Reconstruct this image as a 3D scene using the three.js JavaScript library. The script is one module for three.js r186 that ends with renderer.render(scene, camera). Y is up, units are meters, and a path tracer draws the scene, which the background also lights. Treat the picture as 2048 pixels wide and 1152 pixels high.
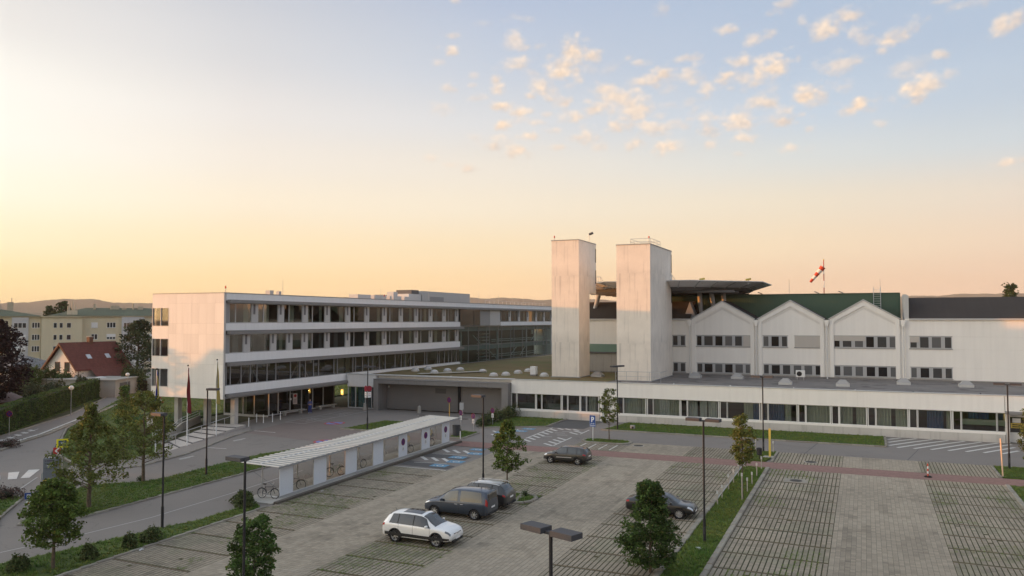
import * as THREE from 'three';
import { RoundedBoxGeometry } from 'three/addons/geometries/RoundedBoxGeometry.js';
import { MarchingCubes } from 'three/addons/objects/MarchingCubes.js';
import { mergeGeometries } from 'three/addons/utils/BufferGeometryUtils.js';
import { Brush, Evaluator, SUBTRACTION } from 'three-bvh-csg';

const scene = new THREE.Scene();
// ---------- camera: eye 12 m up, grid of the site runs along -z, lens turned 23.9 degrees left and 2.3 up
const camera = new THREE.PerspectiveCamera(39.83, 2048 / 1152, 0.5, 16000);
camera.rotation.order = 'YXZ';
camera.position.set(0, 12, 0);
camera.rotation.set(2.305 * Math.PI / 180, 23.895 * Math.PI / 180, 0);
scene.add(camera);
const renderer = new THREE.WebGLRenderer({ antialias: true });
renderer.toneMapping = THREE.LinearToneMapping;
renderer.toneMappingExposure = 1.74;
renderer.shadowMap.enabled = true;
renderer.shadowMap.type = THREE.PCFSoftShadowMap;

// ---------- seeded randomness and noise
const mulberry = s => () => { s |= 0; s = s + 0x6D2B79F5 | 0; let t = Math.imul(s ^ s >>> 15, 1 | s); t = t + Math.imul(t ^ t >>> 7, 61 | t) ^ t; return ((t ^ t >>> 14) >>> 0) / 4294967296; };
let rand = mulberry(11);
const rr = (a, b) => a + (b - a) * rand();
const hash2 = (x, y) => { let h = Math.imul(x, 374761393) + Math.imul(y, 668265263) | 0; h = Math.imul(h ^ h >>> 13, 1274126177); return ((h ^ h >>> 16) >>> 0) / 4294967296; };
const sm = t => t * t * (3 - 2 * t);
const clamp = (v, a = 0, b = 1) => Math.min(b, Math.max(a, v));
const mix = (a, b, t) => a + (b - a) * t;
const sstep = (a, b, v) => sm(clamp((v - a) / (b - a)));
function vnoise(x, y, per = 0) {
  let xi = Math.floor(x), yi = Math.floor(y); const fx = sm(x - xi), fy = sm(y - yi);
  const w = per ? v => ((v % per) + per) % per : v => v;
  const a = hash2(w(xi), w(yi)), b = hash2(w(xi + 1), w(yi)), c = hash2(w(xi), w(yi + 1)), d = hash2(w(xi + 1), w(yi + 1));
  return mix(mix(a, b, fx), mix(c, d, fx), fy);
}
function fbm(x, y, per = 0, oct = 4) { let s = 0, a = 0.5, t = 0; for (let i = 0; i < oct; i++) { s += a * vnoise(x + i * 17.3 * (per ? 0 : 1), y, per); t += a; a *= 0.5; x *= 2; y *= 2; per *= 2; } return s / t; }

// ---------- sky: evening air, brightest round the low sun at the left, small altocumulus
const SUN_AZ = 109.5, SUN_EL = 2.66;                    // degrees left of -z, degrees up
const D2R = Math.PI / 180;
const sunDir = new THREE.Vector3(-Math.sin(SUN_AZ * D2R) * Math.cos(SUN_EL * D2R), Math.sin(SUN_EL * D2R), -Math.cos(SUN_AZ * D2R) * Math.cos(SUN_EL * D2R));
const lin = c => c.map(v => { v /= 255; return v <= 0.04045 ? v / 12.92 : ((v + 0.055) / 1.055) ** 2.4; });
{
  const W = 4096, H = 2048, data = new Float32Array(W * H * 4);
  // rows: degrees away from the sun's bearing; columns: degrees up
  const E = [0, 2.5, 5, 8, 11, 14, 18, 23, 32, 50, 90];
  const hi = [[0.50, 0.59, 0.72], [0.52, 0.60, 0.71], [0.52, 0.59, 0.69]];
  const T = [
    [0, [[16, 9.5, 3.6], [15, 9.8, 4.6], [12, 8.8, 5.2], [9.2, 7.4, 5.2], [7.2, 6.2, 4.8], [5.6, 5.1, 4.3], [4.2, 4.0, 3.6], [3.0, 2.95, 2.8], [1.8, 1.85, 1.9], [0.9, 0.97, 1.05], hi[2]]],  // sunward glow out of view, here and next row, lifted to fill shaded walls
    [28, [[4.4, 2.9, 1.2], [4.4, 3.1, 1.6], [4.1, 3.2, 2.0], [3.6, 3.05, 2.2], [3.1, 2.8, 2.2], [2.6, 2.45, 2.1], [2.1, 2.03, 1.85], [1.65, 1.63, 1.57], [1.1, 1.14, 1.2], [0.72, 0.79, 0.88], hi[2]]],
    [53, [lin([255, 224, 152]), lin([255, 231, 173]), lin([255, 242, 204]), [1.02, 0.96, 0.78], [1.02, 0.98, 0.88], [0.99, 0.96, 0.88], lin([235, 232, 228]), lin([212, 212, 214]), [0.62, 0.67, 0.75], [0.56, 0.63, 0.73], hi[2]]],
    [67, [lin([253, 213, 148]), lin([254, 223, 168]), lin([253, 231, 190]), lin([250, 237, 213]), lin([243, 235, 223]), lin([234, 230, 226]), lin([216, 217, 220]), lin([197, 202, 212]), [0.55, 0.62, 0.73], [0.54, 0.61, 0.72], hi[2]]],
    [85, [lin([250, 211, 156]), lin([250, 217, 168]), lin([247, 225, 187]), lin([243, 231, 209]), lin([236, 229, 217]), lin([219, 221, 223]), lin([196, 206, 220]), lin([178, 192, 215]), ...hi]],
    [105, [lin([234, 199, 165]), lin([235, 205, 173]), lin([240, 219, 188]), lin([235, 224, 203]), lin([216, 220, 218]), lin([196, 210, 224]), lin([182, 198, 218]), lin([172, 190, 213]), ...hi]],
    [118, [lin([228, 193, 165]), lin([229, 199, 172]), lin([233, 211, 187]), lin([228, 217, 202]), lin([205, 214, 219]), lin([190, 204, 218]), lin([179, 196, 216]), lin([171, 190, 213]), ...hi]],
    [180, [lin([205, 180, 174]), lin([210, 186, 179]), lin([213, 194, 187]), lin([210, 201, 199]), lin([199, 202, 209]), lin([187, 199, 215]), lin([177, 195, 218]), lin([170, 190, 217]), ...hi]],
  ];
  const at = (row, el) => { let k = 0; while (k < E.length - 2 && el > E[k + 1]) k++; const t = sm(clamp((el - E[k]) / (E[k + 1] - E[k]))) * 0.4 + 0.6 * clamp((el - E[k]) / (E[k + 1] - E[k])); const a = row[k], b = row[k + 1]; return [mix(a[0], b[0], t), mix(a[1], b[1], t), mix(a[2], b[2], t)]; };
  const colOf = new Array(W);
  for (let i = 0; i < W; i++) {
    const phi = ((i + 0.5) / W - 0.5) * 2 * Math.PI;      // atan2(z, x)
    let left = Math.atan2(-Math.cos(phi), -Math.sin(phi)) / D2R; // degrees left of -z
    let d = Math.abs(((left - SUN_AZ) % 360 + 540) % 360 - 180);
    let k = 0; while (k < T.length - 2 && d > T[k + 1][0]) k++;
    colOf[i] = [k, (d - T[k][0]) / (T[k + 1][0] - T[k][0])];
  }
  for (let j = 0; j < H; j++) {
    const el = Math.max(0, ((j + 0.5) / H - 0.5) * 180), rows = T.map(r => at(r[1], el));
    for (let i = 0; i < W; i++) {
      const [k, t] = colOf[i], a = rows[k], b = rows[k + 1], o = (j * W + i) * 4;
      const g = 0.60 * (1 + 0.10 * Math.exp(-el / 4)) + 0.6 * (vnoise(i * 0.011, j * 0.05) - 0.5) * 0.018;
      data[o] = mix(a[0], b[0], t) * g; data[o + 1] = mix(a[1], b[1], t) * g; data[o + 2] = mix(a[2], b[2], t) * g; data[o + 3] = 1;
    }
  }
  // puffs: bearing left of -z, elevation, width, height (degrees), strength, tilt
  const puffs = [];
  const see = (x, y) => { const d = new THREE.Vector3((x - 1024) / 1590, -(y - 576) / 1590, -1).applyEuler(camera.rotation).normalize(); return [Math.atan2(-d.x, -d.z) / D2R, Math.asin(d.y) / D2R]; };
  const list = [[150, 5, 40, 20, 6], [370, 62, 70, 25, 3], [238, 78, 40, 18, 2], [835, 30, 40, 40, 4], [1065, 98, 60, 25, 7], [1250, 10, 50, 30, 6], [1205, 45, 40, 20, 5], [1150, 132, 90, 30, 6, 3], [1205, 108, 40, 24, 5, 3], [1390, 92, 80, 60, 8, 3], [1450, 58, 80, 50, 8, 3], [1310, 80, 40, 30, 4], [1500, 120, 60, 50, 5], [1590, 138, 80, 40, 8, 3], [1645, 112, 80, 36, 8, 3], [1975, 85, 60, 34, 8, 4], [2020, 62, 70, 34, 8, 4], [1770, 5, 70, 15, 6], [1865, 12, 80, 25, 5], [135, 118, 45, 18, 6], [140, 172, 30, 25, 7], [357, 145, 70, 55, 5], [535, 165, 90, 60, 9], [600, 187, 70, 40, 8], [510, 215, 100, 40, 8], [505, 248, 90, 40, 9], [350, 220, 110, 40, 6, 1], [405, 245, 40, 20, 4], [283, 272, 34, 26, 7, 3], [300, 300, 40, 30, 7], [135, 297, 60, 25, 5], [220, 330, 60, 25, 4], [210, 250, 30, 20, 3], [445, 300, 70, 45, 8], [465, 330, 40, 20, 6], [400, 322, 40, 20, 6], [305, 357, 60, 28, 8], [365, 378, 50, 25, 7], [300, 422, 60, 28, 8], [515, 345, 50, 40, 6], [560, 265, 40, 30, 6], [540, 390, 80, 28, 6], [640, 305, 70, 40, 6], [690, 330, 90, 40, 6], [620, 365, 90, 40, 6], [745, 370, 100, 80, 6], [785, 275, 70, 35, 6], [845, 243, 90, 35, 8, 1], [920, 192, 60, 25, 5], [935, 255, 70, 45, 5, 2], [1055, 253, 55, 35, 8], [1100, 205, 70, 35, 7], [1210, 225, 95, 60, 8, 1], [1150, 280, 50, 30, 7], [1115, 265, 50, 50, 4], [990, 310, 40, 40, 5], [1180, 340, 90, 40, 6], [1330, 315, 110, 50, 8, 1], [1440, 215, 120, 50, 5, 1], [1445, 290, 50, 30, 4], [1490, 355, 90, 45, 8, 1], [1640, 235, 60, 50, 3], [1690, 205, 70, 40, 2], [1770, 180, 40, 22, 6], [1690, 300, 90, 50, 8, 2], [1755, 272, 110, 36, 7, 2], [1240, 395, 70, 50, 6, 1], [1090, 410, 100, 50, 6], [985, 410, 60, 70, 5], [800, 430, 90, 40, 5], [690, 420, 60, 40, 6], [400, 458, 80, 25, 6], [285, 478, 90, 40, 6], [355, 505, 80, 40, 6], [585, 458, 90, 35, 5], [745, 480, 60, 40, 5], [865, 495, 90, 45, 6], [1010, 480, 45, 35, 6], [1120, 465, 70, 30, 5], [1270, 500, 80, 25, 4], [1330, 430, 40, 20, 4], [1575, 412, 40, 18, 3], [1995, 540, 100, 18, 5, 1], [195, 563, 50, 22, 5], [70, 530, 50, 18, 3], [130, 550, 50, 18, 3], [495, 492, 70, 22, 4], [630, 487, 50, 30, 3], [860, 300, 60, 30, 3], [910, 420, 60, 30, 3], [770, 215, 70, 20, 2], [420, 410, 60, 20, 4], [480, 435, 50, 20, 4]];
  for (const [x, y, w, h, s, tl = 0] of list) { const [b, e] = see(820 + x * 0.6, y * 0.6); puffs.push([b, e, w * 0.6 * 0.036 * 1.5, h * 0.6 * 0.036 * 1.65, s / 10 * (1.1 + y / 700), tl * 9]); }
  for (const [x, y, w, h, s] of [[1960, 390, 150, 5, 2], [1990, 402, 110, 5, 2], [1900, 432, 90, 4, 1.5], [1870, 372, 60, 4, 1.5], [2010, 470, 120, 5, 1], [1950, 540, 220, 10, 1.2]]) { const [b, e] = see(x, y); puffs.push([b, e, w * 0.036, h * 0.036, s / 10, 0, 1]); }
  const rs = mulberry(5);
  for (let k = 0; k < 70; k++) { const x = 860 + rs() * 800, y = 60 + rs() * 60 + (x - 860) * 0.05 + rs() * 170, [b, e] = see(x, y), w = 0.5 + rs() * 1.1; puffs.push([b, e, w * 1.5, w * 0.75, 0.2 + rs() * 0.4, rs() * 20]); }
  for (let k = 0; k < 520; k++) { const b = rs() * 360 - 180, e = 9 + rs() * 38; const [fx] = [b - 23.9]; if (Math.abs(fx) < 37 && e < 24) continue; const w = 0.6 + rs() * 2.2; puffs.push([b, e, w, w * (0.4 + rs() * 0.3), 0.3 + rs() * 0.5, rs() * 30 - 8]); }
  for (const [b, e, w, h, s, tilt, thin] of puffs) {
    const ce = Math.cos(e * D2R), ext = Math.max(w, h) * 1.1, ct = Math.cos(tilt * D2R), st = Math.sin(tilt * D2R);
    const phi = Math.atan2(-Math.cos(b * D2R), -Math.sin(b * D2R));
    const ic = (phi / (2 * Math.PI) + 0.5) * W, jc = (e / 180 + 0.5) * H, di = Math.ceil(ext / ce / 360 * W), dj = Math.ceil(ext / 180 * H);
    const ox = b * 7.7, oy = e * 9.1;
    for (let j = Math.floor(jc - dj); j <= jc + dj; j++) for (let i = Math.floor(ic - di); i <= ic + di; i++) {
      if (j < H / 2 || j >= H) continue;
      const X = (i + 0.5 - ic) / W * 360 * ce, Y = (j + 0.5 - jc) / H * 180, u = (X * ct + Y * st) / (w * 0.5), v = (-X * st + Y * ct) / (h * 0.5);
      const n = fbm(X * 1.5 + ox, Y * 2.3 + oy, 0, 4), n2 = fbm(X * 3.6 + oy, Y * 4.6 + ox, 0, 3);
      let r = Math.sqrt(u * u + v * v * (v < 0 ? 1.25 : 0.9));
      let a = clamp((1.02 - r + (n - 0.5) * 1.5) * (thin ? 1 : 0.85)) * (0.75 + 0.5 * n2); a = sm(clamp(a)) * s;
      if (a < 0.004) continue;
      const o = (j * W + ((i % W) + W) % W) * 4;
      const lit = clamp(0.55 + 0.4 * v - 0.25 * u * 0.6 + (n2 - 0.5) * 0.9);          // lit from the sun side and above
      const c0 = thin ? [0.62, 0.52, 0.46] : [0.60, 0.51, 0.46], c1 = [0.99, 0.80, 0.62];
      for (let k = 0; k < 3; k++) data[o + k] = mix(data[o + k], mix(c0[k], c1[k], lit) * 0.64, a * 0.92);
    }
  }
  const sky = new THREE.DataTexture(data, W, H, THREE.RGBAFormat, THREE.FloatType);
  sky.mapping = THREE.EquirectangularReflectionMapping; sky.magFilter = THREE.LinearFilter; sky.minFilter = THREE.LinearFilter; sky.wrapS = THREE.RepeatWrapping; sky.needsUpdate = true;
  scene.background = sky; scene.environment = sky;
}
// ---------- the low sun
const sun = new THREE.DirectionalLight(new THREE.Color().setRGB(1, 0.36, 0.07), 3.2);
sun.position.copy(sunDir).multiplyScalar(400).add(new THREE.Vector3(-40, 0, -80));
sun.target.position.set(-40, 0, -80);
sun.castShadow = true; sun.shadow.mapSize.set(4096, 4096);
Object.assign(sun.shadow.camera, { left: -220, right: 220, top: 90, bottom: -60, near: 1, far: 900 });
sun.shadow.radius = 1.2;
scene.add(sun, sun.target);
scene.fog = new THREE.FogExp2(new THREE.Color().setRGB(0.95, 0.86, 0.76), 0.00009);

// ---------- ground height: the site falls about 1.5 % towards the eye
const G = (x, z) => z < -88 ? 0 : -0.0155 * (Math.min(z, 10) + 88);
// ---------- helpers
const taken = {};
const numbered = n => { const k = taken[n] = (taken[n] ?? -1) + 1; return k ? n + '_' + String(k).padStart(3, '0') : n; };
const V = (x, y, z) => new THREE.Vector3(x, y, z);
const C = (r, g, b) => new THREE.Color().setRGB(r, g, b);
class MB {
  constructor() { this.p = []; this.n = []; this.u = []; this.c = []; this.col = null; }
  v(p, n, u, v) { this.p.push(p[0], p[1], p[2]); this.n.push(n[0], n[1], n[2]); this.u.push(u, v); if (this.col) this.c.push(this.col[0], this.col[1], this.col[2]); }
  uvOf(p, n) { const a = Math.abs(n[0]), b = Math.abs(n[1]), c = Math.abs(n[2]); return b >= a && b >= c ? [p[0], p[2]] : a > c ? [p[2], p[1]] : [p[0], p[1]]; }
  tri(a, b, c, na, nb, nc, uv) {
    let n = na;
    if (!n) { const x1 = b[0] - a[0], y1 = b[1] - a[1], z1 = b[2] - a[2], x2 = c[0] - a[0], y2 = c[1] - a[1], z2 = c[2] - a[2]; n = [y1 * z2 - z1 * y2, z1 * x2 - x1 * z2, x1 * y2 - y1 * x2]; const l = Math.hypot(...n) || 1; n = n.map(q => q / l); nb = nc = n; }
    const q = [a, b, c], m = [n, nb, nc];
    for (let i = 0; i < 3; i++) { const w = uv ? uv[i] : this.uvOf(q[i], n); this.v(q[i], m[i], w[0], w[1]); }
    return this;
  }
  quad(a, b, c, d, uv) { this.tri(a, b, c, null, null, null, uv && [uv[0], uv[1], uv[2]]); return this.tri(a, c, d, null, null, null, uv && [uv[0], uv[2], uv[3]]); }
  box(x0, x1, y0, y1, z0, z1) {
    this.quad([x0, y0, z1], [x1, y0, z1], [x1, y1, z1], [x0, y1, z1]); this.quad([x1, y0, z0], [x0, y0, z0], [x0, y1, z0], [x1, y1, z0]);
    this.quad([x1, y0, z1], [x1, y0, z0], [x1, y1, z0], [x1, y1, z1]); this.quad([x0, y0, z0], [x0, y0, z1], [x0, y1, z1], [x0, y1, z0]);
    this.quad([x0, y1, z1], [x1, y1, z1], [x1, y1, z0], [x0, y1, z0]); return this.quad([x0, y0, z0], [x1, y0, z0], [x1, y0, z1], [x0, y0, z1]);
  }
  cyl(a, b, r0, r1 = r0, seg = 8, caps = true) {
    const A = V(...a), B = V(...b), d = B.clone().sub(A), L = d.length(); d.normalize();
    const s = Math.abs(d.y) > 0.9 ? V(1, 0, 0) : V(0, 1, 0), e1 = s.clone().cross(d).normalize(), e2 = d.clone().cross(e1);
    const P = (o, r, t) => { const c = Math.cos(t), q = Math.sin(t); return [o.x + (e1.x * c + e2.x * q) * r, o.y + (e1.y * c + e2.y * q) * r, o.z + (e1.z * c + e2.z * q) * r]; };
    const N = t => { const c = Math.cos(t), q = Math.sin(t); return [e1.x * c + e2.x * q, e1.y * c + e2.y * q, e1.z * c + e2.z * q]; };
    for (let i = 0; i < seg; i++) {
      const t0 = i / seg * 2 * Math.PI, t1 = (i + 1) / seg * 2 * Math.PI, u0 = t0 * Math.max(r0, r1), u1 = t1 * Math.max(r0, r1);
      const a0 = P(A, r0, t0), a1 = P(A, r0, t1), b0 = P(B, r1, t0), b1 = P(B, r1, t1), n0 = N(t0), n1 = N(t1);
      this.tri(a0, a1, b1, n0, n1, n1, [[u0, 0], [u1, 0], [u1, L]]); this.tri(a0, b1, b0, n0, n1, n0, [[u0, 0], [u1, L], [u0, L]]);
      if (caps) { if (r1 > 1e-4) this.tri([B.x, B.y, B.z], b0, b1); if (r0 > 1e-4) this.tri([A.x, A.y, A.z], a1, a0); }
    }
    return this;
  }
  tube(pts, r, seg = 6) { for (let i = 0; i + 1 < pts.length; i++) this.cyl(pts[i], pts[i + 1], r, r, seg); return this; }
  geom(g, m) {
    g = g.index ? g.toNonIndexed() : g.clone(); if (m) g.applyMatrix4(m);
    const p = g.attributes.position.array, n = g.attributes.normal.array, u = g.attributes.uv?.array;
    for (let i = 0; i < p.length / 3; i++) this.v([p[3 * i], p[3 * i + 1], p[3 * i + 2]], [n[3 * i], n[3 * i + 1], n[3 * i + 2]], u ? u[2 * i] : p[3 * i], u ? u[2 * i + 1] : p[3 * i + 2]);
    return this;
  }
  rbox(cx, cy, cz, w, h, d, r = 0.02, seg = 2, rot) { const m = new THREE.Matrix4().makeTranslation(cx, cy, cz); if (rot) m.multiply(new THREE.Matrix4().makeRotationFromEuler(new THREE.Euler(...rot))); return this.geom(new RoundedBoxGeometry(w, h, d, seg, r), m); }
  sphere(cx, cy, cz, rx, ry = rx, rz = rx, w = 12, h = 8) { return this.geom(new THREE.SphereGeometry(1, w, h), new THREE.Matrix4().makeTranslation(cx, cy, cz).multiply(new THREE.Matrix4().makeScale(rx, ry, rz))); }
  // flat polygon [x, z] at height y(x, z); split where the slope of the ground changes
  poly(pts, y) {
    const yf = typeof y === 'function' ? y : () => y;
    for (const side of [1, -1]) {
      const q = []; const ins = p => side * (p[1] + 88) >= 0;
      for (let i = 0; i < pts.length; i++) { const a = pts[i], b = pts[(i + 1) % pts.length]; if (ins(a)) q.push(a); if (ins(a) !== ins(b)) { const t = (-88 - a[1]) / (b[1] - a[1]); q.push([mix(a[0], b[0], t), -88]); } }
      if (q.length < 3) continue;
      const c = q.map(p => new THREE.Vector2(p[0], -p[1]));
      if (THREE.ShapeUtils.isClockWise(c)) { c.reverse(); q.reverse(); }
      for (const t of THREE.ShapeUtils.triangulateShape(c, [])) { const [a, b, d] = t.map(k => [q[k][0], yf(q[k][0], q[k][1]), q[k][1]]); this.tri(a, b, d); }
    }
    return this;
  }
  prism(pts, y0, y1) {
    const f0 = typeof y0 === 'function' ? y0 : () => y0, f1 = typeof y1 === 'function' ? y1 : () => y1;
    const c = pts.map(p => new THREE.Vector2(p[0], -p[1])); const q = THREE.ShapeUtils.isClockWise(c) ? pts.slice().reverse() : pts;
    this.poly(q, y1);
    for (let i = 0; i < q.length; i++) { const a = q[i], b = q[(i + 1) % q.length]; this.quad([a[0], f0(...a), a[1]], [b[0], f0(...b), b[1]], [b[0], f1(...b), b[1]], [a[0], f1(...a), a[1]]); }
    return this;
  }
  // outline [x, y] extruded along z
  extr(pts, z0, z1) {
    const c = pts.map(p => new THREE.Vector2(p[0], p[1])); const q = THREE.ShapeUtils.isClockWise(c) ? pts.slice().reverse() : pts, cc = q.map(p => new THREE.Vector2(p[0], p[1]));
    for (const [a, b, d] of THREE.ShapeUtils.triangulateShape(cc, [])) { this.tri([...q[a], z1], [...q[b], z1], [...q[d], z1]); this.tri([...q[a], z0], [...q[d], z0], [...q[b], z0]); }
    for (let i = 0; i < q.length; i++) { const a = q[i], b = q[(i + 1) % q.length]; this.quad([...a, z1], [...a, z0], [...b, z0], [...b, z1]); }
    return this;
  }
  geometry() {
    const g = new THREE.BufferGeometry();
    g.setAttribute('position', new THREE.Float32BufferAttribute(this.p, 3)); g.setAttribute('normal', new THREE.Float32BufferAttribute(this.n, 3)); g.setAttribute('uv', new THREE.Float32BufferAttribute(this.u, 2));
    if (this.c.length) g.setAttribute('color', new THREE.Float32BufferAttribute(this.c, 3));
    return g;
  }
  // one named mesh; vertices are written in world metres, parts are moved to their thing's base
  build(name, mat, parent = scene, label) {
    const g = this.geometry(), w = parent.wp;
    if (w) g.translate(-w.x, -w.y, -w.z);
    const m = new THREE.Mesh(g, mat); m.name = parent === scene ? numbered(name) : name; m.wp = w; if (label) m.userData.label = label;
    parent.add(m); return m;
  }
}
const mb = () => new MB();
const tag = (o, label, category, group, kind) => { if (label) o.userData.label = label; if (category) o.userData.category = category; if (group) o.userData.group = group; if (kind) o.userData.kind = kind; return o; };
function thing(name, label, category, pos = [0, 0, 0], group) { const o = new THREE.Group(); o.name = numbered(name); o.position.set(...pos); o.wp = V(...pos); scene.add(o); return tag(o, label, category, group); }
function local(name, label, category, group) { const o = new THREE.Group(); o.name = numbered(name); o.wp = null; scene.add(o); return tag(o, label, category, group); }
function struct(b, name, mat, label) { const m = b.build(name, mat); m.userData.kind = 'structure'; if (label) m.userData.label = label; return m; }
function copy(o, pos, turn, label) { const c = o.clone(); c.name = numbered(o.name.replace(/_\d{3}$/, '')); scene.add(c); c.position.set(...pos); c.rotation.y = turn; c.userData = { ...o.userData }; if (label) c.userData.label = label; return c; }
const onGround = (x, z) => [x, G(x, z), z];

// ---------- textures (multipliers near 1, tiles of real size)
const texCache = {};
function tex(key, n, metres, fn) {
  if (texCache[key]) return texCache[key];
  const d = new Uint8Array(n * n * 4);
  for (let j = 0; j < n; j++) for (let i = 0; i < n; i++) { const c = fn(i / n, j / n, i, j), o = (j * n + i) * 4; const q = Array.isArray(c) ? c : [c, c, c]; d[o] = clamp(q[0]) * 255; d[o + 1] = clamp(q[1]) * 255; d[o + 2] = clamp(q[2]) * 255; d[o + 3] = 255; }
  const t = new THREE.DataTexture(d, n, n, THREE.RGBAFormat); t.colorSpace = THREE.NoColorSpace; t.wrapS = t.wrapT = THREE.RepeatWrapping; t.magFilter = THREE.LinearFilter; t.minFilter = THREE.LinearMipmapLinearFilter; t.generateMipmaps = true; t.repeat.set(1 / metres, 1 / metres); t.needsUpdate = true;
  return texCache[key] = t;
}
const texAsphalt = tex('asphalt', 1024, 26, (u, v, i, j) => { const a = fbm(u * 5, v * 5, 5, 5), b = fbm(u * 21 + 3, v * 21, 21, 3), s = hash2(i, j), crack = Math.abs(fbm(u * 9, v * 9 + 2, 9, 4) - 0.5) < 0.006 ? 0.84 : 1; const k = (0.80 + 0.16 * a + 0.06 * b + (s - 0.5) * 0.12) * crack; return [k, k * 0.99, k * 0.975]; });
const texSpeck = tex('speck', 512, 1.7, (u, v, i, j) => { const k = 0.86 + 0.12 * (hash2(i, j) - 0.5) + 0.16 * (fbm(u * 8, v * 8, 8, 4) - 0.5); return [k, k * 0.99, k * 0.97]; });
const texPlaster = tex('plaster', 1024, 17, (u, v, i, j) => { const a = fbm(u * 4, v * 4, 4, 4), st = fbm(u * 60, v * 3, 0, 3) , s = hash2(i, j); const k = 0.965 + 0.09 * (a - 0.5) + 0.035 * (s - 0.5) + 0.085 * (st - 0.5); return [k, k * 0.995, k * 0.985]; });
const texConcrete = tex('concrete', 1024, 9, (u, v, i, j) => { const a = fbm(u * 5, v * 5, 5, 5), p = fbm(u * 17, v * 17, 17, 3), s = hash2(i, j), st = Math.max(0, fbm(u * 40, v * 2.2, 0, 4) - 0.57); const k = 0.92 + 0.20 * (a - 0.5) + 0.07 * (p - 0.5) + 0.06 * (s - 0.5) - st * 0.6; return [k, k * 0.985, k * 0.96]; });
const texGrass = tex('grass', 1024, 7, (u, v, i, j) => { const a = fbm(u * 6, v * 6, 6, 4), b = fbm(u * 40, v * 40, 40, 2), s = hash2(i, j); const k = 0.62 + 0.35 * (a - 0.5) + 0.22 * (b - 0.5) + 0.16 * (s - 0.5); return [k * (0.95 + 0.35 * (a - 0.5)), k, k * 0.72]; });
const texMoss = tex('moss', 1024, 14, (u, v, i, j) => { const a = fbm(u * 6, v * 6, 6, 5), b = fbm(u * 31 + 2, v * 31, 31, 3), s = hash2(i, j); const m = sstep(0.42, 0.6, a * 0.7 + b * 0.3); const k = 0.75 + 0.25 * (s - 0.5) + 0.2 * (b - 0.5); return [mix(0.82, 0.62, m) * k, mix(0.66, 0.66, m) * k, mix(0.46, 0.34, m) * k]; });
const texGravel = tex('gravel', 1024, 10, (u, v, i, j) => { const a = fbm(u * 4, v * 4, 4, 4), s = hash2(i, j), p = sstep(0.55, 0.7, fbm(u * 7 + 5, v * 7, 7, 4)); const k = 0.80 + 0.3 * (a - 0.5) + 0.28 * (s - 0.5) - 0.3 * p; return [k, k * 0.98, k * 0.97]; });
const texRoof = tex('roof', 1024, 12, (u, v, i, j) => { const a = fbm(u * 6, v * 6, 6, 4), s = hash2(i, j), p = fbm(u * 40, v * 4, 0, 3); const k = 0.82 + 0.25 * (a - 0.5) + 0.14 * (s - 0.5) + 0.15 * (p - 0.5); return [k, k * 0.98, k * 0.96]; });
const texMetal = tex('metal', 512, 6, (u, v, i, j) => { const a = fbm(u * 4, v * 4, 4, 4); const k = 0.9 + 0.12 * (a - 0.5) + 0.03 * (hash2(i, j) - 0.5); return [k, k, k]; });
const texBark = tex('bark', 256, 0.6, (u, v, i, j) => { const a = fbm(u * 18, v * 3, 0, 3); const k = 0.6 + 0.7 * (a - 0.5); return [k, k * 0.92, k * 0.84]; });
const texTile = tex('rooftile', 512, 3.2, (u, v, i, j) => { const row = Math.floor(v * 12), c = Math.floor(u * 16 + (row % 2) * 0.5), k = 0.78 + 0.22 * hash2(c % 16, row) + 0.1 * (fbm(u * 6, v * 6, 6, 3) - 0.5) - ((v * 12) % 1 < 0.14 ? 0.22 : 0); return [k, k * 0.97, k * 0.95]; });
const texBrick = tex('redpaver', 512, 2.4, (u, v) => { const row = Math.floor(v * 24), c = Math.floor(u * 12 + (row % 2) * 0.5), k = 0.74 + 0.24 * hash2(c % 12 + 3, row) + 0.16 * (fbm(u * 4, v * 4, 4, 3) - 0.5); const j = (v * 24) % 1 < 0.1 || ((u * 12 + (row % 2) * 0.5) % 1) < 0.06 ? 0.82 : 1; return [k * j, k * j * 0.98, k * j * 0.96]; });

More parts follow.
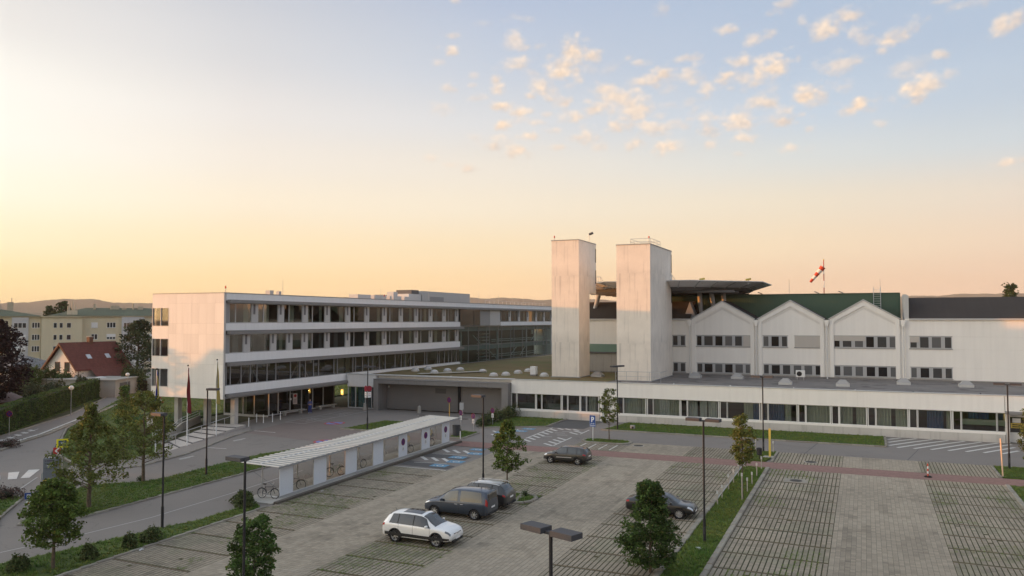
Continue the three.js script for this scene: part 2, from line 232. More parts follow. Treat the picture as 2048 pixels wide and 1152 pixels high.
const std = (c, o = {}) => new THREE.MeshStandardMaterial({ color: c, roughness: 0.8, metalness: 0, ...o });
const M = {
  earth: std(C(0.11, 0.105, 0.06), { map: texGrass, roughness: 1 }),
  hill: std(C(0.045, 0.06, 0.035), { roughness: 1 }),
  asphalt: std(C(0.225, 0.202, 0.185), { map: texAsphalt, roughness: 0.93, bumpMap: texAsphalt, bumpScale: 0.01 }),
  asphaltDark: std(C(0.10, 0.098, 0.098), { map: texAsphalt, roughness: 0.93 }),
  asphaltRed: std(C(0.215, 0.172, 0.155), { map: texAsphalt, roughness: 0.93 }),
  red: std(C(0.29, 0.17, 0.145), { map: texBrick, roughness: 0.92 }),
  soil: std(C(0.115, 0.10, 0.062), { map: texGrass, roughness: 1 }),
  soilAisle: std(C(0.16, 0.145, 0.115), { map: texSpeck, roughness: 1 }),
  paver: std(C(0.405, 0.355, 0.285), { map: texSpeck, roughness: 0.92 }),
  kerb: std(C(0.33, 0.31, 0.265), { map: texConcrete, roughness: 0.9 }),
  grassBase: std(C(0.11, 0.155, 0.028), { map: texGrass, roughness: 1 }),
  line: std(C(0.66, 0.65, 0.62), { map: texSpeck, roughness: 0.8 }),
  lineWorn: std(C(0.46, 0.45, 0.43), { map: texSpeck, roughness: 0.85 }),
  lineBlue: std(C(0.13, 0.30, 0.46), { map: texSpeck, roughness: 0.85 }),
  lineRed: std(C(0.42, 0.09, 0.10), { map: texSpeck, roughness: 0.85 }),
  lineSky: std(C(0.20, 0.25, 0.52), { map: texSpeck, roughness: 0.85 }),
  white: std(C(0.88, 0.86, 0.82), { map: texPlaster, roughness: 0.75 }),
  whiteB: std(C(0.86, 0.865, 0.865), { map: texPlaster, roughness: 0.7 }),
  tower: std(C(0.88, 0.82, 0.74), { map: texConcrete, roughness: 0.85 }),
  panel: std(C(0.85, 0.82, 0.77), { map: texPlaster, roughness: 0.7 }),
  plinth: std(C(0.60, 0.59, 0.565), { map: texConcrete, roughness: 0.85 }),
  beam: std(C(0.24, 0.235, 0.23), { map: texMetal, roughness: 0.55 }),
  frame: std(C(0.50, 0.50, 0.49), { roughness: 0.5 }),
  frameWhite: std(C(0.72, 0.715, 0.69), { roughness: 0.5 }),
  frameGrey: std(C(0.28, 0.285, 0.29), { roughness: 0.5 }),
  frameDark: std(C(0.10, 0.10, 0.105), { roughness: 0.5 }),
  louvre: std(C(0.14, 0.14, 0.15), { roughness: 0.6 }),
  portal: std(C(0.24, 0.235, 0.235), { map: texConcrete, roughness: 0.7 }),
  shutter: std(C(0.21, 0.205, 0.205), { map: texMetal, roughness: 0.55 }),
  shutter2: std(C(0.26, 0.25, 0.245), { map: texMetal, roughness: 0.55 }),
  inside: std(C(0.20, 0.19, 0.175), { map: texConcrete, roughness: 0.9 }),
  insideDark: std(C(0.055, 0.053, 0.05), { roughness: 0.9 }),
  insideWood: std(C(0.16, 0.11, 0.07), { map: texConcrete, roughness: 0.7 }),
  ceil: std(C(0.42, 0.41, 0.39), { roughness: 0.9 }),
  roofDark: std(C(0.050, 0.043, 0.040), { map: texRoof, roughness: 0.95 }),
  roofGreen: std(C(0.085, 0.15, 0.105), { map: texMetal, roughness: 0.5, metalness: 0.25 }),
  roofGreenOld: std(C(0.13, 0.155, 0.105), { map: texRoof, roughness: 0.9 }),
  moss: std(C(0.23, 0.21, 0.115), { map: texMoss, roughness: 1 }),
  gravel: std(C(0.22, 0.205, 0.195), { map: texGravel, roughness: 1 }),
  steel: std(C(0.45, 0.45, 0.45), { roughness: 0.45, metalness: 0.5 }),
  steelWhite: std(C(0.60, 0.60, 0.59), { roughness: 0.5 }),
  black: std(C(0.018, 0.018, 0.02), { roughness: 0.8 }),
  lampGrey: std(C(0.055, 0.055, 0.062), { roughness: 0.7 }),
  lampLens: std(C(0.5, 0.5, 0.48), { roughness: 0.3 }),
  dome: std(C(0.46, 0.46, 0.45), { roughness: 0.25 }),
  redTile: std(C(0.135, 0.042, 0.032), { map: texTile, roughness: 0.9 }),
  greyTile: std(C(0.20, 0.205, 0.215), { map: texTile, roughness: 0.85 }),
  yellowWall: std(C(0.64, 0.575, 0.42), { map: texPlaster, roughness: 0.9 }),
  greyWall: std(C(0.56, 0.565, 0.58), { map: texPlaster, roughness: 0.9 }),
  houseWall: std(C(0.68, 0.655, 0.62), { map: texPlaster, roughness: 0.9 }),
  concrete: std(C(0.42, 0.405, 0.375), { map: texConcrete, roughness: 0.9 }),
  chimney: std(C(0.50, 0.46, 0.36), { map: texConcrete, roughness: 0.9 }),
  brownWood: std(C(0.12, 0.055, 0.035), { roughness: 0.8 }),
  bark: std(C(0.20, 0.165, 0.125), { map: texBark, roughness: 1 }),
  barkDark: std(C(0.10, 0.082, 0.065), { map: texBark, roughness: 1 }),
  yellow: std(C(0.66, 0.50, 0.10), { roughness: 0.5 }),
  sunlitPost: std(C(0.72, 0.50, 0.33), { roughness: 0.6 }),  // yellow post with the peach of the low sun put into its colour
  redPaint: std(C(0.45, 0.03, 0.03), { roughness: 0.45 }),
  whitePaint: std(C(0.78, 0.78, 0.77), { roughness: 0.45 }),
  bluePaint: std(C(0.015, 0.10, 0.33), { roughness: 0.4 }),
  blueFlag: std(C(0.015, 0.035, 0.28), { roughness: 0.9, side: THREE.DoubleSide }),
  yellowFlag: std(C(0.46, 0.36, 0.10), { roughness: 0.9, side: THREE.DoubleSide }),
  redFlag: std(C(0.17, 0.014, 0.022), { roughness: 0.9, side: THREE.DoubleSide }),
  whiteFlag: std(C(0.46, 0.44, 0.38), { roughness: 0.9, side: THREE.DoubleSide }),
  curtainPale: std(C(0.56, 0.57, 0.47), { roughness: 1, side: THREE.DoubleSide }),
  curtainWhite: std(C(0.70, 0.70, 0.67), { roughness: 1, side: THREE.DoubleSide }),
  curtainBlue: std(C(0.075, 0.14, 0.28), { roughness: 1, side: THREE.DoubleSide }),
  curtainGrey: std(C(0.28, 0.28, 0.28), { roughness: 1, side: THREE.DoubleSide }),
  blind: std(C(0.50, 0.47, 0.43), { roughness: 0.7 }),
  farGlass: std(C(0.035, 0.045, 0.05), { roughness: 0.06 }),
  rubber: std(C(0.014, 0.014, 0.015), { roughness: 0.85 }),
  rim: std(C(0.55, 0.55, 0.56), { roughness: 0.3, metalness: 0.8 }),
  lampRed: new THREE.MeshStandardMaterial({ color: C(0.5, 0.02, 0.02), roughness: 0.25 }),
};
const glass = (c, o = {}) => new THREE.MeshPhysicalMaterial({ color: c, roughness: 0.015, metalness: 0, transmission: 1, thickness: 0, ior: 1.52, side: THREE.DoubleSide, ...o });
M.glass = glass(C(0.50, 0.54, 0.52), { ior: 2.0 });
M.glassGreen = glass(C(0.46, 0.60, 0.60), { ior: 1.85 });
M.glassDark = glass(C(0.32, 0.34, 0.34), { ior: 2.1 });
M.glassClear = glass(C(0.86, 0.84, 0.80), { ior: 1.5, roughness: 0.08 });
// pane in a vertical plane: axis 'x' (facing +x) or 'z' (facing +z)
const paneX = (x, y0, y1, z0, z1) => mb().quad([x, y0, z1], [x, y0, z0], [x, y1, z0], [x, y1, z1]);
const paneZ = (z, x0, x1, y0, y1) => mb().quad([x0, y0, z], [x1, y0, z], [x1, y1, z], [x0, y1, z]);
// hanging cloth with folds, along x (at z) or along z (at x)
function curtain(b, axis, at, a0, a1, y0, y1, amp = 0.06, fold = 0.28) {
  const n = Math.max(4, Math.round((a1 - a0) / 0.07)); let prev = null;
  for (let i = 0; i <= n; i++) { const a = mix(a0, a1, i / n), o = at + amp * Math.sin(a / fold * 2 * Math.PI + 1.3 * Math.sin(a * 2.1)); const q = axis === 'x' ? [a, o] : [o, a]; if (prev) b.quad([prev[0], y0, prev[1]], [q[0], y0, q[1]], [q[0], y1, q[1]], [prev[0], y1, prev[1]]); prev = q; }
  return b;
}

// ---------- terrain, hills
{
  const b = mb(), Y = -0.12, far = 7000;
  b.quad([-far, Y, -88], [far, Y, -88], [far, Y, -far], [-far, Y, -far]);
  b.quad([-far, G(0, 10) + Y, 10], [far, G(0, 10) + Y, 10], [far, Y, -88], [-far, Y, -88]);
  b.quad([-far, G(0, 10) + Y, far], [far, G(0, 10) + Y, far], [far, G(0, 10) + Y, 10], [-far, G(0, 10) + Y, 10]);
  struct(b, 'ground', M.earth, 'flat land running to the foot of the hills');
  // ridges: heights in metres over bearings (degrees left of -z)
  const ridge = (dist, hs, rough, seed, name, label) => {
    const r = mb(); let prev = null; const n = 900;
    for (let i = 0; i <= n; i++) {
      const bear = mix(-70, 125, i / n); let k = 0; while (k < hs.length - 2 && bear > hs[k + 1][0]) k++;
      const t = sm(clamp((bear - hs[k][0]) / (hs[k + 1][0] - hs[k][0]))); let h = mix(hs[k][1], hs[k + 1][1], t) * dist / 1590;
      h += (fbm(bear * 0.5 + seed, 3, 0, 4) - 0.5) * rough * 4 + (vnoise(bear * 9 + seed, 1) - 0.5) * rough * 0.5;
      const s = Math.sin(bear * D2R), c = Math.cos(bear * D2R), P = (d, y) => [-s * d, y, -c * d];
      const q = [P(dist - 700, -1), P(dist - 260, h * 0.62), P(dist, h), P(dist + 700, -1)];
      if (prev) for (let m = 0; m < 3; m++) r.quad(q[m], prev[m], prev[m + 1], q[m + 1]);
      prev = q;
    }
    struct(r, name, M.hill, label);
  };
  // values: pixels above the horizon in the photograph
  ridge(5200, [[-70, 38], [-8, 47], [0, 48], [12, 44], [20, 44], [28, 46], [33, 54], [36, 48], [40, 36], [44, 28], [47, 31], [50, 36], [53, 38], [56, 33], [62, 36], [72, 30], [125, 18]], 7, 2, 'hills', 'wooded hills along the horizon');
  ridge(3300, [[-70, 16], [-8, 24], [10, 30], [24, 32], [34, 34], [44, 15], [52, 20], [60, 18], [125, 8]], 5, 9, 'hills', 'nearer low wooded ridge in front of the hills');
}
// ---------- asphalt sheets (each a few millimetres above the one below)
const gy = d => (x, z) => G(x, z) + d;
struct(mb().poly([[-66, 10], [70, 10], [70, -91], [-66, -91.5], [-69.4, -91.5], [-69.4, -79], [-66, -66], [-64, -56], [-63, -48], [-55, -39], [-48.5, -32], [-40, 10]], gy(0)), 'asphalt_forecourt', M.asphalt, 'worn grey asphalt of the forecourt and drive');
struct(mb().poly([[-40, -22], [-48.7, -33.1], [-54.8, -39.5], [-61, -45], [-70.5, -51.6], [-83.4, -62.6], [-112, -96], [-150, -145], [-156, -140], [-122, -100], [-98.9, -83.3], [-76.1, -50.4], [-66, -38], [-50, -12], [-40, 4]], gy(-0.02)), 'road', M.asphalt, 'grey asphalt road running past the hedge');
struct(mb().poly([[-98.9, -83.9], [-76.5, -50.4], [-70, -42], [-75, -38], [-85, -56.2], [-94.4, -71.6], [-108, -88], [-124, -103], [-121, -104]], gy(-0.012)), 'side_lane', M.asphalt, 'narrow lane between the hedge and the median kerb');
struct(mb().poly([[-33, -84], [-28.6, -84], [-28.2, -91], [-33, -91]], gy(0.006)), 'asphalt_patch', M.asphaltDark, 'freshly laid dark asphalt bay before the low wing');
struct(mb().poly([[-62, -68], [-50, -66], [-45, -70], [-38.5, -72], [-38.5, -77], [-50, -73], [-63.5, -80]], gy(0.005)), 'asphalt_red_patch', M.asphaltRed, 'reddish worn asphalt across the forecourt');
struct(mb().poly([[-38.5, -69.2], [26, -69.2], [26, -71.95], [-38.5, -71.95]], gy(0.034)), 'red_brick_path', M.red, 'red brick path crossing the parking rows');

// ---------- chamfered stone shared by kerbs and pavers
function stoneGeo(l, h, w, c) {   // along x, sits on y = 0
  const b = mb(), X = l / 2, Z = w / 2, x = X - c, z = Z - c, y = h - c;
  b.quad([-x, h, z], [x, h, z], [x, h, -z], [-x, h, -z]);
  b.quad([-X, y, Z], [X, y, Z], [x, h, z], [-x, h, z]); b.quad([X, y, -Z], [-X, y, -Z], [-x, h, -z], [x, h, -z]);
  b.quad([X, y, Z], [X, y, -Z], [x, h, -z], [x, h, z]); b.quad([-X, y, -Z], [-X, y, Z], [-x, h, z], [-x, h, -z]);
  b.quad([-X, 0, Z], [X, 0, Z], [X, y, Z], [-X, y, Z]); b.quad([X, 0, -Z], [-X, 0, -Z], [-X, y, -Z], [X, y, -Z]);
  b.quad([X, 0, Z], [X, 0, -Z], [X, y, -Z], [X, y, Z]); b.quad([-X, 0, -Z], [-X, 0, Z], [-X, y, Z], [-X, y, -Z]);
  return b.geometry();
}
const tint = (m, k, w = 1) => { const q = m.clone(); q.color.multiplyScalar(k); q.color.r *= w; return q; };
const kerbMats = [M.kerb, tint(M.kerb, 0.88), tint(M.kerb, 1.08), tint(M.kerb, 0.8, 1.04)];
const kerbGeo = stoneGeo(0.985, 0.26, 0.2, 0.025), kerbWide = stoneGeo(0.985, 0.28, 0.3, 0.03);
function kerb(pts, label, wide = false, top = 0.13) {
  const o = new THREE.Group(); o.name = numbered('kerb'); o.userData = { kind: 'structure', label }; scene.add(o);
  for (let i = 0; i + 1 < pts.length; i++) {
    const [x0, z0] = pts[i], [x1, z1] = pts[i + 1], L = Math.hypot(x1 - x0, z1 - z0), n = Math.max(1, Math.round(L)), a = Math.atan2(-(z1 - z0), x1 - x0);
    for (let k = 0; k < n; k++) {
      const t = (k + 0.5) / n, x = mix(x0, x1, t), z = mix(z0, z1, t), m = new THREE.Mesh(wide ? kerbWide : kerbGeo, kerbMats[Math.floor(rand() * 4)]);
      m.name = 'kerb_stone'; m.position.set(x, G(x, z) + top - 0.26 + rr(-0.008, 0.008), z); m.rotation.set(0, a + rr(-0.008, 0.008), -Math.atan(0.0155) * (z1 - z0) / -L * (z > -88 ? 1 : 0) * 1); m.scale.x = L / n; o.add(m);
    }
  }
  return o;
}
const arc = (cx, cz, r, a0, a1, n) => Array.from({ length: n + 1 }, (_, i) => { const a = mix(a0, a1, i / n) * D2R; return [cx + r * Math.cos(a), cz + r * Math.sin(a)]; });

// ---------- parking rows: stones with open joints, flush paved aisles between
{
  const zN = -20, DIV = Array.from({ length: 20 }, (_, k) => -19.76 - 2.78 * k);
  const bays = [[-37.2, -31.7, -58.3, zN], [-26.0, -21.1, -69.2, zN], [-15.1, -9.75, -69.2, zN], [-7.35, -1.9, -69.2, zN], [4.0, 9.35, -69.2, zN], [-26.1, -21.1, -75.4, -71.95], [-15.1, -9.75, -77.2, -71.95], [-7.35, -1.9, -77.2, -71.95], [4.0, 9.35, -77.2, -71.95]];
  const aisles = [[-31.7, -26.0, -69.2, zN], [-21.1, -15.1, -69.2, zN], [-1.9, 4.0, -69.2, zN], [-21.1, -15.1, -77.2, -71.95], [-1.9, 4.0, -77.2, -71.95]];
  const soil = mb(); for (const [a, b, c, d] of bays) soil.poly([[a, c], [b, c], [b, d], [a, d]], gy(0.034));
  const field = struct(soil, 'parking_bays', M.soil, 'parking bays of grey stones with open soil joints');
  const soil2 = mb(); for (const [a, b, c, d] of aisles) soil2.poly([[a, c], [b, c], [b, d], [a, d]], gy(0.03));
  const lane = struct(soil2, 'parking_aisles', M.soilAisle, 'flush paved aisles between the parking bays');
  camera.updateMatrixWorld(); camera.aspect = 16 / 9; camera.updateProjectionMatrix();
  const fr = new THREE.Frustum().setFromProjectionMatrix(new THREE.Matrix4().multiplyMatrices(camera.projectionMatrix, camera.matrixWorldInverse));
  const holes = (x, z) => (x > -26.05 && x < -21 && z > -53.3 && z < -50.1) || (Math.hypot(x + 5, z + 65) < 0.75) || (x < -21 && x > -26.1 && z < -75.4);
  const put = (parent, rects, px, pz, w, d, geo, mat, name, vary) => {
    const list = [];
    for (const [x0, x1, z0, z1] of rects) {
      const nx = Math.round((x1 - x0) / px), nz = Math.round((z1 - z0) / pz), sx = (x1 - x0) / nx, sz = (z1 - z0) / nz;
      for (let i = 0; i < nx; i++) for (let j = 0; j < nz; j++) {
        const x = x0 + (i + 0.5) * sx, z = z0 + (j + 0.5) * sz; if (holes(x, z)) continue;
        if (name === 'bay_stone' && z > -69.2 && DIV.some(q => Math.abs(q - z) < 0.12)) continue;
        if (name === 'bay_stone' && hash2(i + 900, j) < 0.003) continue;
        const patch = fbm(x * 0.16 + 40, z * 0.16, 0, 3), moss = fbm(x * 0.45 + 9, z * 0.45 + 70, 0, 3);
        let k = (name === 'bay_stone' ? 0.76 : 0.84) + 0.22 * hash2(i * 7 + Math.round(x0), j) + vary * (patch - 0.5), g = 1; const oil = fbm(x * 0.9 + 300, z * 0.9, 0, 3); if (oil > 0.66) k *= 1 - clamp((oil - 0.66) * 2.4, 0, 0.2); const track = fbm(x * 2.2 + 50, z * 0.12, 0, 2); k *= 1 - 0.12 * sstep(0.55, 0.75, track);
        if (name === 'bay_stone' && moss > 0.6) { g = 1.05; k *= 0.88; }
        list.push({ x, z, y: G(x, z) + rr(-0.004, 0.004), k, g, r: rr(-0.02, 0.02), d: Math.hypot(x, z), v: fr.containsPoint(V(x, G(x, z), z)) });
      }
    }
    list.sort((a, b) => (b.v - a.v) || a.d - b.d);
    const near = list.slice(0, 300), rest = list.slice(300), mats = [0.86, 0.93, 1, 1.07].map(k => tint(mat, k));
    for (const s of near) { const m = new THREE.Mesh(geo, mats[clamp(Math.floor((s.k - 0.84) / 0.07), 0, 3)]); m.name = name; m.position.set(s.x, s.y, s.z); m.rotation.y = s.r; parent.add(m); }
    const im = new THREE.InstancedMesh(geo, mat, rest.length), mt = new THREE.Matrix4(), q = new THREE.Quaternion(), up = V(0, 1, 0), one = V(1, 1, 1);
    rest.forEach((s, i) => { im.setMatrixAt(i, mt.compose(V(s.x, s.y, s.z), q.setFromAxisAngle(up, s.r), one)); im.setColorAt(i, C(s.k, s.k * 0.99 * s.g, s.k * 0.97)); });
    im.name = name + 's'; im.userData.kind = 'stuff'; parent.add(im);
  };
  put(field, bays, 0.27, 0.235, 0.215, 0.205, stoneGeo(0.206, 0.05, 0.212, 0.012), M.paver, 'bay_stone', 0.4);
  put(lane, aisles, 0.26, 0.26, 0.25, 0.25, stoneGeo(0.243, 0.04, 0.243, 0.008), tint(M.paver, 1.02), 'aisle_stone', 0.32);
  // bay dividers: narrow rows of brown brick
  const dv = mb(); for (const [x0, x1, z0, z1] of bays.slice(0, 5)) for (const z of DIV) if (z > z0 + 0.2 && z < z1 && !(x0 < -25 && x0 > -27 && z < -50 && z > -53.4)) for (let x = x0; x < x1 - 0.05; x += 0.25) dv.box(x + 0.006, Math.min(x1, x + 0.244), G(x, z), G(x, z) + 0.044 + rr(-0.004, 0.004), z - 0.04, z + 0.04);
  const dm = dv.build('divider_bricks', std(C(0.19, 0.14, 0.10), { map: texSpeck, roughness: 1 }), field); dm.userData.kind = 'stuff';
}
// ---------- lawns and grass
const tufts = [];
const inPoly = (x, z, p) => { let c = false; for (let i = 0, j = p.length - 1; i < p.length; j = i++) if ((p[i][1] > z) !== (p[j][1] > z) && x < (p[j][0] - p[i][0]) * (z - p[i][1]) / (p[j][1] - p[i][1]) + p[i][0]) c = !c; return c; };
function lawn(pts, label, dens = 30, top = 0.09, tall = 1) {
  struct(mb().prism(pts, gy(-0.05), gy(top)), 'lawn', M.grassBase, label);
  let x0 = 1e9, x1 = -1e9, z0 = 1e9, z1 = -1e9; for (const [x, z] of pts) { x0 = Math.min(x0, x); x1 = Math.max(x1, x); z0 = Math.min(z0, z); z1 = Math.max(z1, z); }
  const n = Math.round((x1 - x0) * (z1 - z0) * dens);
  for (let i = 0; i < n; i++) { const x = rr(x0, x1), z = rr(z0, z1); if (inPoly(x, z, pts)) { const f = fbm(x * 0.5, z * 0.5, 0, 3); tufts.push([x, G(x, z) + top - 0.01, z, tall * (0.55 + 0.8 * f) * rr(0.6, 1.3), f]); } }
}
const islandPts = [[-48.5, -33.4], [-46.55, -36.2], [-46.6, -49.6], [-46.7, -63.8], [-47.3, -65.2], [-48.6, -64.4], [-50.1, -61.5], [-51.3, -58.6], [-51.2, -48.4], [-51.5, -45.6], [-53.7, -43.9], [-54.5, -42.2], [-50.3, -35.4]];
lawn(islandPts, 'grass island with trees between the drive and the drop-off lane', 34);
lawn([[-37.4, -20], [-37.4, -42.6], [-38.4, -43.4], [-38.8, -41.2], [-38.9, -38.7], [-40.1, -34.5], [-41.2, -30], [-42.6, -26], [-43.6, -20]], 'grass verge between the drive and the parking bays', 34, 0.09, 1.15);
lawn([[-9.45, -20], [-9.45, -69], [-7.65, -69], [-7.65, -20]], 'long grass strip between the two parking rows', 55, 0.09, 1.3);
lawn([[-9.6, -72.1], [-9.6, -77], [-7.6, -77], [-7.6, -74.6], [-8, -72.1]], 'short grass strip beyond the red path', 40, 0.09, 1);
lawn([[-26.3, -84.3], [1.55, -83.9], [1.55, -90.3], [-25.2, -90.5]], 'lawn along the front of the low wing', 26, 0.1, 1.1);
lawn([[-39.5, -80.6], [-38.3, -81.6], [-33.1, -84.2], [-33.1, -90.6], [-40.2, -90.8]], 'lawn beside the grey shutter doors', 26, 0.09, 1);
lawn([[-39.7, -73.4], [-38.1, -73.4], [-38.2, -77.2], [-40.3, -77.6]], 'small grass patch round the litter bin', 34);
lawn([[-53.6, -74.2], [-50.3, -74.2], [-46.4, -79.6], [-47, -81.3], [-52.7, -81.3]], 'grass triangle in the forecourt', 26);
lawn([[9.6, -20], [9.6, -69], [20, -69], [20, -20]], 'grass at the right edge of the car park', 34);
lawn([[9.6, -72.1], [9.6, -77], [16, -77], [16, -72.1]], 'grass corner at the right beyond the red path', 40);
lawn([...arc(-22.6, -51.65, 1.35, -90, 90, 8), [-26, -50.3], [-26, -53]], 'round-ended grass island behind the van', 40);
lawn([...arc(-22.4, -76.9, 1.05, -90, 90, 8), ...arc(-25, -76.9, 1.05, 90, 270, 8)], 'oval grass island with the parking sign', 40, 0.1);
lawn([[-70.7, -52.2], [-83.4, -63.2], [-108, -91.5], [-112, -97], [-112, -125], [-76.6, -125], [-76.6, -70], [-69, -63.5], [-63, -57.5], [-60.5, -54.5], [-62, -48]], 'sloping lawn under the end of the ward block', 9, 0.05, 1.2);
lawn([[-84.2, -55.2], [-93.4, -67.4], [-107.2, -86], [-140, -125], [-190, -120], [-170, -50], [-110, 10], [-90, -25]], 'gardens behind the hedge', 1.2, 0.02, 2);
lawn([[-47.6, -31.0], [-51.5, -34.3], [-55, -38], [-56.2, -38.6], [-60, -37], [-52, -28]], 'planted verge at the left of the road', 20, 0.1, 1.4);
for (const [x0, x1, z0, z1] of [[-37, -31.8, -58, -24], [-25.9, -21.2, -69, -24], [-15, -9.8, -69, -24], [-7.3, -2, -69, -24], [4.1, 9.3, -69, -24]]) for (let i = 0; i < 5200; i++) { const x = x0 + Math.round(rr(0, 18)) * 0.2722, z = rr(z0, z1), f = fbm(x * 0.3 + 20, z * 0.22 + 8, 0, 3) + (z < -60 ? 0.06 : 0); if (f > 0.6) tufts.push([x, G(x, z) + 0.03, z, 0.28 + 0.5 * rand() * rand(), 0.5]); }   // weeds in the open joints
{
  const b = mb(); for (let i = 0; i < 6; i++) { const a = i * 1.05 + 0.3, l = 0.05 + 0.035 * (i % 3), h = 0.13 - 0.022 * (i % 4), c = Math.cos(a), s = Math.sin(a), w = 0.014; b.tri([-s * w + c * 0.01, 0, c * w + s * 0.01], [s * w + c * 0.01, 0, -c * w + s * 0.01], [c * l, h, s * l]); }
  const mat = std(C(1, 1, 1), { roughness: 0.9, side: THREE.DoubleSide });
  const im = new THREE.InstancedMesh(b.geometry(), mat, tufts.length), mt = new THREE.Matrix4(), q = new THREE.Quaternion(), up = V(0, 1, 0);
  tufts.forEach(([x, y, z, s, f], i) => { im.setMatrixAt(i, mt.compose(V(x, y, z), q.setFromAxisAngle(up, rand() * 6.28), V(1.5, s, 1.5))); const k = rr(0.7, 1.3), dry = rand() < 0.1 ? 1.5 : 1; im.setColorAt(i, C(0.115 * k * dry * (1.35 - f * 0.7), 0.172 * k, 0.026 * k)); });
  im.name = 'grass'; im.userData = { kind: 'stuff', label: 'uneven green grass on the lawns and verges', category: 'grass' }; scene.add(im);
}
kerb([[-37.25, -20], [-37.25, -43]], 'kerb between the left verge and the parking bays');
kerb([[-43.6, -20], [-42.6, -26], [-41.2, -30], [-40.1, -34.5], [-38.9, -38.7], [-38.75, -43.6]], 'kerb along the drive side of the left verge', false, 0.08);
kerb([...islandPts, islandPts[0]], 'kerb round the tree island', false, 0.11);
kerb([[-9.6, -20], [-9.6, -69.1]], 'left kerb of the long grass strip', true, 0.16);
kerb([[-7.5, -20], [-7.5, -69.1]], 'right kerb of the long grass strip', true, 0.16);
kerb([[-9.7, -72], [-9.7, -77.1], [-7.5, -77.1], [-7.5, -72.2]], 'kerb of the short grass strip');
kerb([[-26.5, -84.1], [1.7, -83.75], [1.7, -90.6]], 'kerb along the lawn before the low wing');
kerb([[-25.3, -90.6], [-26.5, -84.1]], 'kerb at the left end of the lawn before the low wing');
kerb([[-39.7, -80.4], [-38.3, -81.4], [-33, -84], [-33, -90.8]], 'kerb of the lawn beside the shutter doors');
kerb([[-39.8, -73.3], [-38, -73.3], [-38.1, -77.3]], 'kerb of the grass patch by the bin');
kerb([[-53.8, -74.1], [-50.2, -74.1], [-46.2, -79.6]], 'kerb of the forecourt grass triangle');
kerb([[9.45, -20], [9.45, -69.1]], 'kerb at the right edge of the car park', true, 0.14);
kerb([[9.45, -72.2], [9.45, -77.1], [16, -77.1]], 'kerb of the right grass corner');
kerb([[-26, -50.2], [-22.6, -50.2], ...arc(-22.6, -51.65, 1.45, -75, 75, 5), [-22.6, -53.1], [-26, -53.1]], 'kerb round the grass island behind the van', true, 0.13);
kerb([...arc(-22.4, -76.9, 1.15, -90, 90, 5), ...arc(-25, -76.9, 1.15, 90, 270, 5), [-22.4, -78.05]], 'kerb round the oval island with the parking sign', true, 0.13);
kerb([[-76.1, -50.4], [-78.7, -54], [-81.2, -58.8], [-87.5, -67.6], [-98.9, -83.3], [-112, -100]], 'raised median kerb between the road and the side lane', true, 0.12);
kerb([[-76.9, -50.9], [-79.4, -54.2], [-82.0, -59], [-88.2, -67.8], [-99.5, -83.5]], 'second median kerb beside the side lane', false, 0.1);
kerb([[-84.8, -55.9], [-94.2, -71.4], [-108, -88]], 'kerb below the hedge', false, 0.08);
kerb([[-62, -48], [-70.5, -51.9], [-83.4, -62.8], [-108, -91.8]], 'kerb between the road and the sloping lawn', false, 0.08);
kerb([[-47.6, -30.8], [-51.3, -34.0], [-55.2, -38.3]], 'kerb of the planted verge at the left', false, 0.12);
// sidewalk of the drop-off lane
struct(mb().prism([[-57.2, -49.8], [-57.9, -55.5], [-59, -58.8], [-61.2, -64.6], [-62.6, -69.5], [-64.6, -71.8], [-62.9, -64.6], [-60.4, -56], [-61, -50], [-58.5, -48]], gy(-0.05), gy(0.09)), 'sidewalk', tint(M.asphalt, 1.15), 'grey sidewalk beside the broad steps');
kerb([[-57.1, -49.8], [-57.8, -55.5], [-58.9, -58.8], [-61.1, -64.6], [-62.5, -69.6]], 'kerb of the drop-off lane sidewalk', false, 0.11);
// concrete sill under the bicycle shelter
struct(mb().prism([[-37.35, -43.6], [-37.35, -71.2], [-40.2, -71.2], [-40.2, -43.6]], gy(-0.05), gy(0.12)), 'shelter_base', M.concrete, 'concrete strip the bicycle shelter stands on');
struct(mb().prism([[-37.0, -43.8], [-37.0, -71.2], [-37.32, -71.2], [-37.32, -43.8]], gy(-0.05), gy(0.2)), 'shelter_edge', std(C(0.115, 0.10, 0.085), { map: texConcrete, roughness: 0.95 }), 'dark low timber edge along the front of the shelter');

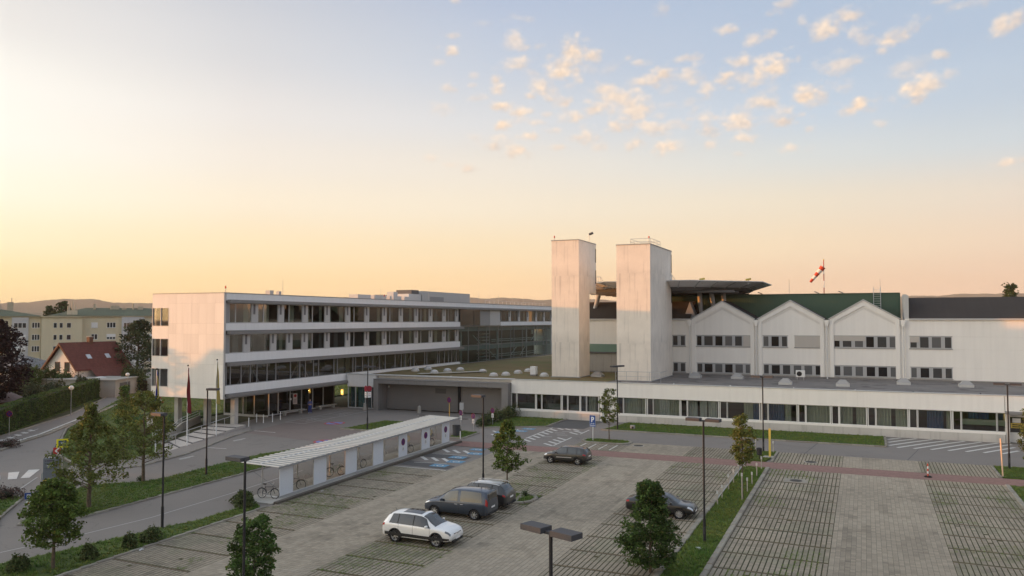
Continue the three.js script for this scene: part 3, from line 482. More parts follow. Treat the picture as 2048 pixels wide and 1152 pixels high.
// ---------- painted markings
{
  const mk = (b, name, mat, label) => struct(b, name, mat, label);
  const bar = (b, x0, z0, x1, z1, w, d = 0.010) => { const L = Math.hypot(x1 - x0, z1 - z0), nx = -(z1 - z0) / L * w / 2, nz = (x1 - x0) / L * w / 2; return b.poly([[x0 + nx, z0 + nz], [x1 + nx, z1 + nz], [x1 - nx, z1 - nz], [x0 - nx, z0 - nz]], gy(d)); };
  let b = mb();
  for (let s = -5; s < 11; s += 1.42) { // diagonal stripes clipped to the bay
    const t0 = Math.max(0, -s / 0.73), t1 = Math.min(6.6, (10.8 - s) / 0.73); if (t1 - t0 < 0.5) continue; bar(b, 1.95 + s + t0 * 0.73, -83.95 - t0, 1.95 + s + t1 * 0.73, -83.95 - t1, 0.3);
  }
  mk(b, 'hatched_marking', M.line, 'white diagonal stripes painted before the right-hand entrance');
  b = mb(); bar(b, -32.1, -76, -32.1, -83.7, 0.15); bar(b, -27.9, -72.9, -27.9, -78.2, 0.15); bar(b, -27.8, -80.6, -27.8, -83.7, 0.15);
  for (let z = -73.6; z > -83.4; z -= 1.25) { bar(b, -32.0, z - 0.4, -30.9, z + 0.55, 0.3); if (Math.abs(z + 79.3) > 1.2) bar(b, -29.2, z - 0.2, -28.0, z + 0.75, 0.3); }
  for (const x of [-31, -30.1, -29.2]) bar(b, x - 0.45, -83.6, x + 0.45, -82.9, 0.28);
  mk(b, 'hatched_marking', M.line, 'white ticked outline of the keep-clear square near the low wing');
  b = mb(); for (const [x0, z0] of [[-30.6, -80.4], [-29.9, -79.2], [-31, -77.6], [-30.2, -81.6]]) bar(b, x0, z0, x0 + 1.1, z0 - 0.2, 0.22, 0.011); mk(b, 'worn_lettering', M.lineWorn, 'worn white paint traces inside the keep-clear square');
  for (const [x, z] of [[-25.3, -72.4], [-24.25, -72.4], [-23.15, -72.4], [-22.1, -72.4]]) mk(bar(mb(), x, z, x, -75.2, 0.13, 0.052), 'bay_line', M.line, 'white bay line on the stones below the oval island');
  // accessible bays by the shelter
  b = mb(); for (const z of [-61.9, -66.0]) for (const x of [-36.3, -35.2, -34.1]) bar(b, x - 0.62, z - 1.2, x + 0.62, z, 0.34); mk(b, 'hatched_marking', M.line, 'white slanted bars between the blue bays by the shelter');
  b = mb(); bar(b, -37.2, -58.5, -31.9, -58.5, 0.12); bar(b, -36.2, -60.6, -33.2, -61.0, 0.09); bar(b, -36.8, -64.8, -33.2, -65.1, 0.09); mk(b, 'bay_line', M.line, 'thin white lines round the blue bays by the shelter');
  mk(mb().poly([[-36.9, -59.2], [-32, -58.9], [-32, -60.4], [-36.9, -61.2]], gy(0.005)), 'asphalt_patch', M.asphaltDark, 'dark tarred strip in the nearest blue bay');
  mk(mb().poly([[-37, -63.2], [-32.5, -63.0], [-32.5, -64.4], [-37, -65.3]], gy(0.005)), 'asphalt_patch', M.asphaltDark, 'dark tarred strip in the middle blue bay');
  const chair = (x, z, s, label) => { const o = mk(mb().poly([[x - s * 0.8, z - s * 0.55], [x + s * 0.8, z - s * 0.55], [x + s * 0.8, z + s * 0.55], [x - s * 0.8, z + s * 0.55]], gy(0.014)), 'blue_bay_symbol', M.lineBlue, label); const w = mb(); w.poly(arc(x + 0.1, z + 0.05, 0.33 * s, 20, 330, 12).concat(arc(x + 0.1, z + 0.05, 0.24 * s, 330, 20, 12)), gy(0.019)); bar(w, x - 0.3 * s, z + 0.1, x - 0.05 * s, z - 0.3 * s, 0.09 * s, 0.019); bar(w, x + 0.2 * s, z - 0.1, x + 0.45 * s, z + 0.1, 0.08 * s, 0.023); w.poly(arc(x - 0.4 * s, z + 0.3 * s, 0.09 * s, 0, 360, 10), gy(0.019)); w.build('wheelchair_symbol', M.line, o); };
  chair(-33.4, -60.1, 0.95, 'pale blue bay symbol nearest the paved aisle'); chair(-32.9, -62.1, 0.95, 'pale blue bay symbol, second from the nearest'); chair(-33.7, -64.0, 0.95, 'pale blue bay symbol in the middle of the row'); chair(-33.0, -66.2, 0.9, 'pale blue bay symbol, fourth from the nearest'); chair(-33.8, -68.2, 0.85, 'pale blue bay symbol nearest the red path');
  chair(-34.3, -82.0, 0.9, 'pale blue bay symbol beside the lawn'); chair(-34.5, -80.2, 0.9, 'pale blue bay symbol beside the ticked square'); chair(-36.0, -78.6, 0.9, 'pale blue bay symbol behind the young tree');
  b = mb(); for (const [x, z] of [[-36.9, -81], [-35.9, -81.6], [-37.4, -79.3], [-36.6, -77.2]]) bar(b, x, z, x + 0.9, z + 0.9, 0.28); mk(b, 'hatched_marking', M.line, 'white slanted bars among the blue bays by the lawn');
  // no-stopping roundels on the forecourt
  for (const [x, z, l] of [[-57.3, -77.7, 'painted blue and red no-stopping roundel before the entrance'], [-50.2, -66.6, 'painted blue and red no-stopping roundel behind the shelter roof']]) {
    const o = mk(mb().poly(arc(x, z, 1.25, 0, 360, 28), gy(0.012)), 'painted_roundel', M.lineRed, l), w = mb();
    for (const h of [0, 1]) { const a = arc(x, z, 0.98, h * 180 + 12, h * 180 + 168, 16).map(([p, q]) => [p + (h ? 0 : 0), q]); w.poly(a.map(([p, q]) => { const dx = p - x, dz = q - z, t = 25 * D2R; return [x + dx * Math.cos(t) - dz * Math.sin(t), z + dx * Math.sin(t) + dz * Math.cos(t)]; }), gy(0.017)); }
    w.build('blue_field', M.lineSky, o);
  }
  // taxi bay
  b = mb(); const tq = [[-63.4, -76.3], [-60.5, -76.0], [-60.0, -88.2], [-63.0, -88.8]]; for (let i = 0; i < 4; i++) bar(b, ...tq[i], ...tq[(i + 1) % 4], 0.11); bar(b, -63.2, -82, -60.3, -81.8, 0.09);
  mk(b, 'bay_line', M.lineWorn, 'thin white outline of the long bay before the entrance');
  const word = (x, z, ux, uz, s, label) => { const w = mb(), vx = -uz, vz = ux; const st = (a, c, e, f) => bar(w, x + (a * ux + c * vx) * s, z + (a * uz + c * vz) * s, x + (e * ux + f * vx) * s, z + (e * uz + f * vz) * s, 0.1, 0.012); st(0, 1, 0.5, 1); st(0.25, 0, 0.25, 0.9); st(0.7, 0, 0.9, 1); st(1.15, 0, 0.95, 1); st(0.84, 0.4, 1.04, 0.4); st(1.4, 0, 1.8, 1); st(1.4, 1, 1.8, 0); st(2.1, 0, 2.1, 1); mk(w, 'painted_word', M.lineWorn, label); };
  word(-62.6, -77.6, 0.05, -0.998, 1.3, 'worn white lettering in the near half of the long bay'); word(-62.2, -83.6, 0.05, -0.998, 1.3, 'worn white lettering in the far half of the long bay');
  b = mb(); bar(b, -58.8, -59.4, -56.6, -59.6, 0.14); mk(b, 'bay_line', M.line, 'short white line across the drop-off lane by the flagpole');
  b = mb(); bar(b, -62.1, -69.6, -59.0, -69.4, 0.14); mk(b, 'bay_line', M.line, 'short white line across the drop-off lane by the last bollard');
  for (const [x, z, l] of [[-59.4, -63.5, 'worn white lane symbol farther up the drop-off lane'], [-56.7, -53.9, 'worn white lane symbol nearer down the drop-off lane']]) { b = mb(); bar(b, x, z, x + 0.1, z - 1.6, 0.3); bar(b, x + 0.3, z + 0.3, x + 0.4, z - 0.9, 0.16, 0.013); mk(b, 'lane_symbol', M.lineWorn, l); }
  b = mb(); const cl = [[-46, -22], [-44.1, -29.3], [-43.1, -33.3], [-42.4, -38.1], [-42.5, -45.1], [-43, -54]]; for (let i = 0; i + 1 < cl.length; i++) bar(b, ...cl[i], ...cl[i + 1], 0.11); mk(b, 'centre_line', M.lineWorn, 'thin white centre line of the drive');
  for (const [p, l] of [[[[-63.3, -42.0], [-65.0, -43.1], [-66.6, -42.2], [-64.8, -40.9]], 'first white zebra bar at the left frame edge'], [[[-65.3, -44.0], [-62.7, -42.2], [-62.2, -42.6], [-64.8, -44.6]], 'second white zebra bar of the crossing'], [[[-64.8, -45.4], [-62.2, -42.9], [-61.7, -43.3], [-64.1, -45.9]], 'third white zebra bar nearest the lawn']]) mk(mb().poly(p, gy(0.004)), 'zebra_bar', M.line, l);
  b = mb(); bar(b, -55.7, -37.0, -61.3, -43.7, 0.12, 0.004); bar(b, -50, -30, -55.7, -37, 0.12, 0.004); mk(b, 'edge_line', M.lineWorn, 'worn white edge line of the road');
  b = mb(); const ml = [[-77.6, -51.4], [-80, -54.4], [-82.6, -59.2], [-88.8, -68], [-100, -83.6]]; for (let i = 0; i + 1 < ml.length; i++) bar(b, ...ml[i], ...ml[i + 1], 0.35, 0.012); mk(b, 'edge_line', M.line, 'white line along the median beside the lane');
  b = mb(); for (let k = 0; k < 5; k++) { const t = k / 4, x = mix(-82.8, -86.6, t), z = mix(-54.9, -60.6, t); bar(b, x, z, x + 1.3, z + 0.35, 0.42, 0.012); } bar(b, -81.8, -53.8, -86.3, -61.5, 0.12, 0.016); mk(b, 'hatched_marking', M.line, 'short white bars beside the hedge at the left');
  b = mb(); bar(b, -5.2, -77.4, -4.4, -83.7, 0.07, 0.006); bar(b, -12.6, -83.6, -4.4, -80.4, 0.05, 0.006); bar(b, 3.2, -77.4, 4.4, -83.6, 0.06, 0.006); bar(b, -39.2, -47, -46.4, -52, 0.06, 0.006); bar(b, -56, -62, -50.2, -71.5, 0.06, 0.007); bar(b, -60, -72, -47, -77.5, 0.06, 0.009); mk(b, 'tar_seam', M.asphaltDark, 'dark sealed seams in the asphalt');
  // manhole covers
  for (const [x, z, d, l] of [[-20.2, -75.8, 0.044, 'round iron manhole cover beside the oval island'], [-5, -65, 0.06, 'round iron manhole cover in a pale concrete square'], [-4.4, -73.3, 0.05, 'round iron manhole cover beyond the red path'], [-51.2, -87.6, 0.008, 'iron drain cover before the grey shutter door'], [-44.5, -86.4, 0.008, 'iron drain cover by the traffic signs']]) {
    const o = thing('manhole_cover', l, 'manhole cover', [x, G(x, z), z]); mb().cyl([x, G(x, z) - 0.02, z], [x, G(x, z) + d + 0.012, z], 0.46, 0.46, 20).build('lid', std(C(0.05, 0.045, 0.04), { roughness: 0.7, metalness: 0.4 }), o);
    const rg = mb(); if (z === -65) rg.box(x - 0.85, x + 0.85, G(x, z) - 0.02, G(x, z) + d, z - 0.72, z + 0.72); else rg.cyl([x, G(x, z) - 0.03, z], [x, G(x, z) + d, z], 0.56, 0.56, 20); rg.build('surround', z === -65 ? M.kerb : M.concrete, o);
  }
}

// ================= ward block at the left: three storeys on a set-back glazed ground floor
const WX = -65.4, WL = -76.35, WN = -68.2, WF = -125;
{
  const o = thing('ward_block', 'long white three-storey ward block with window bands over a glazed ground floor', 'building', [-70.9, 0, -96]);
  // end wall facing the road: cladding panels with open joints
  const pm = [M.panel, tint(M.panel, 0.97), tint(M.panel, 1.03)];
  const cols = [-73.72, -72.55, -71.4, -70.25, -69.1, -67.95, -66.75, WX], rows = [3.15, 4.75, 7.0, 8.15, 10.4, 11.6, 13.9, 15.02];
  const wall = mb().box(-73.73, WX - 0.05, 3.17, 14.98, WN - 0.35, WN - 0.032); for (const [a, b] of [[3.17, 4.28], [6.41, 7.78], [9.86, 11.27], [13.44, 14.98]]) wall.box(WL + 0.31, -73.735, a, b, WN - 0.35, WN - 0.032);
  wall.build('end_wall', M.plinth, o);
  for (let i = 0; i + 1 < cols.length; i++) for (let j = 0; j + 1 < rows.length; j++) mb().box(cols[i] + 0.006, cols[i + 1] - 0.006, rows[j] + 0.006, rows[j + 1] - 0.006, WN - 0.03, WN + rr(-0.002, 0.003)).build('cladding_panel', pm[Math.floor(rand() * 3)], o);
  for (const [a, b] of [[3.15, 4.30], [6.39, 7.80], [9.84, 11.29], [13.42, 15.02]]) mb().box(WL, -73.73, a, b, WN - 0.03, WN).build('cladding_panel', pm[0], o);
  const floors = [[11.33, 13.38], [7.84, 9.80], [4.34, 6.35]];
  for (const [a, b] of floors) {
    const f = mb(); f.box(WL, -73.74, a - 0.04, a, WN - 0.2, WN + 0.03); f.box(WL, -73.74, b, b + 0.04, WN - 0.2, WN + 0.02); f.box(-73.8, -73.74, a, b, WN - 0.2, WN + 0.02); f.box(WL, WL + 0.07, a, b, WN - 0.2, WN + 0.02); f.box(-75.04, -74.97, a, b, WN - 0.16, WN + 0.01);
    const w = f.build('window', tint(M.frame, 1.1), o); paneZ(WN - 0.1, WL + 0.07, -75.04, a, b).build('pane', M.glassDark, w); paneZ(WN - 0.1, -74.97, -73.8, a, b).build('pane', M.glassDark, w);
    mb().box(WL + 0.4, -73.9, a - 0.3, b + 0.4, WN - 3.2, WN - 3.1).build('room_wall', M.insideWood, w);
  }
  // side wall to the road, floors, roof, inner walls
  mb().box(WL, WL + 0.3, 3.15, 15.0, WF, WN - 0.36).build('side_wall', M.panel, o);
  const rf = mb().box(WL + 0.02, WX - 0.45, 14.55, 14.75, -171.5, WN - 0.37).build('roof', M.gravel, o);
  mb().box(WL, WX - 0.01, 15.02, 15.1, WN - 0.5, WN + 0.03).build('parapet_cap', M.frameGrey, rf); mb().box(WX - 0.5, WX + 0.03, 15.0, 15.1, -171.5, WN - 0.5).build('parapet_cap', M.frameGrey, rf);
  for (const y of [4.0, 7.55, 11.1]) mb().box(WL + 0.31, WX - 0.32, y - 0.35, y, WF + 0.1, WN - 0.37).build('floor_slab', M.ceil, o);
  mb().box(-71.6, -71.4, 4.01, 14.5, WF + 0.2, WN - 3).build('corridor_wall', M.inside, o);
  for (let k = 1; k < 12; k++) for (const [a, b] of [[4.02, 7.15], [7.57, 10.7], [11.12, 14.5]]) { const z = -69.18 - 4.61 * k + 0.45; mb().box(-71.38, WX - 0.5, a, b, z - 0.08, z + 0.08).build('partition', M.inside, o); }
  // long facade: fascia and spandrel bands, projecting grey beams
  const bands = [[14.2, 15.0], [10.83, 11.64], [7.27, 8.22], [3.73, 4.62]], beams = [[13.93, 14.29], [10.40, 10.79], [6.86, 7.24], [3.36, 3.70]];
  const ends = [WF, WF, WF, -92.0];
  bands.forEach(([a, b], i) => { const zf = i ? ends[i] : -171; const n = Math.round((WN - zf) / 4.61); for (let k = 0; k < n; k++) { const z0 = mix(WN - 0.36, zf, k / n), z1 = mix(WN - 0.36, zf, (k + 1) / n); mb().box(WX - 0.32, WX + rr(-0.002, 0.002), a, b, z1 + 0.005, z0 - 0.005).build('spandrel_panel', i === 0 ? tint(M.whiteB, 0.97) : M.whiteB, o); } });
  beams.forEach(([a, b], i) => mb().box(WX + 0.004, WX + 0.5, a, b, (i < 1 ? -171 : i < 3 ? WF - 0.6 : -93), WN - 0.5).build('shading_beam', M.beam, o));
  // first-floor wing beyond the low roof: plain end wall piece
  mb().box(WX - 0.32, WX, 3.9, 4.62, WF, -92.6).build('spandrel_panel', M.whiteB, o);
  // upper two storeys: one window per 4.61 m bay
  const winBay = (z0, z1, a, b, split, cur) => {
    const f = mb(), x = WX - 0.22; f.box(x - 0.06, x + 0.06, a, a + 0.07, z1, z0); f.box(x - 0.06, x + 0.06, b - 0.07, b, z1, z0); f.box(x - 0.06, x + 0.06, a + 0.07, b - 0.07, z0 - 0.08, z0); f.box(x - 0.06, x + 0.06, a + 0.07, b - 0.07, z1, z1 + 0.08);
    const zs = split ? z0 - split : null; if (zs) f.box(x - 0.06, x + 0.06, a + 0.07, b - 0.07, zs - 0.05, zs + 0.05);
    const w = f.build('window', M.frame, o);
    if (zs) { paneX(x, a + 0.07, b - 0.07, zs + 0.05, z0 - 0.08).build('pane', M.glass, w); paneX(x, a + 0.07, b - 0.07, z1 + 0.08, zs - 0.05).build('pane', M.glass, w); } else paneX(x, a + 0.07, b - 0.07, z1 + 0.08, z0 - 0.08).build('pane', M.glass, w);
    if (cur) { const q = mb(); const L = z0 - z1; for (const [s, e] of cur) curtain(q, 'z', x - 0.45, z1 + s * L, z1 + e * L, a, b - 0.1); q.build('curtain', rand() < 0.6 ? M.curtainPale : M.curtainGrey, w); }
  };
  const pier = (z0, z1, a, b) => { const p = mb().box(WX - 0.3, WX - 0.1, a, b, z1, z0).build('pier_panel', M.frame, o); mb().box(WX - 0.1, WX - 0.07, b - (b - a) * 0.56, b - 0.08, z1 + 0.5, z1 + 0.82).build('louvre', M.louvre, p); };
  for (const [fi, a, b] of [[0, 11.66, 13.92], [1, 8.24, 10.38]]) {
    mb().box(WX - 0.3, WX - 0.12, a, b, -69.18, WN - 0.37).build('pier_panel', M.frameGrey, o);
    for (let k = 0; k < 12; k++) {
      const z0 = -69.18 - 4.61 * k, z1 = z0 - 3.58;
      const cur = rand() < 0.55 ? [[0, rr(0.15, 0.3)], [rr(0.7, 0.85), 1]] : rand() < 0.4 ? [[0.3, 0.55]] : null;
      if (fi === 1 && k < 3) { const q = [[-69.19, -71.47], [-72.49, -76.05], [-77.04, -78.98], [-80.02, -81.91]]; if (k < 2) { winBay(...q[k * 2], a, b, 0, [[0.1, 0.5]]); winBay(...q[k * 2 + 1], a, b, 0, cur); } if (k === 0) for (const [p, r] of [[-71.47, -72.49], [-76.05, -77.04], [-78.98, -80.02], [-81.91, -82.97]]) pier(p, r, a, b); continue; }
      winBay(z0, z1, a, b, k < 4 || k % 2 ? 1.0 : 0, cur); pier(z1, z0 - 4.61, a, b);
    }
  }
  // first storey: ribbon glazing with slim mullions
  { let z = -68.78, k = 0; while (z > WF + 0.5) { const w = [0.64, 1.7, 1.5, 1.1, 1.75, 1.55, 2.7, 1.75, 1.15, 1.65, 1.05, 3.3, 0.75, 3.6][k % 14], z1 = Math.max(WF, z - w), f = mb(), x = WX - 0.22; f.box(x - 0.05, x + 0.07, 4.62, 4.7, z1, z); f.box(x - 0.05, x + 0.07, 6.78, 6.86, z1, z); f.box(x - 0.05, x + 0.09, 4.7, 6.78, z - 0.1, z); const wn = f.build('window', M.frameGrey, o); paneX(x, 4.7, 6.78, z1, z - 0.1).build('pane', M.glassDark, wn); if (k % 5 === 3) { const q = mb(); curtain(q, 'z', x - 0.5, z1, z - 0.3, 4.6, 6.8); q.build('curtain', M.curtainPale, wn); } z = z1; k++; } }
  for (let k = 0; k < 6; k++) { const z = -71 - k * 9.2; mb().cyl([WX - 0.9, 4.1, z], [WX - 0.9, 6.8, z - 2.2], 0.09, 0.09, 6).build('brace', M.steelWhite, o); mb().cyl([WX - 0.9, 4.1, z - 4.4], [WX - 0.9, 6.8, z - 2.2], 0.09, 0.09, 6).build('brace', M.steelWhite, o); }
  mb().box(-66.4, -66.35, 5.35, 5.4, WF, -69).build('inner_rail', M.frameGrey, o);
  // underside and set-back ground floor
  mb().box(WL + 0.05, WX - 0.02, 3.16, 3.4, WF, WN - 0.38).build('soffit', M.frameGrey, o);
  const gx = -68.3, gz = -79;
  const gl = [-79, -80.7, -83.0, -85.3, -87.6, -89.9, -92.2];
  for (let i = 0; i + 1 < gl.length; i++) { const f = mb(); f.box(gx - 0.07, gx + 0.07, 0, 3.15, gl[i] - 0.12, gl[i]); f.box(gx - 0.05, gx + 0.05, 0, 0.14, gl[i + 1], gl[i] - 0.12); f.box(gx - 0.05, gx + 0.05, 3.05, 3.15, gl[i + 1], gl[i] - 0.12); const w = f.build('shop_window', M.frame, o); paneX(gx, 0.14, 3.05, gl[i + 1], gl[i] - 0.12).build('pane', M.glassDark, w); }
  const gxs = [-75.5, -73.9, -72.4, -70.6, -68.37]; for (let i = 0; i + 1 < gxs.length; i++) { const f = mb(); f.box(gxs[i], gxs[i] + 0.12, -0.2, 3.15, gz - 0.07, gz + 0.07); f.box(gxs[i] + 0.12, gxs[i + 1], -0.2, 0.1, gz - 0.05, gz + 0.05); f.box(gxs[i] + 0.12, gxs[i + 1], 3.05, 3.15, gz - 0.05, gz + 0.05); const w = f.build('shop_window', M.frame, o); paneZ(gz, gxs[i] + 0.12, gxs[i + 1], 0.1, 3.05).build('pane', M.glass, w); }
  mb().box(-75.4, gx - 0.1, -0.06, 0.0, -92.2, gz - 0.1).build('floor_slab', M.insideWood, o); mb().box(-75.6, -75.4, -0.2, 3.15, -92.2, gz).build('side_wall', M.inside, o); mb().box(-73.2, -73.0, 0, 3.1, -92, -81.4).build('inner_wall', M.insideWood, o); mb().box(-75.4, gx, 0, 3.1, -92.6, -92.4).build('inner_wall', M.inside, o);
  mb().box(-71.2, -70.4, 0, 1.1, -88.5, -83.5).build('counter', M.insideWood, o);
  { const q = mb(); curtain(q, 'x', gz - 0.9, -75.2, -72.6, 0.1, 3.0, 0.05, 0.5); q.build('curtain', M.curtainPale, o); }
  for (const [x, z] of [[-75.2, -71.2], [-70.9, -71.5], [-66.8, -71.5]]) mb().box(x - 0.3, x + 0.3, G(x, z) - 0.1, 3.16, z - 0.3, z + 0.3).build('column', M.plinth, o);
  // things that stand on the roof and belong to it
  const rt = (name, x, y0, z, w, h, d, mat) => mb().box(x - w / 2, x + w / 2, y0, y0 + h, z - d / 2, z + d / 2).build(name, mat, rf);
  rt('vent_box', -68, 14.75, -78.6, 0.7, 0.95, 0.7, M.frame); rt('vent_box', -68, 14.75, -80.3, 0.45, 0.9, 0.45, M.frame);
  for (let k = 0; k < 4; k++) rt('vent_unit', -70, 14.75, -101 - 4.4 * k, 1.6, 1.1, 3.4, M.steelWhite);
  rt('vent_unit', -69.2, 14.75, -108.8, 1.2, 1.75, 1.2, M.steelWhite);
  for (const [z, h] of [[-80.1, 2.3], [-102.4, 2.2], [-117, 2.4], [-128, 2.8], [-136, 2.6], [-145, 2.4], [-152, 2.6], [-158, 2.4], [-164, 2.4]]) mb().cyl([-67.2, 14.7, z], [-67.2, 14.8 + h, z], 0.035, 0.025, 5).build('lightning_rod', M.steel, rf);
  mb().box(-67.28, -67.22, 15.75, 15.8, -171, -139).build('roof_rail', M.steelWhite, rf);
  for (let z = -139; z > -171; z -= 2) mb().box(-67.28, -67.22, 14.75, 15.75, z - 0.03, z + 0.03).build('rail_post', M.steelWhite, rf);
  const pent = mb().box(-73.5, -69.6, 14.75, 17.0, -137, -119).build('plant_room', tint(M.frame, 0.95), rf); mb().box(-69.6, -69.55, 14.8, 16.1, -126.5, -121.6).build('plant_room_door', M.frameGrey, pent); mb().box(-72.5, -69.8, 14.75, 16.4, -118.8, -114.8).build('vent_unit', M.steelWhite, rf); mb().box(-73, -70, 16.4, 17.1, -118.4, -116).build('vent_unit', M.frameDark, rf);
  for (const [x, z] of [[-65.7, -68.7], [-66.5, -102.3]]) { const l = mb().cyl([x, 15.0, z], [x, 15.55, z], 0.04, 0.04, 6).build('obstruction_light', M.steel, rf); mb().cyl([x, 15.55, z], [x, 15.85, z], 0.09, 0.07, 8).build('red_lens', M.lampRed, l); }
  // link part of the same storey: blind panels and windows up to the tower
  const lx = WX - 0.1; mb().box(lx - 0.1, lx, 10.95, 13.93, -137.4, -133.2).build('pier_panel', M.frameGrey, o); mb().box(lx - 0.2, lx + 0.04, 10.95, 13.93, -142.0, -137.4).build('pier_panel', M.frame, o);
  for (const [a, b] of [[-125.1, -130.5], [-130.6, -133.1]]) { const f = mb(); f.box(lx - 0.06, lx + 0.04, 10.9, 11.0, b, a); f.box(lx - 0.06, lx + 0.04, 11.0, 13.93, a - 0.08, a); const w = f.build('window', M.frameDark, o); paneX(lx, 11.0, 13.93, b, a - 0.08).build('pane', M.glassDark, w); }
  for (let k = 0; k < 6; k++) { const z0 = -142.6 - 4.7 * k, z1 = z0 - 3.8; winBay(z0, z1, 11.66, 13.9, 0, [[0, 0.2]]); pier(z1, z0 - 4.7, 11.66, 13.9); }
  mb().box(WX - 0.3, WX, 10.9, 11.62, -171, -142.1).build('spandrel_panel', M.whiteB, o);
  mb().box(-72, WX - 0.4, 10.75, 11.0, -171, WF - 0.05).build('floor_slab', M.ceil, o); mb().box(-72.2, -72, 11, 14.5, -171, WF).build('corridor_wall', M.inside, o);
  mb().box(WL, WX - 0.3, 4.2, 14.9, -171.8, -171.5).build('far_wall', M.whiteB, o);
}
// ================= glazed link hall under the top storey
{
  const o = thing('glass_link_hall', 'green-tinted glass hall with white cross braces behind the low roof', 'building', [-68, 4, -148]);
  const x = -65.9, zs = [-125.2, -129, -133.2, -136.6, -138, -142, -143.6, -148, -149.6, -154, -156, -160.5, -162, -166, -168, -170.8];
  for (let i = 0; i + 1 < zs.length; i++) for (const [a, b] of [[4.2, 7.3], [7.3, 10.75]]) { const f = mb(); f.box(x - 0.04, x + 0.06, a, b, zs[i] - 0.1, zs[i]); f.box(x - 0.03, x + 0.05, a, a + 0.06, zs[i + 1], zs[i] - 0.1); const w = f.build('curtain_wall_window', M.frameGrey, o); paneX(x, a + 0.06, b, zs[i + 1], zs[i] - 0.1).build('pane', M.glassGreen, w); }
  for (const z of [-127.6, -143, -158, -169]) mb().cyl([x - 0.7, 4.1, z], [x - 0.7, 10.7, z], 0.14, 0.14, 8).build('column', M.steelWhite, o);
  for (const [a, b, y0, y1] of [[-132, -135.4, 9.2, 7.4], [-137, -142.6, 7.0, 4.3], [-154, -158, 4.6, 7.2], [-160, -165, 7.6, 10.2], [-166, -170, 10.2, 7.6], [-149.5, -153, 5, 6.9]]) mb().cyl([x - 0.5, y0, a], [x - 0.5, y1, b], 0.09, 0.09, 6).build('brace', M.steelWhite, o);
  for (const y of [7.2, 10.7]) mb().box(x - 4, x - 0.25, y - 0.75, y, -170.8, -125.3).build('gallery_slab', std(C(0.30, 0.33, 0.33), { roughness: 0.8 }), o);
  for (const y of [7.9, 8.25, 4.9, 5.3]) mb().box(x - 1.0, x - 0.95, y - 0.12, y, -170.8, -141).build('gallery_rail', M.steelWhite, o);
  for (let k = 0; k < 9; k++) mb().box(x - 2.4, x - 1.2, 4.3 + 0.62 * k, 4.4 + 0.62 * k, -140.8, -137.4).build('stair_tread', M.steelWhite, o);
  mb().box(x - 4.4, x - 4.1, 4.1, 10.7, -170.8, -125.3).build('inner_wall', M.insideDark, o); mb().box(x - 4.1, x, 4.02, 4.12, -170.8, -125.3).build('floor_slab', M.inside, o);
  const l = mb().box(x - 0.9, x - 0.6, 9.0, 9.85, -161.4, -161.0).build('hanging_sign', M.whitePaint, o);
}
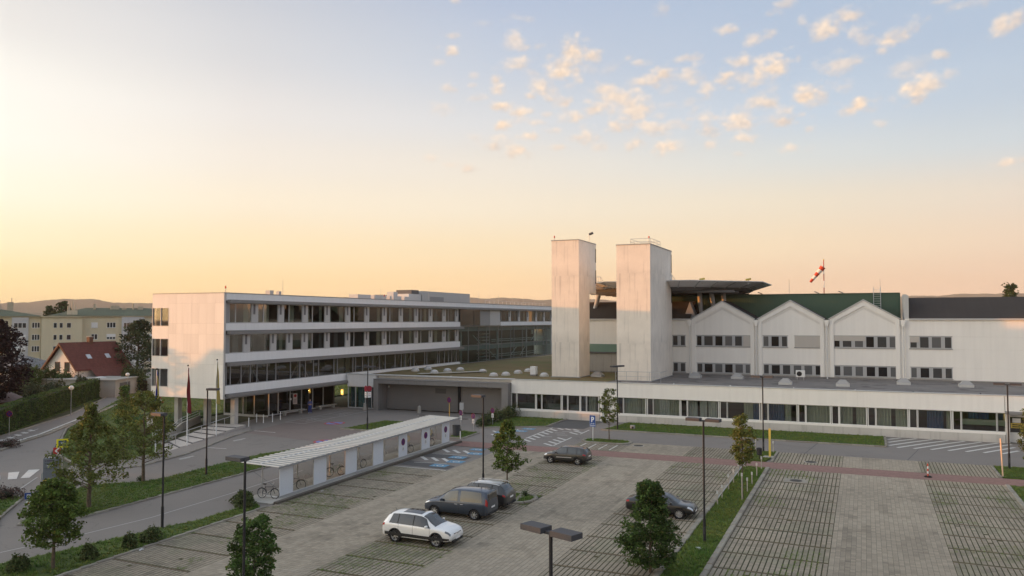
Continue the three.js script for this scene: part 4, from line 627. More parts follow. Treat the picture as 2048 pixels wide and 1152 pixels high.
// ================= low wing with the white parapet, shutters and window band
const LZ = -91;
{
  const o = thing('low_wing', 'long low white wing with one band of curtained windows', 'building', [-20, 0, -95]);
  const xr = 12.45, xe = 34;
  // wall above the windows in wide panels
  for (let x = -40.4; x < xr - 0.1; x += 6.6) { const x1 = Math.min(xr, x + 6.6); mb().box(x + 0.004, x1 - 0.004, 2.95, 4.56, LZ - 0.35, LZ + rr(-0.002, 0.002)).build('wall_panel', M.white, o); }
  mb().box(xr, xe, 3.1, 4.56, LZ - 0.35, LZ).build('wall_panel', M.white, o); mb().box(-65.05, -60.35, 2.95, 4.56, LZ - 0.35, LZ - 0.02).build('wall_panel', M.whiteB, o); mb().box(-60.35, -40.4, 3.6, 4.56, LZ - 0.9, LZ - 0.5).build('wall_panel', M.white, o);
  mb().box(-65.2, -40.3, 4.56, 4.64, LZ - 0.95, LZ + 0.05).build('parapet_cap', M.frame, o); mb().box(-40.3, xe, 4.56, 4.64, LZ - 0.4, LZ + 0.05).build('parapet_cap', M.frame, o);
  // plinth in slabs, sill
  for (let x = -40.4; x < xr - 0.1; x += 4.4) { const x1 = Math.min(xr, x + 4.4); if (x < -28.9 && x1 > -28.9) { mb().box(x + 0.005, -28.95, -0.2, 0.78, LZ - 0.3, LZ + 0.1).build('plinth_slab', M.plinth, o); continue; } mb().box(x + 0.005, x1 - 0.005, -0.2, 0.78, LZ - 0.3, LZ + 0.1).build('plinth_slab', M.plinth, o); }
  mb().box(-40.4, -28.9, 0.79, 1.0, LZ - 0.3, LZ + 0.06).build('sill', M.white, o); mb().box(-26.75, xr, 0.79, 1.0, LZ - 0.3, LZ + 0.06).build('sill', M.white, o);
  // windows: narrow leaf and wide light in turn
  const L = [[-40.37, -39.79, 0, 0], [-39.62, -37.25, 1, 0], [-37.01, -36.44, 0, 0], [-36.28, -33.89, 1, 0], [-33.62, -33.06, 0, 0], [-32.9, -31.5, 1, 0], [-31.27, -30.67, 0, 0], [-30.52, -29.13, 1, 2], [-26.7, -26.11, 0, 0], [-25.96, -23.41, 1, 3], [-23.12, -22.55, 0, 0], [-22.41, -19.47, 1, 4], [-19.23, -18.64, 0, 0], [-18.47, -15.14, 1, 5], [-14.87, -14.21, 0, 0], [-14.07, -10.71, 1, 6], [-10.4, -9.86, 0, 7], [-9.71, -6.85, 1, 7], [-6.59, -6.01, 0, 0], [-5.83, -3.52, 1, 3], [-3.26, -2.7, 0, 0], [-2.5, -0.02, 1, 8], [0.23, 0.83, 0, 0], [1.0, 3.85, 1, 8], [4.09, 4.69, 0, 0], [4.85, 7.72, 1, 9], [7.98, 8.59, 0, 0], [8.74, 11.67, 1, 10], [11.81, 12.43, 1, 10]];
  for (const [a, b, wide, look] of L) {
    const f = mb(), y0 = 1.0, y1 = 2.94, z = LZ - 0.14; f.box(a - 0.1, b + 0.1, y0, y0 + 0.07, z - 0.06, z + 0.07); f.box(a - 0.1, b + 0.1, y1 - 0.07, y1, z - 0.06, z + 0.07); f.box(a - 0.1, a, y0 + 0.07, y1 - 0.07, z - 0.06, z + 0.08); f.box(b, b + 0.1, y0 + 0.07, y1 - 0.07, z - 0.06, z + 0.08);
    const w = f.build('window', M.frameWhite, o);
    paneZ(z, a, b, y0 + 0.07, y1 - 0.07).build('pane', wide ? M.glass : M.glassDark, w);
    const D = b - a, hang = (s, e, m, y = 1.0, dz = 0.28) => { const q = mb(); curtain(q, 'x', z - dz, a + s * D, a + e * D, y, y1); q.build('curtain', m, w); };
    if (look === 2) hang(0.1, 0.75, M.curtainPale); if (look === 3) { hang(0, 1, M.curtainPale); } if (look === 4) { hang(0.0, 0.98, M.curtainPale); hang(0.2, 0.6, M.curtainWhite, 1, 0.2); } if (look === 5) { hang(0, 0.3, M.curtainWhite); hang(0.38, 0.62, M.curtainWhite); hang(0.66, 0.95, M.curtainWhite); }
    if (look === 6) { hang(0.5, 0.8, M.curtainPale); hang(0.8, 1, M.curtainBlue); } if (look === 7) { hang(0, 0.55, M.curtainBlue); hang(0.58, 0.8, M.curtainPale); } if (look === 8) { hang(0, 0.48, M.curtainPale); hang(0.62, 1, M.curtainPale); } if (look === 9) { hang(0.28, 0.8, M.curtainBlue); hang(0.88, 1, M.curtainPale); }
    if (look === 10) { mb().box(a, b, 1.62, 2.16, z - 0.05, z - 0.03).build('frosted_strip', std(C(0.42, 0.46, 0.36), { roughness: 0.6 }), w); hang(0.2, 0.8, M.curtainBlue, 2.2); }
    if (wide && look === 0) mb().box(a, b, 1.07, 1.75, z - 0.62, z - 0.58).build('frosted_strip', std(C(0.24, 0.26, 0.25), { roughness: 0.7 }), w);
    if (!wide && rand() < 0.5) mb().box(a, b, 1.1, y1, z - 0.34, z - 0.3).build('blind', M.curtainGrey, w);
  }
  for (const [a, b] of [[-40.37, -29.1], [-26.75, 12.45]]) mb().box(a - 0.12, b, 2.935, 2.97, LZ - 0.3, LZ + 0.05).build('lintel', M.frameWhite, o);
  // door between the two runs of windows
  { const f = mb(); f.box(-28.9, -28.62, 0, 2.94, LZ - 0.3, LZ + 0.03); f.box(-27.3, -26.82, 0, 2.94, LZ - 0.3, LZ + 0.03); f.box(-28.62, -27.3, 2.6, 2.94, LZ - 0.3, LZ + 0.03); const d = f.build('door_frame', M.white, o); mb().box(-28.62, -27.3, 0.02, 2.6, LZ - 0.28, LZ - 0.2).build('door', M.frameWhite, d); mb().box(-28.5, -28.1, 1.1, 2.4, LZ - 0.19, LZ - 0.185).build('door_glass', M.farGlass, d); }
  // rooms behind the windows
  mb().box(-40.4, xr, 0.0, 0.05, LZ - 5, LZ - 0.36).build('floor_slab', M.inside, o); mb().box(-40.4, xr, 0.05, 3.6, LZ - 5.2, LZ - 5).build('inner_wall', M.inside, o); mb().box(-40.4, xr, 3.3, 3.5, LZ - 5, LZ - 0.37).build('ceiling', M.ceil, o);
  for (const x of [-40.5, -33.75, -29, -24, -19.35, -14.98, -10.55, -6.7, -3.38, 0.12, 3.98, 7.85, 12.6]) mb().box(x - 0.06, x + 0.06, 0.05, 3.3, LZ - 5, LZ - 0.36).build('partition', M.inside, o);
  for (let k = 0; k < 8; k++) { const x = -24 + k * 4.4; mb().box(x - 1.6, x + 0.2, 0.35, 0.75, LZ - 3, LZ - 1.6).build('bed', M.whitePaint, o); }
  // glazing left of the shutter portal
  for (const [a, b, c] of [[-65.0, -63.8, 2], [-63.8, -62.2, 1], [-62.2, -61.2, 2], [-61.2, -60.4, 0]]) { const f = mb(); f.box(a, a + 0.1, 0, 2.95, LZ - 0.25, LZ - 0.1); f.box(a + 0.1, b, 0, 0.12, LZ - 0.23, LZ - 0.12); f.box(a + 0.1, b, 2.87, 2.95, LZ - 0.23, LZ - 0.12); const w = f.build('window', M.frame, o); paneZ(LZ - 0.18, a + 0.1, b, 0.12, 2.87).build('pane', M.glassGreen, w); if (c) { const q = mb(); curtain(q, 'x', LZ - 0.6, a + 0.15, b - 0.1, 0.1, 2.9, 0.05, 0.4); q.build('curtain', c === 1 ? std(C(0.20, 0.28, 0.28), { roughness: 1 }) : std(C(0.12, 0.16, 0.18), { roughness: 1 }), w); } }
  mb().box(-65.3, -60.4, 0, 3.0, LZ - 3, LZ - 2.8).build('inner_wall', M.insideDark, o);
  // roof: gravel at the right, planted at the left
  const rf = mb().box(-29.58, xe, 4.1, 4.22, -113.4, LZ - 0.41).build('roof', M.gravel, o);
  mb().box(-65.2, -24.6, 4.215, 4.24, LZ - 1, LZ - 0.96).build('roof_edge', M.concrete, o);
  { // planted bed swelling towards the glass hall
    const bq = mb(), nx = 40, nz = 44, P = (i, j) => { const x = mix(-65.3, -29.6, i / nx), z = mix(-94.2, -150, j / nz); const up = sstep(-112, -128, z) * sstep(-66, -52, x) * 0.85; return [x, 4.2 + 0.12 * fbm(x * 0.35, z * 0.35, 0, 3) + up, z]; };
    for (let i = 0; i < nx; i++) for (let j = 0; j < nz; j++) bq.quad(P(i, j), P(i + 1, j), P(i + 1, j + 1), P(i, j + 1)); const bed = bq.build('planted_roof', M.moss, o);
  }
  mb().box(-65.2, -29.6, 4.0, 4.16, -150, -92).build('roof_deck', M.gravel, o);
  mb().box(-65.2, -29.6, 4.165, 4.30, -94.2, LZ - 1.05).build('gravel_margin', M.gravel, o);
  { const a = V(-57.6, 4.42, -97.5), b = V(-51.4, 4.5, -106.2); const n = V(-(b.z - a.z), 0, b.x - a.x).normalize().multiplyScalar(0.7); const q = mb(); q.quad([a.x + n.x, 4.44, a.z + n.z], [a.x - n.x, 4.44, a.z - n.z], [b.x - n.x, 4.46, b.z - n.z], [b.x + n.x, 4.46, b.z + n.z]); q.build('roof_path', M.concrete, o); }
  for (const [x, z] of [[-62.4, -104.6], [-62.6, -108.8], [-57.5, -101.8], [-57.5, -105.8], [-56.9, -108.8], [-51.7, -106.0], [-46.9, -99.6], [-46.0, -101.7], [-46.1, -106.2], [-46.1, -110.1], [-40.5, -102.4]]) { const c = mb().cyl([x, 4.1, z], [x, 4.4, z], 0.66, 0.63, 18).build('skylight', M.steelWhite, o); mb().geom(new THREE.SphereGeometry(0.6, 18, 6, 0, Math.PI * 2, 0, Math.PI / 2).scale(1, 0.62, 1), new THREE.Matrix4().makeTranslation(x, 4.4, z)).build('dome', M.dome, c); }
  for (const [x, z] of [[-8.85, -101.6], [-2.45, -101.7], [4.2, -107.4], [10.68, -106.2], [-21, -108.5], [-15.5, -108.8], [-33.5, -104.5]]) { const q = mb(), w = 0.75; q.box(x - w, x + w, 4.2, 4.5, z - w, z + w); const c = q.build('skylight', M.frame, o); const d = mb(), t = 0.95, k = 0.32; d.quad([x - w, 4.5, z + w], [x + w, 4.5, z + w], [x + k, t + 4, z + k], [x - k, t + 4, z + k]); d.quad([x + w, 4.5, z + w], [x + w, 4.5, z - w], [x + k, t + 4, z - k], [x + k, t + 4, z + k]); d.quad([x + w, 4.5, z - w], [x - w, 4.5, z - w], [x - k, t + 4, z - k], [x + k, t + 4, z - k]); d.quad([x - w, 4.5, z - w], [x - w, 4.5, z + w], [x - k, t + 4, z + k], [x - k, t + 4, z - k]); d.quad([x - k, t + 4, z + k], [x + k, t + 4, z + k], [x + k, t + 4, z - k], [x - k, t + 4, z - k]); d.build('pyramid_dome', std(C(0.33, 0.32, 0.31), { roughness: 0.3 }), c); }
  for (const [x, z] of [[-20.5, -93], [-14, -92.6], [-7.2, -92.4], [-1, -92.4], [4.5, -92.6], [10.6, -93], [-27, -93], [-35, -93.5], [-50, -93]]) mb().cyl([x, 4.2, z], [x, 4.62, z], 0.06, 0.06, 6).build('roof_drain', rand() < 0.4 ? M.whitePaint : M.black, o);
  // right-hand entrance under a grey canopy
  const cn = mb().box(12.4, xe, 2.86, 3.1, LZ - 0.4, LZ + 0.9).build('canopy', M.beam, o);
  mb().box(12.45, 12.8, 0, 2.86, LZ - 1.2, LZ + 0.02).build('pier', M.plinth, o); mb().box(14.4, xe, 0, 2.86, LZ - 0.35, LZ).build('wall_panel', M.white, o);
  { const d = mb(); d.box(12.8, 12.9, 0, 2.86, LZ - 0.7, LZ - 0.6); d.box(14.3, 14.4, 0, 2.86, LZ - 0.7, LZ - 0.6); d.box(12.9, 14.3, 2.5, 2.86, LZ - 0.7, LZ - 0.6); const e = d.build('entrance_door', M.frameWhite, o); paneZ(LZ - 0.65, 12.9, 14.3, 1.0, 2.5).build('pane', M.glassDark, e); mb().box(12.9, 14.3, 0, 0.99, LZ - 0.69, LZ - 0.62).build('door_base', M.frameWhite, e); mb().box(13.1, 13.8, 1.95, 2.38, LZ - 0.6, LZ - 0.58).build('notice', M.whitePaint, e); const yb = mb().box(12.95, 14.1, 1.42, 1.9, LZ - 0.6, LZ - 0.57).build('yellow_notice', M.yellow, e); for (let k = 0; k < 2; k++) mb().box(13.08, 13.95, 1.5 + 0.19 * k, 1.6 + 0.19 * k, LZ - 0.569, LZ - 0.565).build('notice_bar', M.black, e); }
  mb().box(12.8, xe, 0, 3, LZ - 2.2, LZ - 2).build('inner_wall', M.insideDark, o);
  mb().box(-40, xe, 0, 4.1, -113.3, LZ - 5.3).build('core', M.inside, o);
}
// lit wall lamps seen behind glass
function glowLamp(x, y, z, w, h, d, label, power) { const o = thing('wall_lamp', label, 'lamp', [x, y, z]); mb().rbox(x, y, z, w, h, d, 0.03).build('lamp_shade', new THREE.MeshStandardMaterial({ color: C(0.8, 0.6, 0.2), emissive: C(1, 0.62, 0.12), emissiveIntensity: 0.55, roughness: 0.5 }), o); mb().box(x - w * 0.3, x + w * 0.3, y - h * 0.7, y + h * 0.7, z - d * 0.9, z - d * 0.5).build('bracket', M.steel, o); const p = new THREE.PointLight(C(1, 0.66, 0.25), power, 12, 2); p.position.set(0, 0, d * 0.5 + 0.12); p.castShadow = true; o.add(p); }
glowLamp(-65.55, 2.15, -90.55, 0.34, 0.75, 0.16, 'lit yellow wall lamp at the corner beside the grey shutters', 0.35);
glowLamp(12.1, 2.62, -91.9, 0.14, 0.5, 0.12, 'lit orange lamp behind the last window before the right entrance', 0.3);

// ================= grey portal with two shutter doors
{
  const o = thing('shutter_portal', 'wide grey concrete portal with two slatted shutter doors', 'garage door', [-50.2, 0, -91]);
  const a = -60.2, b = -40.5, z1 = LZ + 0.9, z0 = LZ - 1.4;
  mb().box(a, b, 3.55, 4.1, z0, z1).build('lintel', M.portal, o); mb().box(a, a + 0.75, -0.1, 3.55, z0, z1).build('jamb', M.portal, o); mb().box(b - 0.85, b, -0.1, 3.55, z0, z1).build('jamb', M.portal, o); mb().box(a - 0.04, b + 0.04, 4.1, 4.16, z0, z1 + 0.04).build('cap', M.beam, o);
  mb().box(-48.4, -48.15, 0, 3.55, z0 + 0.1, z0 + 0.5).build('centre_post', M.black, o);
  for (const [x0, x1, m, n] of [[a + 0.75, -48.4, M.shutter, 'left'], [-48.15, b - 0.85, M.shutter2, 'right']]) {
    const d = mb().box(x0, x1, 0, 3.55, z0, z0 + 0.14).build('shutter_door', M.beam, o);
    for (let y = 0.04; y < 3.5; y += 0.185) mb().box(x0 + 0.01, x1 - 0.01, y, y + 0.165, z0 + 0.14, z0 + 0.17 + rr(0, 0.004)).build('slat', m, d);
    if (n === 'left') { mb().box(-51.9, -50.3, 2.35, 3.0, z0 + 0.175, z0 + 0.2).build('vent_grille', M.frameDark, d); }
  }
  mb().rbox(-59.0, 3.0, z0 + 0.35, 0.18, 0.25, 0.15, 0.03).build('signal_lamp', M.whitePaint, o);
  for (const x of [-61.2, -52.8, -41.2]) { const c = thing('concrete_bollard', x < -60 ? 'squat pale concrete bollard at the left jamb of the shutter portal' : x < -50 ? 'squat pale concrete bollard before the middle of the left shutter' : 'squat pale concrete bollard at the right jamb of the shutter portal', 'bollard', [x, 0, LZ + 1.4], 'concrete bollards at the shutters'); mb().cyl([x, 0, LZ + 1.4], [x, 0.85, LZ + 1.4], 0.27, 0.2, 14).build('shaft', M.concrete, c); mb().sphere(x, 0.85, LZ + 1.4, 0.2, 0.08, 0.2, 12, 6).build('cap', M.concrete, c); }
}
// ================= two concrete towers
{
  const t1 = thing('lift_tower', 'left plain concrete tower with an overhanging rear top', 'tower', [-37, 4, -104]);
  mb().box(-39.0, -35.08, 4.1, 22.8, -105.9, -101.4).build('shaft', M.tower, t1); mb().box(-38.99, -35.07, 15.7, 22.79, -108.9, -105.9).build('overhang', M.tower, t1); mb().box(-39.06, -35.02, 22.8, 22.9, -108.96, -101.34).build('roof_cap', M.frameGrey, t1); mb().box(-39.1, -34.98, 4.0, 4.36, -106, -101.3).build('base_flashing', M.frameGrey, t1);
  for (const [y, h] of [[20.4, 1.9], [18.0, 1.5]]) mb().box(-37.6, -36.2, y, y + h, -108.95, -108.9).build('window_slot', M.farGlass, t1);
  for (const [y, h] of [[20.2, 2.0], [17.2, 1.9]]) mb().box(-35.08, -35.05, y, y + h, -108.9, -108.5).build('window_slot', M.farGlass, t1);
  const l1 = mb().cyl([-38.7, 22.9, -101.7], [-38.7, 23.25, -101.7], 0.05, 0.05, 6).build('obstruction_light', M.steel, t1); mb().cyl([-38.7, 23.25, -101.7], [-38.7, 23.55, -101.7], 0.1, 0.08, 8).build('red_lens', M.lampRed, l1);
  const fl = mb().cyl([-35.6, 22.9, -107.4], [-35.6, 24.1, -107.4], 0.04, 0.04, 6).build('flood_lamp', M.steel, t1); mb().rbox(-35.3, 24.25, -107.4, 0.6, 0.28, 0.4, 0.05, 2, [0, 0, 0.35]).build('lamp_head', M.lampGrey, fl);
  const t2 = thing('lift_tower', 'right plain concrete tower, wider, with a railed roof', 'tower', [-27, 4, -105]);
  mb().box(-29.2, -24.77, 4.1, 21.65, -111.5, -99.2).build('shaft', M.tower, t2); mb().box(-29.26, -24.71, 21.65, 21.75, -111.56, -99.14).build('roof_cap', M.frameGrey, t2); mb().box(-29.3, -24.68, 4.0, 4.3, -111.6, -99.1).build('base_flashing', M.frameGrey, t2);
  for (const [y, h] of [[18.6, 2.6], [14.4, 2.4]]) mb().box(-24.77, -24.73, y, y + h, -111.5, -111.1).build('window_slot', M.farGlass, t2);
  const rail = mb(); const rx = [-27.6, -24.95], rz = [-105.5, -100.2]; for (const x of rx) for (const z of [-105.5, -103.7, -102, -100.2]) rail.cyl([x, 21.75, z], [x, 22.5, z], 0.03, 0.03, 5); for (const y of [22.1, 22.5]) { rail.tube([[rx[0], y, rz[0]], [rx[1], y, rz[0]], [rx[1], y, rz[1]], [rx[0], y, rz[1]], [rx[0], y, rz[0]]], 0.025, 5); } rail.build('roof_railing', M.steel, t2);
  const l2 = mb().cyl([-25.2, 21.75, -100.4], [-25.2, 22.5, -100.4], 0.05, 0.05, 6).build('obstruction_light', M.steel, t2); mb().cyl([-25.2, 22.5, -100.4], [-25.2, 22.8, -100.4], 0.1, 0.08, 8).build('red_lens', M.lampRed, l2);
  const gr = thing('roof_railing', 'grey railing on the low roof before the right tower', 'railing', [-26, 4.2, -98]); const q = mb(), zz = -97.9; for (const x of [-29, -27.55, -26.1, -24.65, -23.2]) q.cyl([x, 4.2, zz], [x, 5.5, zz], 0.03, 0.03, 6); q.build('posts', M.steel, gr); mb().tube([[-29, 5.5, zz], [-23.2, 5.5, zz], [-23.2, 5.5, -101.5]], 0.03).build('top_rail', M.steel, gr); mb().tube([[-29, 4.9, zz], [-23.2, 4.9, zz], [-23.2, 4.9, -101.5]], 0.022).build('mid_rail', M.steel, gr);
  const bx = thing('roof_cabinet', 'white cabinet standing on the planted roof', 'cabinet', [-42.1, 4.2, -102.5]); mb().rbox(-42.1, 5.0, -102.5, 0.8, 1.1, 0.8, 0.03).build('cabinet', M.whitePaint, bx); mb().box(-42.5, -41.7, 4.1, 4.46, -102.9, -102.1).build('base', M.portal, bx);
}
// ================= helicopter deck on slanting legs
{
  const o = thing('helicopter_deck', 'grey octagonal helicopter deck with a flared edge on slanting legs', 'helipad', [-27, 12, -122]);
  const cx = -27.4, cz = -122.5, oct = (r, y) => Array.from({ length: 8 }, (_, k) => { const a = (k + 0.5) * 45 * D2R; return [cx + r * Math.cos(a), y, cz + r * Math.sin(a)]; });
  const rings = [oct(12.2, 16.15), oct(13.0, 16.6), oct(15.6, 17.35), oct(15.6, 17.45), oct(13.0, 16.85)];
  const face = (b, p, q) => { for (let k = 0; k < 8; k++) { const m = (k + 1) % 8; b.quad(p[k], q[k], q[m], p[m]); } };
  const deck = mb(); face(deck, rings[0], rings[1]); for (let k = 1; k < 7; k++) { deck.tri(rings[0][0], rings[0][k], rings[0][k + 1]); deck.tri(rings[4][0], rings[4][k + 1], rings[4][k]); } face(deck, rings[1], rings[4]);
  deck.build('deck', std(C(0.15, 0.145, 0.14), { map: texMetal, roughness: 0.7 }), o);
  const net = mb(); face(net, rings[1], rings[2]); face(net, rings[2], rings[3]); face(net, rings[3], rings[4]); net.build('edge_net', std(C(0.78, 0.77, 0.76), { map: texMetal, roughness: 0.6 }), o);
  for (let k = 0; k < 8; k++) for (let s = 0; s < 4; s++) { const t = (s + 0.5) / 4, m = (k + 1) % 8, P = (r, d) => [mix(r[k][0], r[m][0], t), mix(r[k][1], r[m][1], t) - d, mix(r[k][2], r[m][2], t)]; mb().cyl(P(rings[1], 0.08), P(rings[2], 0.05), 0.07, 0.05, 5).build('net_arm', M.steel, o); }
  const legM = std(C(0.42, 0.41, 0.39), { map: texMetal, roughness: 0.5 });
  for (const [x0, z0, x1, z1] of [[-21.9, -116.6, -21.2, -115.2], [-20.3, -117.5, -19.6, -117], [-18.9, -119, -18.3, -118.5], [-37.2, -117, -38.2, -116], [-33.6, -117, -34.4, -116]]) mb().cyl([x1, 11.4, z1], [x0, 16.0, z0], 0.28, 0.34, 10).build('leg', legM, o);
  for (let k = 0; k < 6; k++) mb().box(cx - 11, cx + 11, 15.85, 16.14, cz - 9.6 + k * 3.8, cz - 9.3 + k * 3.8).build('girder', M.frameDark, o);
  for (const [x, z] of [[-20.3, -110.3], [-14.6, -113.6], [-31, -109.8]]) { const l = mb().cyl([x, 16.9, z], [x, 17.5, z], 0.04, 0.04, 5).build('deck_lamp', M.steel, o); mb().rbox(x, 17.62, z, 0.7, 0.26, 0.4, 0.05, 2, [0, 0.6, 0.2]).build('lamp_head', M.yellow, l); }
  for (const [x, z] of [[-36, -111], [-25.4, -110.5]]) { const r = mb(); for (const dz of [0, -0.8, -1.6]) r.cyl([x + 0.9 + dz * 0.5, 16.9, z + dz * 0.4], [x + 0.9 + dz * 0.5, 18.3, z + dz * 0.4], 0.035, 0.035, 5); r.tube([[x - 0.8, 18.3, z], [x + 0.9, 18.3, z], [x + 1.7, 17.0, z]], 0.035, 5); r.tube([[x - 0.8, 17.6, z], [x + 1.2, 17.6, z]], 0.025, 5); r.build('access_railing', M.steel, o); mb().box(x - 2, x + 1.4, 16.7, 16.85, z - 1.2, z + 0.2).build('access_bridge', M.steel, o); }
}
// ================= gabled clinic block behind the low roof
const GZ = -113.5;
{
  const o = thing('gabled_clinic', 'white two-storey block with three gables and dark roofs', 'building', [-10, 4, -118]);
  const gables = [[-22.4, -18.15, -13.9], [-13.35, -9.13, -4.95], [-4.25, -0.1, 4.1]];
  for (const [a, m, b] of gables) {
    mb().extr([[a, 4.45], [b, 4.45], [b, 12.1], [m, 14.55], [a, 12.1]], GZ - 0.3, GZ).build('gable_wall', M.white, o);
    // raised verge band and bargeboard
    const tr = mb(); tr.extr([[a, 4.45], [a + 0.5, 4.45], [a + 0.5, 11.78], [m, 13.85], [b - 0.5, 11.78], [b - 0.5, 4.45], [b, 4.45], [b, 12.1], [m, 14.55], [a, 12.1]], GZ + 0.002, GZ + 0.14); tr.build('gable_band', M.white, o);
    mb().extr([[a + 0.52, 11.66], [m, 13.72], [b - 0.52, 11.66], [b - 0.52, 11.4], [m, 13.42], [a + 0.52, 11.4]], GZ + 0.003, GZ + 0.035).build('gable_trim', tint(M.white, 0.86), o);
    mb().extr([[a - 0.15, 12.05], [m, 14.57], [b + 0.15, 12.05], [b + 0.15, 12.17], [m, 14.72], [a - 0.15, 12.17]], GZ + 0.001, GZ + 0.25).build('verge_board', M.frame, o);
    for (const s of [0, 1]) { const e = s ? b + 0.15 : a - 0.15, q = mb(); const p = [[e, 12.16, GZ], [m, 14.71, GZ], [m, 14.71, -121.4], [e, 12.16, -121.4]]; if (s) q.quad(...p); else q.quad(p[1], p[0], p[3], p[2]); q.build('roof', M.roofDark, o); }
  }
  // flat walls: left part, right part
  mb().box(-42.4, -22.4, 4.45, 12.0, GZ - 0.35, GZ - 0.02).build('wall', tint(M.white, 0.96), o);
  const wallR = (x0, x1, y0, y1) => mb().box(x0 + 0.004, x1 - 0.004, y0 + 0.004, y1 - 0.004, GZ - 0.35, GZ - 0.01).build('wall_panel', M.white, o);
  for (const [y0, y1] of [[4.45, 6.0], [6.0, 8.3], [8.3, 9.9], [9.9, 12.15]]) wallR(4.75, 36, y0, y1);
  for (const [x0, x1] of [[-13.9, -13.35], [-4.95, -4.25], [4.1, 4.75]]) mb().box(x0, x1, 4.45, 12.0, GZ - 0.5, GZ - 0.08).build('valley_wall', M.white, o);
  mb().box(-42.4, 36, 4.1, 4.44, GZ - 0.3, GZ + 0.06).build('plinth', M.portal, o);
  const slope = (x0, x1, zr, yr) => { mb().quad([x0, 12.2, GZ + 0.1], [x1, 12.2, GZ + 0.1], [x1, yr, zr], [x0, yr, zr]).build('roof', M.roofDark, o); mb().box(x0, x1, 12.0, 12.19, GZ - 0.1, GZ + 0.22).build('gutter', M.frame, o); mb().quad([x0, yr, zr], [x1, yr, zr], [x1, 12, zr - 5], [x0, 12, zr - 5]).build('roof', M.roofDark, o); };
  slope(-42.4, -22.6, -118, 14.75); slope(5.2, 36, -118, 14.95);
  { const q = mb(); q.extr([[4.7, 12.1], [5.2, 12.1], [5.2, 15.1], [4.9, 15.3], [4.6, 15.3]], -118.2, GZ - 0.1); q.build('fire_wall', M.frame, o); }
  // small triangular dormers left of the first gable
  for (const [x, z, s] of [[-22.9, -114.6, 1], [-20.3, -118.5, 0.8]]) mb().extr([[x - 0.95 * s, 12.0], [x + 0.95 * s, 12.0], [x, 12 + 2.6 * s]], z - 2.2, z).build('dormer', tint(M.frameGrey, 1.1), o);
  // rain pipes
  for (const x of [-22.65, -13.6, -4.6, 4.5]) { const h = mb(); h.extr([[x - 0.28, 12.0], [x + 0.28, 12.0], [x + 0.28, 11.75], [x + 0.14, 11.15], [x - 0.14, 11.15], [x - 0.28, 11.75]], GZ + 0.16, GZ + 0.42); const hp = h.build('rain_hopper', M.white, o); mb().cyl([x, 4.2, GZ + 0.29], [x, 11.2, GZ + 0.29], 0.09, 0.09, 8).build('rain_pipe', M.frameWhite, hp); }
  // windows
  const row = (xs, y0, y1, looks = []) => {
    const a = xs[0], b = xs[xs.length - 1];
    const sur = mb(); sur.box(a - 0.08, b + 0.08, y0 - 0.12, y0 - 0.02, GZ - 0.1, GZ + 0.07); sur.box(a - 0.08, b + 0.08, y1, y1 + 0.06, GZ - 0.1, GZ + 0.03); sur.build('window_sill', M.frameGrey, o);
    for (let i = 0; i + 1 < xs.length; i += 2) {
      const p = xs[i], q = xs[i + 1], pn = i + 2 < xs.length ? xs[i + 2] : q, f = mb(), z = GZ + 0.02; f.box(p, q, y0, y0 + 0.09, GZ - 0.05, z); f.box(p, q, y1 - 0.09, y1, GZ - 0.05, z); f.box(p, p + 0.09, y0 + 0.09, y1 - 0.09, GZ - 0.05, z); f.box(q - 0.09, q, y0 + 0.09, y1 - 0.09, GZ - 0.05, z); if (pn > q) f.box(q, pn, y0, y1, GZ - 0.05, z - 0.015);
      const w = f.build('window', tint(M.frameGrey, 1.5), o); mb().quad([p + 0.09, y0 + 0.09, GZ + 0.004], [q - 0.09, y0 + 0.09, GZ + 0.004], [q - 0.09, y1 - 0.09, GZ + 0.004], [p + 0.09, y1 - 0.09, GZ + 0.004]).build('pane', M.paneDark[Math.floor(rand() * 3)], w);
      const lk = looks[i / 2] || 0; if (lk) mb().box(p + 0.03, q + (pn - q), mix(y1, y0, lk), y1, z, z + 0.03).build('roller_blind', M.blind, w);
    }
  };
  M.paneDark = [std(C(0.014, 0.014, 0.015), { roughness: 0.05 }), std(C(0.06, 0.062, 0.064), { roughness: 0.06 }), std(C(0.12, 0.125, 0.13), { roughness: 0.1 })];
  row([-25.16, -24.35, -24.06, -23.31], 8.33, 9.82); row([-25.08, -24.35, -24.09, -23.31], 4.62, 5.96);
  row([-21.76, -20.96, -20.76, -19.42, -19.23, -18.08, -17.88, -16.76, -16.54, -15.45, -15.36, -14.42], 8.35, 9.83, [0, 0, 0, 0, 0, 1]); row([-21.71, -20.89, -20.74, -19.47, -19.27, -18.12, -17.92, -16.73, -16.53, -15.35, -15.16, -14.42], 4.62, 5.94);
  row([-12.74, -11.94, -11.71, -10.59, -10.36, -9.54], 8.35, 9.85); row([-8.65, -7.64, -7.6, -6.4, -6.35, -5.4], 8.35, 9.85, [1, 1, 1]); row([-12.72, -11.94, -11.72, -10.5, -10.28, -9.17, -8.9, -7.76, -7.54, -6.4, -6.14, -5.4], 4.62, 5.98);
  row([-3.75, -2.96, -2.75, -1.53, -1.28, -0.14, 0.07, 1.16, 1.41, 2.63, 2.83, 3.65], 8.38, 9.9, [0.42, 0.42, 0.42, 0, 0, 0]); row([-3.75, -2.92, -2.71, -1.51, -1.26, -0.2, 0.07, 1.24, 1.46, 2.66, 2.88, 3.65], 4.62, 6.0);
  row([5.23, 6.12, 6.32, 7.46, 7.65, 8.85, 9.1, 9.97], 8.4, 9.92, [0.5, 0, 0, 0]); row([5.28, 6.05, 6.31, 7.46, 7.72, 8.88, 9.11, 9.97], 4.62, 6.0);
